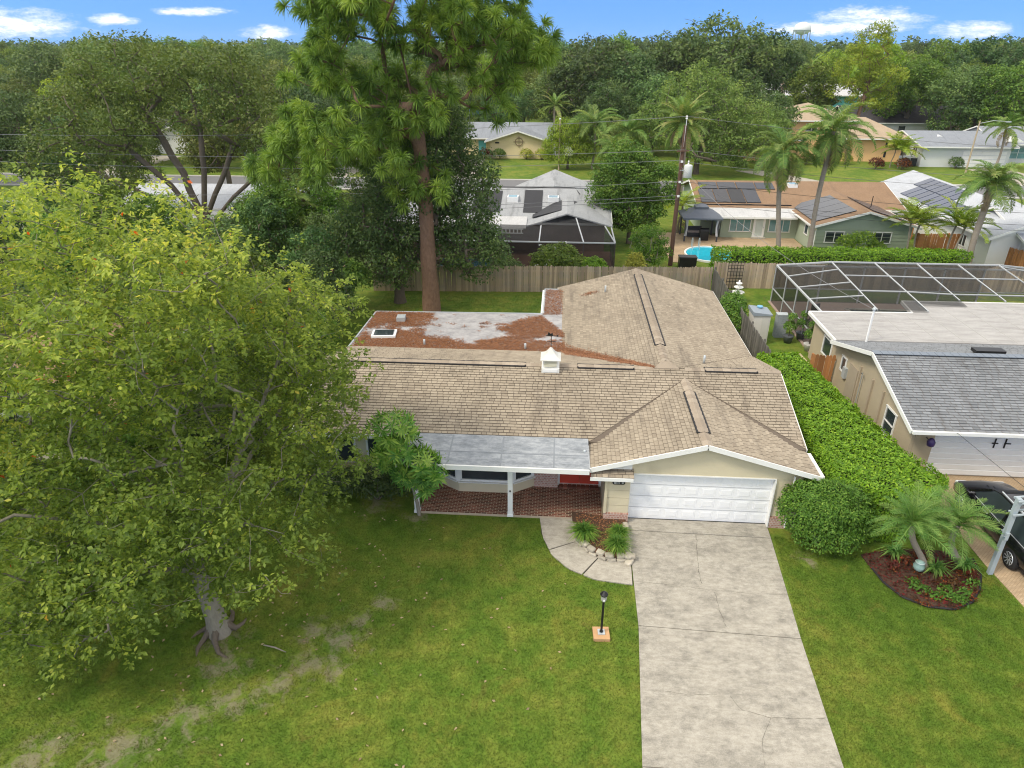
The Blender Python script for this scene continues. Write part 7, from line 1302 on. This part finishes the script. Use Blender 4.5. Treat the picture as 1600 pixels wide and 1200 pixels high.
# basketball hoop post
hp = thing('basketball_hoop', 'grey basketball hoop on a square steel pole beside the paver driveway', 'basketball hoop', (13.92, 17.72, 0)); HG = paint('hoop_steel', (.36, .42, .45), .45, .08, 4)
MB().b2(-.065, .065, -.065, .065, -.1, 2.9).build('pole', HG, hp)
for z0, z1 in ((2.85, 3.05), (2.35, 2.55)):
    for y in (-.11, .11): MB().beam((-.08, y, z0), (1.15, y, z1), .05).build('arm', HG, hp)
for x, z in ((.35, 2.65), (.75, 2.72)): MB().beam((x, -.13, z), (x, .13, z), .04).build('cross_bar', HG, hp)
MB().beam((.0, .14, 2.4), (.7, .14, 2.95), .035).build('brace', HG, hp); MB().box((0, -.09, 1.55), (.10, .06, .26)).build('crank', HG, hp); MB().tube([(0, -.1, 1.55), (-.2, -.14, 1.62), (-.22, -.14, 1.85)], .02, 6).build('crank_handle', HG, hp)
MB().box((1.22, 0, 3.15), (.05, 1.8, 1.1)).build('backboard', paint('clear_backboard', (.55, .60, .62), .15, .05), hp); m = MB()
for k in range(16): a, b = 2 * PI * k / 16, 2 * PI * (k + 1) / 16; m.beam((1.50 + .225 * math.cos(a), .225 * math.sin(a), 2.85), (1.50 + .225 * math.cos(b), .225 * math.sin(b), 2.85), .02)
m.build('rim', paint('orange_rim', (.5, .12, .02), .5, .1), hp)
# ---- vehicles
def car(name, label, loc, rz, paintm, L=4.85, Wd=1.92, suv=True):
    """nose toward +x; body lofted from cross-sections"""
    o = thing(name, label, 'car', loc, None, rz); hw = Wd / 2; H = 1.72 if suv else 1.45; belt = 1.05 if suv else .92; g0 = .26
    S = [(-.5, .62, .50, .80), (-.485, .50, .78, .90), (-.45, .34, .95, .96), (-.36, .30, belt, .99), (-.2, .28, belt, 1.0), (0, .27, belt - .01, 1.0), (.18, .27, belt - .03, 1.0), (.28, .28, belt - .05, .99), (.40, .30, belt - .16, .965), (.46, .34, belt - .26, .93), (.49, .42, belt - .36, .86), (.5, .52, belt - .46, .78)]
    m = MB(); k = 10; vs_ = []; 
    for s, z0, z1, w in S:
        x = s * L; ww = hw * w; r = .10; mid = (z0 + z1) / 2
        prof = [(-ww * .86, z0), (-ww * .98, z0 + .10), (-ww, mid), (-ww * .985, z1 - .10), (-ww * .86, z1 - .01), (0, z1 + .035), (ww * .86, z1 - .01), (ww * .985, z1 - .10), (ww, mid), (ww * .98, z0 + .10), (ww * .86, z0)]
        vs_ += [(x, y, z) for y, z in prof]
    q = 11; fs = [(i * q + j, i * q + j + 1, (i + 1) * q + j + 1, (i + 1) * q + j) for i in range(len(S) - 1) for j in range(q - 1)] + [tuple(range(q))[::-1], tuple((len(S) - 1) * q + j for j in range(q))] + [(i * q + q - 1, i * q, (i + 1) * q, (i + 1) * q + q - 1) for i in range(len(S) - 1)]
    body = m.add(vs_, fs).build('body', paintm, o, True)
    rear = -.475 if suv else -.36; rt = -.42 if suv else -.22; G_ = [(rear, belt - .06, .0), (rt, H - .10, 1), (-.2, H, 1), (.02, H - .02, 1), (.10, H - .12, 1), (.27, belt - .06, 0)]
    def gh(t0, sc): 
        vs_ = []; mm = MB()
        for s, z, tp in G_: w0 = hw * .93 * sc; w1 = hw * .76 * sc; w = w1 if tp else w0; vs_.append((s * L, w, z)); vs_.append((s * L, -w, z))
        return vs_
    v = gh(0, 1.0); n = len(G_); glass = MB().add(v, [(2 * i, 2 * i + 1, 2 * i + 3, 2 * i + 2) for i in range(n - 1)] + [tuple(2 * i for i in range(n)), tuple(2 * i + 1 for i in range(n))[::-1]]).build('glass', GLASS, o)
    rp = MB(); rw = hw * .77
    rp.slab([(rt * L - .05, -rw, H - .085), (-.2 * L, -rw, H + .02), (.02 * L, -rw, H), (.10 * L, -rw, H - .10), (.10 * L, rw, H - .10), (.02 * L, rw, H), (-.2 * L, rw, H + .02), (rt * L - .05, rw, H - .085)], .03) if False else None
    pts = [(rt, H - .085), (-.2, H + .02), (.02, H), (.10, H - .10)]; vs_ = [(s * L, sy * rw, z) for s, z in pts for sy in (-1, 1)]; rp.add(vs_ + [(a, b, c - .03) for a, b, c in vs_], [(2 * i, 2 * i + 1, 2 * i + 3, 2 * i + 2) for i in range(3)] + [(8 + 2 * i, 8 + 2 * i + 2, 8 + 2 * i + 3, 8 + 2 * i + 1) for i in range(3)] + [(2 * i, 2 * i + 2, 8 + 2 * i + 2, 8 + 2 * i) for i in range(3)] + [(2 * i + 1, 8 + 2 * i + 1, 8 + 2 * i + 3, 2 * i + 3) for i in range(3)]); roofp = rp.build('roof', paintm, o)
    MB().slab([(-.30 * L, -rw * .55, H + .018), (-.05 * L, -rw * .55, H + .018), (-.05 * L, rw * .55, H + .018), (-.30 * L, rw * .55, H + .018)], .01).build('sunroof', GLASS, roofp)
    for sy in (-1, 1):
        for a, b in (((rear * L, hw * .935, belt - .05), (rt * L, hw * .77, H - .10)), ((-.12 * L, hw * .935, belt - .03), (-.12 * L, hw * .77, H - .04)), ((.10 * L, hw * .77, H - .12), (.27 * L, hw * .935, belt - .05))): MB().beam((a[0], a[1] * sy, a[2]), (b[0], b[1] * sy, b[2]), .07).build('pillar', paintm, o)
        MB().beam((-.45 * L, sy * hw * .955, belt - .01), (.25 * L, sy * hw * .96, belt - .03), .018).build('belt_trim', GALV, o); MB().beam((rt * L, sy * hw * .72, H + .03), (.03 * L, sy * hw * .72, H + .045), .035).build('roof_rail', GALV, o)
        MB().box((.20 * L, sy * (hw + .10), belt + .02), (.10, .22, .15)).build('mirror', paintm, o); MB().box((.455 * L, sy * hw * .68, belt - .36), (.22, .36, .12)).build('headlight', paint('lamp_lens', (.65, .68, .70), .15, .1), o); MB().box((-.482 * L, sy * hw * .74, .95 if suv else .8), (.10, .26, .30)).build('tail_light', paint('red_lens', (.35, .015, .015), .2, .1), o)
        for xx in (-.12, .10): MB().box((xx * L - .3, sy * (hw * 1.0 + .005), .92 if suv else .8), (.22, .03, .035)).build('door_handle', GALV, o)
        for sx in (-.305, .315):
            w = MB().lathe([(.20, -.11), (.31, -.115), (.345, -.08), (.345, .08), (.31, .115), (.20, .11)], 22, (0, 0, 0)).build('wheel', paint('tyre_rubber', (.018, .018, .019), .8, .15, 8), o, True, (sx * L, sy * (hw - .10), .345), (R(90), 0, 0))
            rm = MB().lathe([(.21, -.02), (.225, .0), (.20, .02)], 18, (0, 0, -sy * .108), caps=False)
            for k_ in range(10): a = 2 * PI * k_ / 10; rm.beam((.03 * math.cos(a), .03 * math.sin(a), -sy * .10), (.205 * math.cos(a + .12), .205 * math.sin(a + .12), -sy * .112), .03, .02)
            rm.build('rim', GALV, w)
    MB().box((.495 * L, 0, .52), (.08, 1.0, .16)).build('grille', BLACKM, o); MB().box((-.497 * L, 0, .72), (.03, .5, .12)).build('number_plate', WHITE2, o); MB().box((0, 0, .30), (L * .86, Wd * .86, .14)).build('underbody', BLACKM, o)
    return o
BLKCAR = paint('black_car_paint', (.008, .008, .010), .12, .1, 2, spec=.7); BLUECAR = paint('dark_blue_car_paint', (.025, .035, .055), .15, .1, 2, spec=.7); GREYCAR = paint('silver_car_paint', (.35, .36, .38), .25, .1, 2, metal=.5); WHITECAR = paint('white_car_paint', (.70, .71, .72), .2, .05, 2); NAVYCAR = paint('navy_car_paint', (.02, .035, .08), .2, .1, 2)
car('black_suv', 'black sport utility car parked nose to the neighbour garage', (15.55, 19.55, .02), R(90), BLKCAR); car('dark_car', 'dark blue-grey car parked beside the black one', (18.25, 19.9, .02), R(90), BLUECAR, 4.6, 1.84, False)
car('navy_car', 'dark blue car between the green house and the solar array house', (30.0, 66.2, .02), R(80), NAVYCAR, 4.5, 1.8, False); c = G(405, 252); car('white_car', 'white car parked on the far drive beside the oak', (c.x, 99, .03), R(80), WHITECAR, 4.6, 1.85, True)
for i, (px, py, lb) in enumerate(((1392, 262, 'blue wheeled bin by the ranch house fence'), (1378, 262, 'dark wheeled bin by the ranch house fence'))): g = G(px + 45, py - 8); o = thing('wheeled_bin', lb, 'bin', (47.2 + 1.1 * i, 101.4, 0)); MB().prism([(-.3, -.3), (.3, -.3), (.3, .3), (-.3, .3)], 0.05, 1.0).build('body', paint('blue_bin', (.03, .06, .16), .5, .1) if i == 0 else BLACKM, o); MB().box((0, 0, 1.04), (.68, .7, .08)).build('lid', BLACKM, o)
g = V(762, 175, 150); o = thing('blue_tarp_shelter', 'blue tarp shelter between the trees behind the yellow house', 'shelter', (g.x + 2, 128, 0)); BT = paint('blue_tarp', (.03, .13, .34), .5, .15)
MB().prism([(-3.5, -2), (3.5, -2), (3.5, 2), (-3.5, 2)], [4.2, 4.2, 5.0, 5.0], [4.3, 4.3, 5.1, 5.1]).build('tarp', BT, o)
for sx in (-3.2, 3.2):
    for sy, h in ((-1.8, 4.2), (1.8, 5.0)): MB().b2(sx - .06, sx + .06, sy - .06, sy + .06, 0, h).build('post', GALV, o)
# water tower on the skyline
c = V(1253, 50, 700); wt = thing('water_tower', 'pale water tower on legs standing on the right skyline', 'water tower', (c.x, 700, 0), None, 0, 1.12); WT = paint('tower_white', (.70, .72, .70), .5, .1, .1); WL = paint('tower_steel', (.34, .40, .44), .6, .1, .1)
MB().lathe([(.8, 20.6), (4.2, 21.4), (6.4, 23.4), (6.6, 25.0), (5.6, 27.6), (3.0, 29.2), (.3, 29.8)], 24).build('tank', WT, wt, True); MB().lathe([(6.9, 23.7), (7.1, 23.9), (6.9, 24.1)], 24).build('walkway', WL, wt); MB().lathe([(.9, 0), (.9, 21)], 12).build('riser', WL, wt)
for k in range(6): a = 2 * PI * (k + .5) / 6; MB().beam((7.4 * math.cos(a), 7.4 * math.sin(a), 0), (6.3 * math.cos(a), 6.3 * math.sin(a), 24), .55).build('leg', WL, wt)
# fallen branch and litter under the front tree
o = tag(MB().tube([G(412, 1008, .04), G(430, 1012, .06), G(447, 1019, .04)], [.02, .025, .012], 6).build('fallen_branch', BARK_PALE), 'short fallen branch lying right of the tree base', 'branch')
rng = np.random.default_rng(44); n = 200; a = rng.random(n) * 2 * PI; r = 9 * rng.random(n) ** .7; P = np.stack([-8.0 + r * np.cos(a), 14.6 + r * .6 * np.sin(a), np.full(n, .035)], 1); P = P[(P[:, 1] < 19.4) & (P[:, 0] < 2.2)]; A = rng.normal(size=P.shape); A[:, 2] *= .1
v, f, t = leaf_np(P, A, np.tile([0, 0, 1.0], (len(P), 1)) + rng.normal(size=P.shape) * .3, .11, .06, rng.random(len(P))); tag(put('leaf_litter', mesh_np(v, f, LEAF['dead'], t)), 'scattered dry leaves on the lawn under the front tree', 'leaf litter', kind='stuff')
# ------------------------------------------------------------------ thin summer haze
hz = bpy.data.materials.new('thin_haze'); hz.use_nodes = True; hn = hz.node_tree; hn.nodes.clear(); ho_ = hn.nodes.new('ShaderNodeOutputMaterial'); pv = hn.nodes.new('ShaderNodeVolumePrincipled')
pv.inputs['Color'].default_value = (.86, .92, 1.0, 1); pv.inputs['Density'].default_value = .00011; pv.inputs['Anisotropy'].default_value = .2; hn.links.new(pv.outputs[0], ho_.inputs['Volume'])
tag(MB().b2(-1450, 1450, -350, 1450, -1, 34).build('haze', hz), kind='stuff')
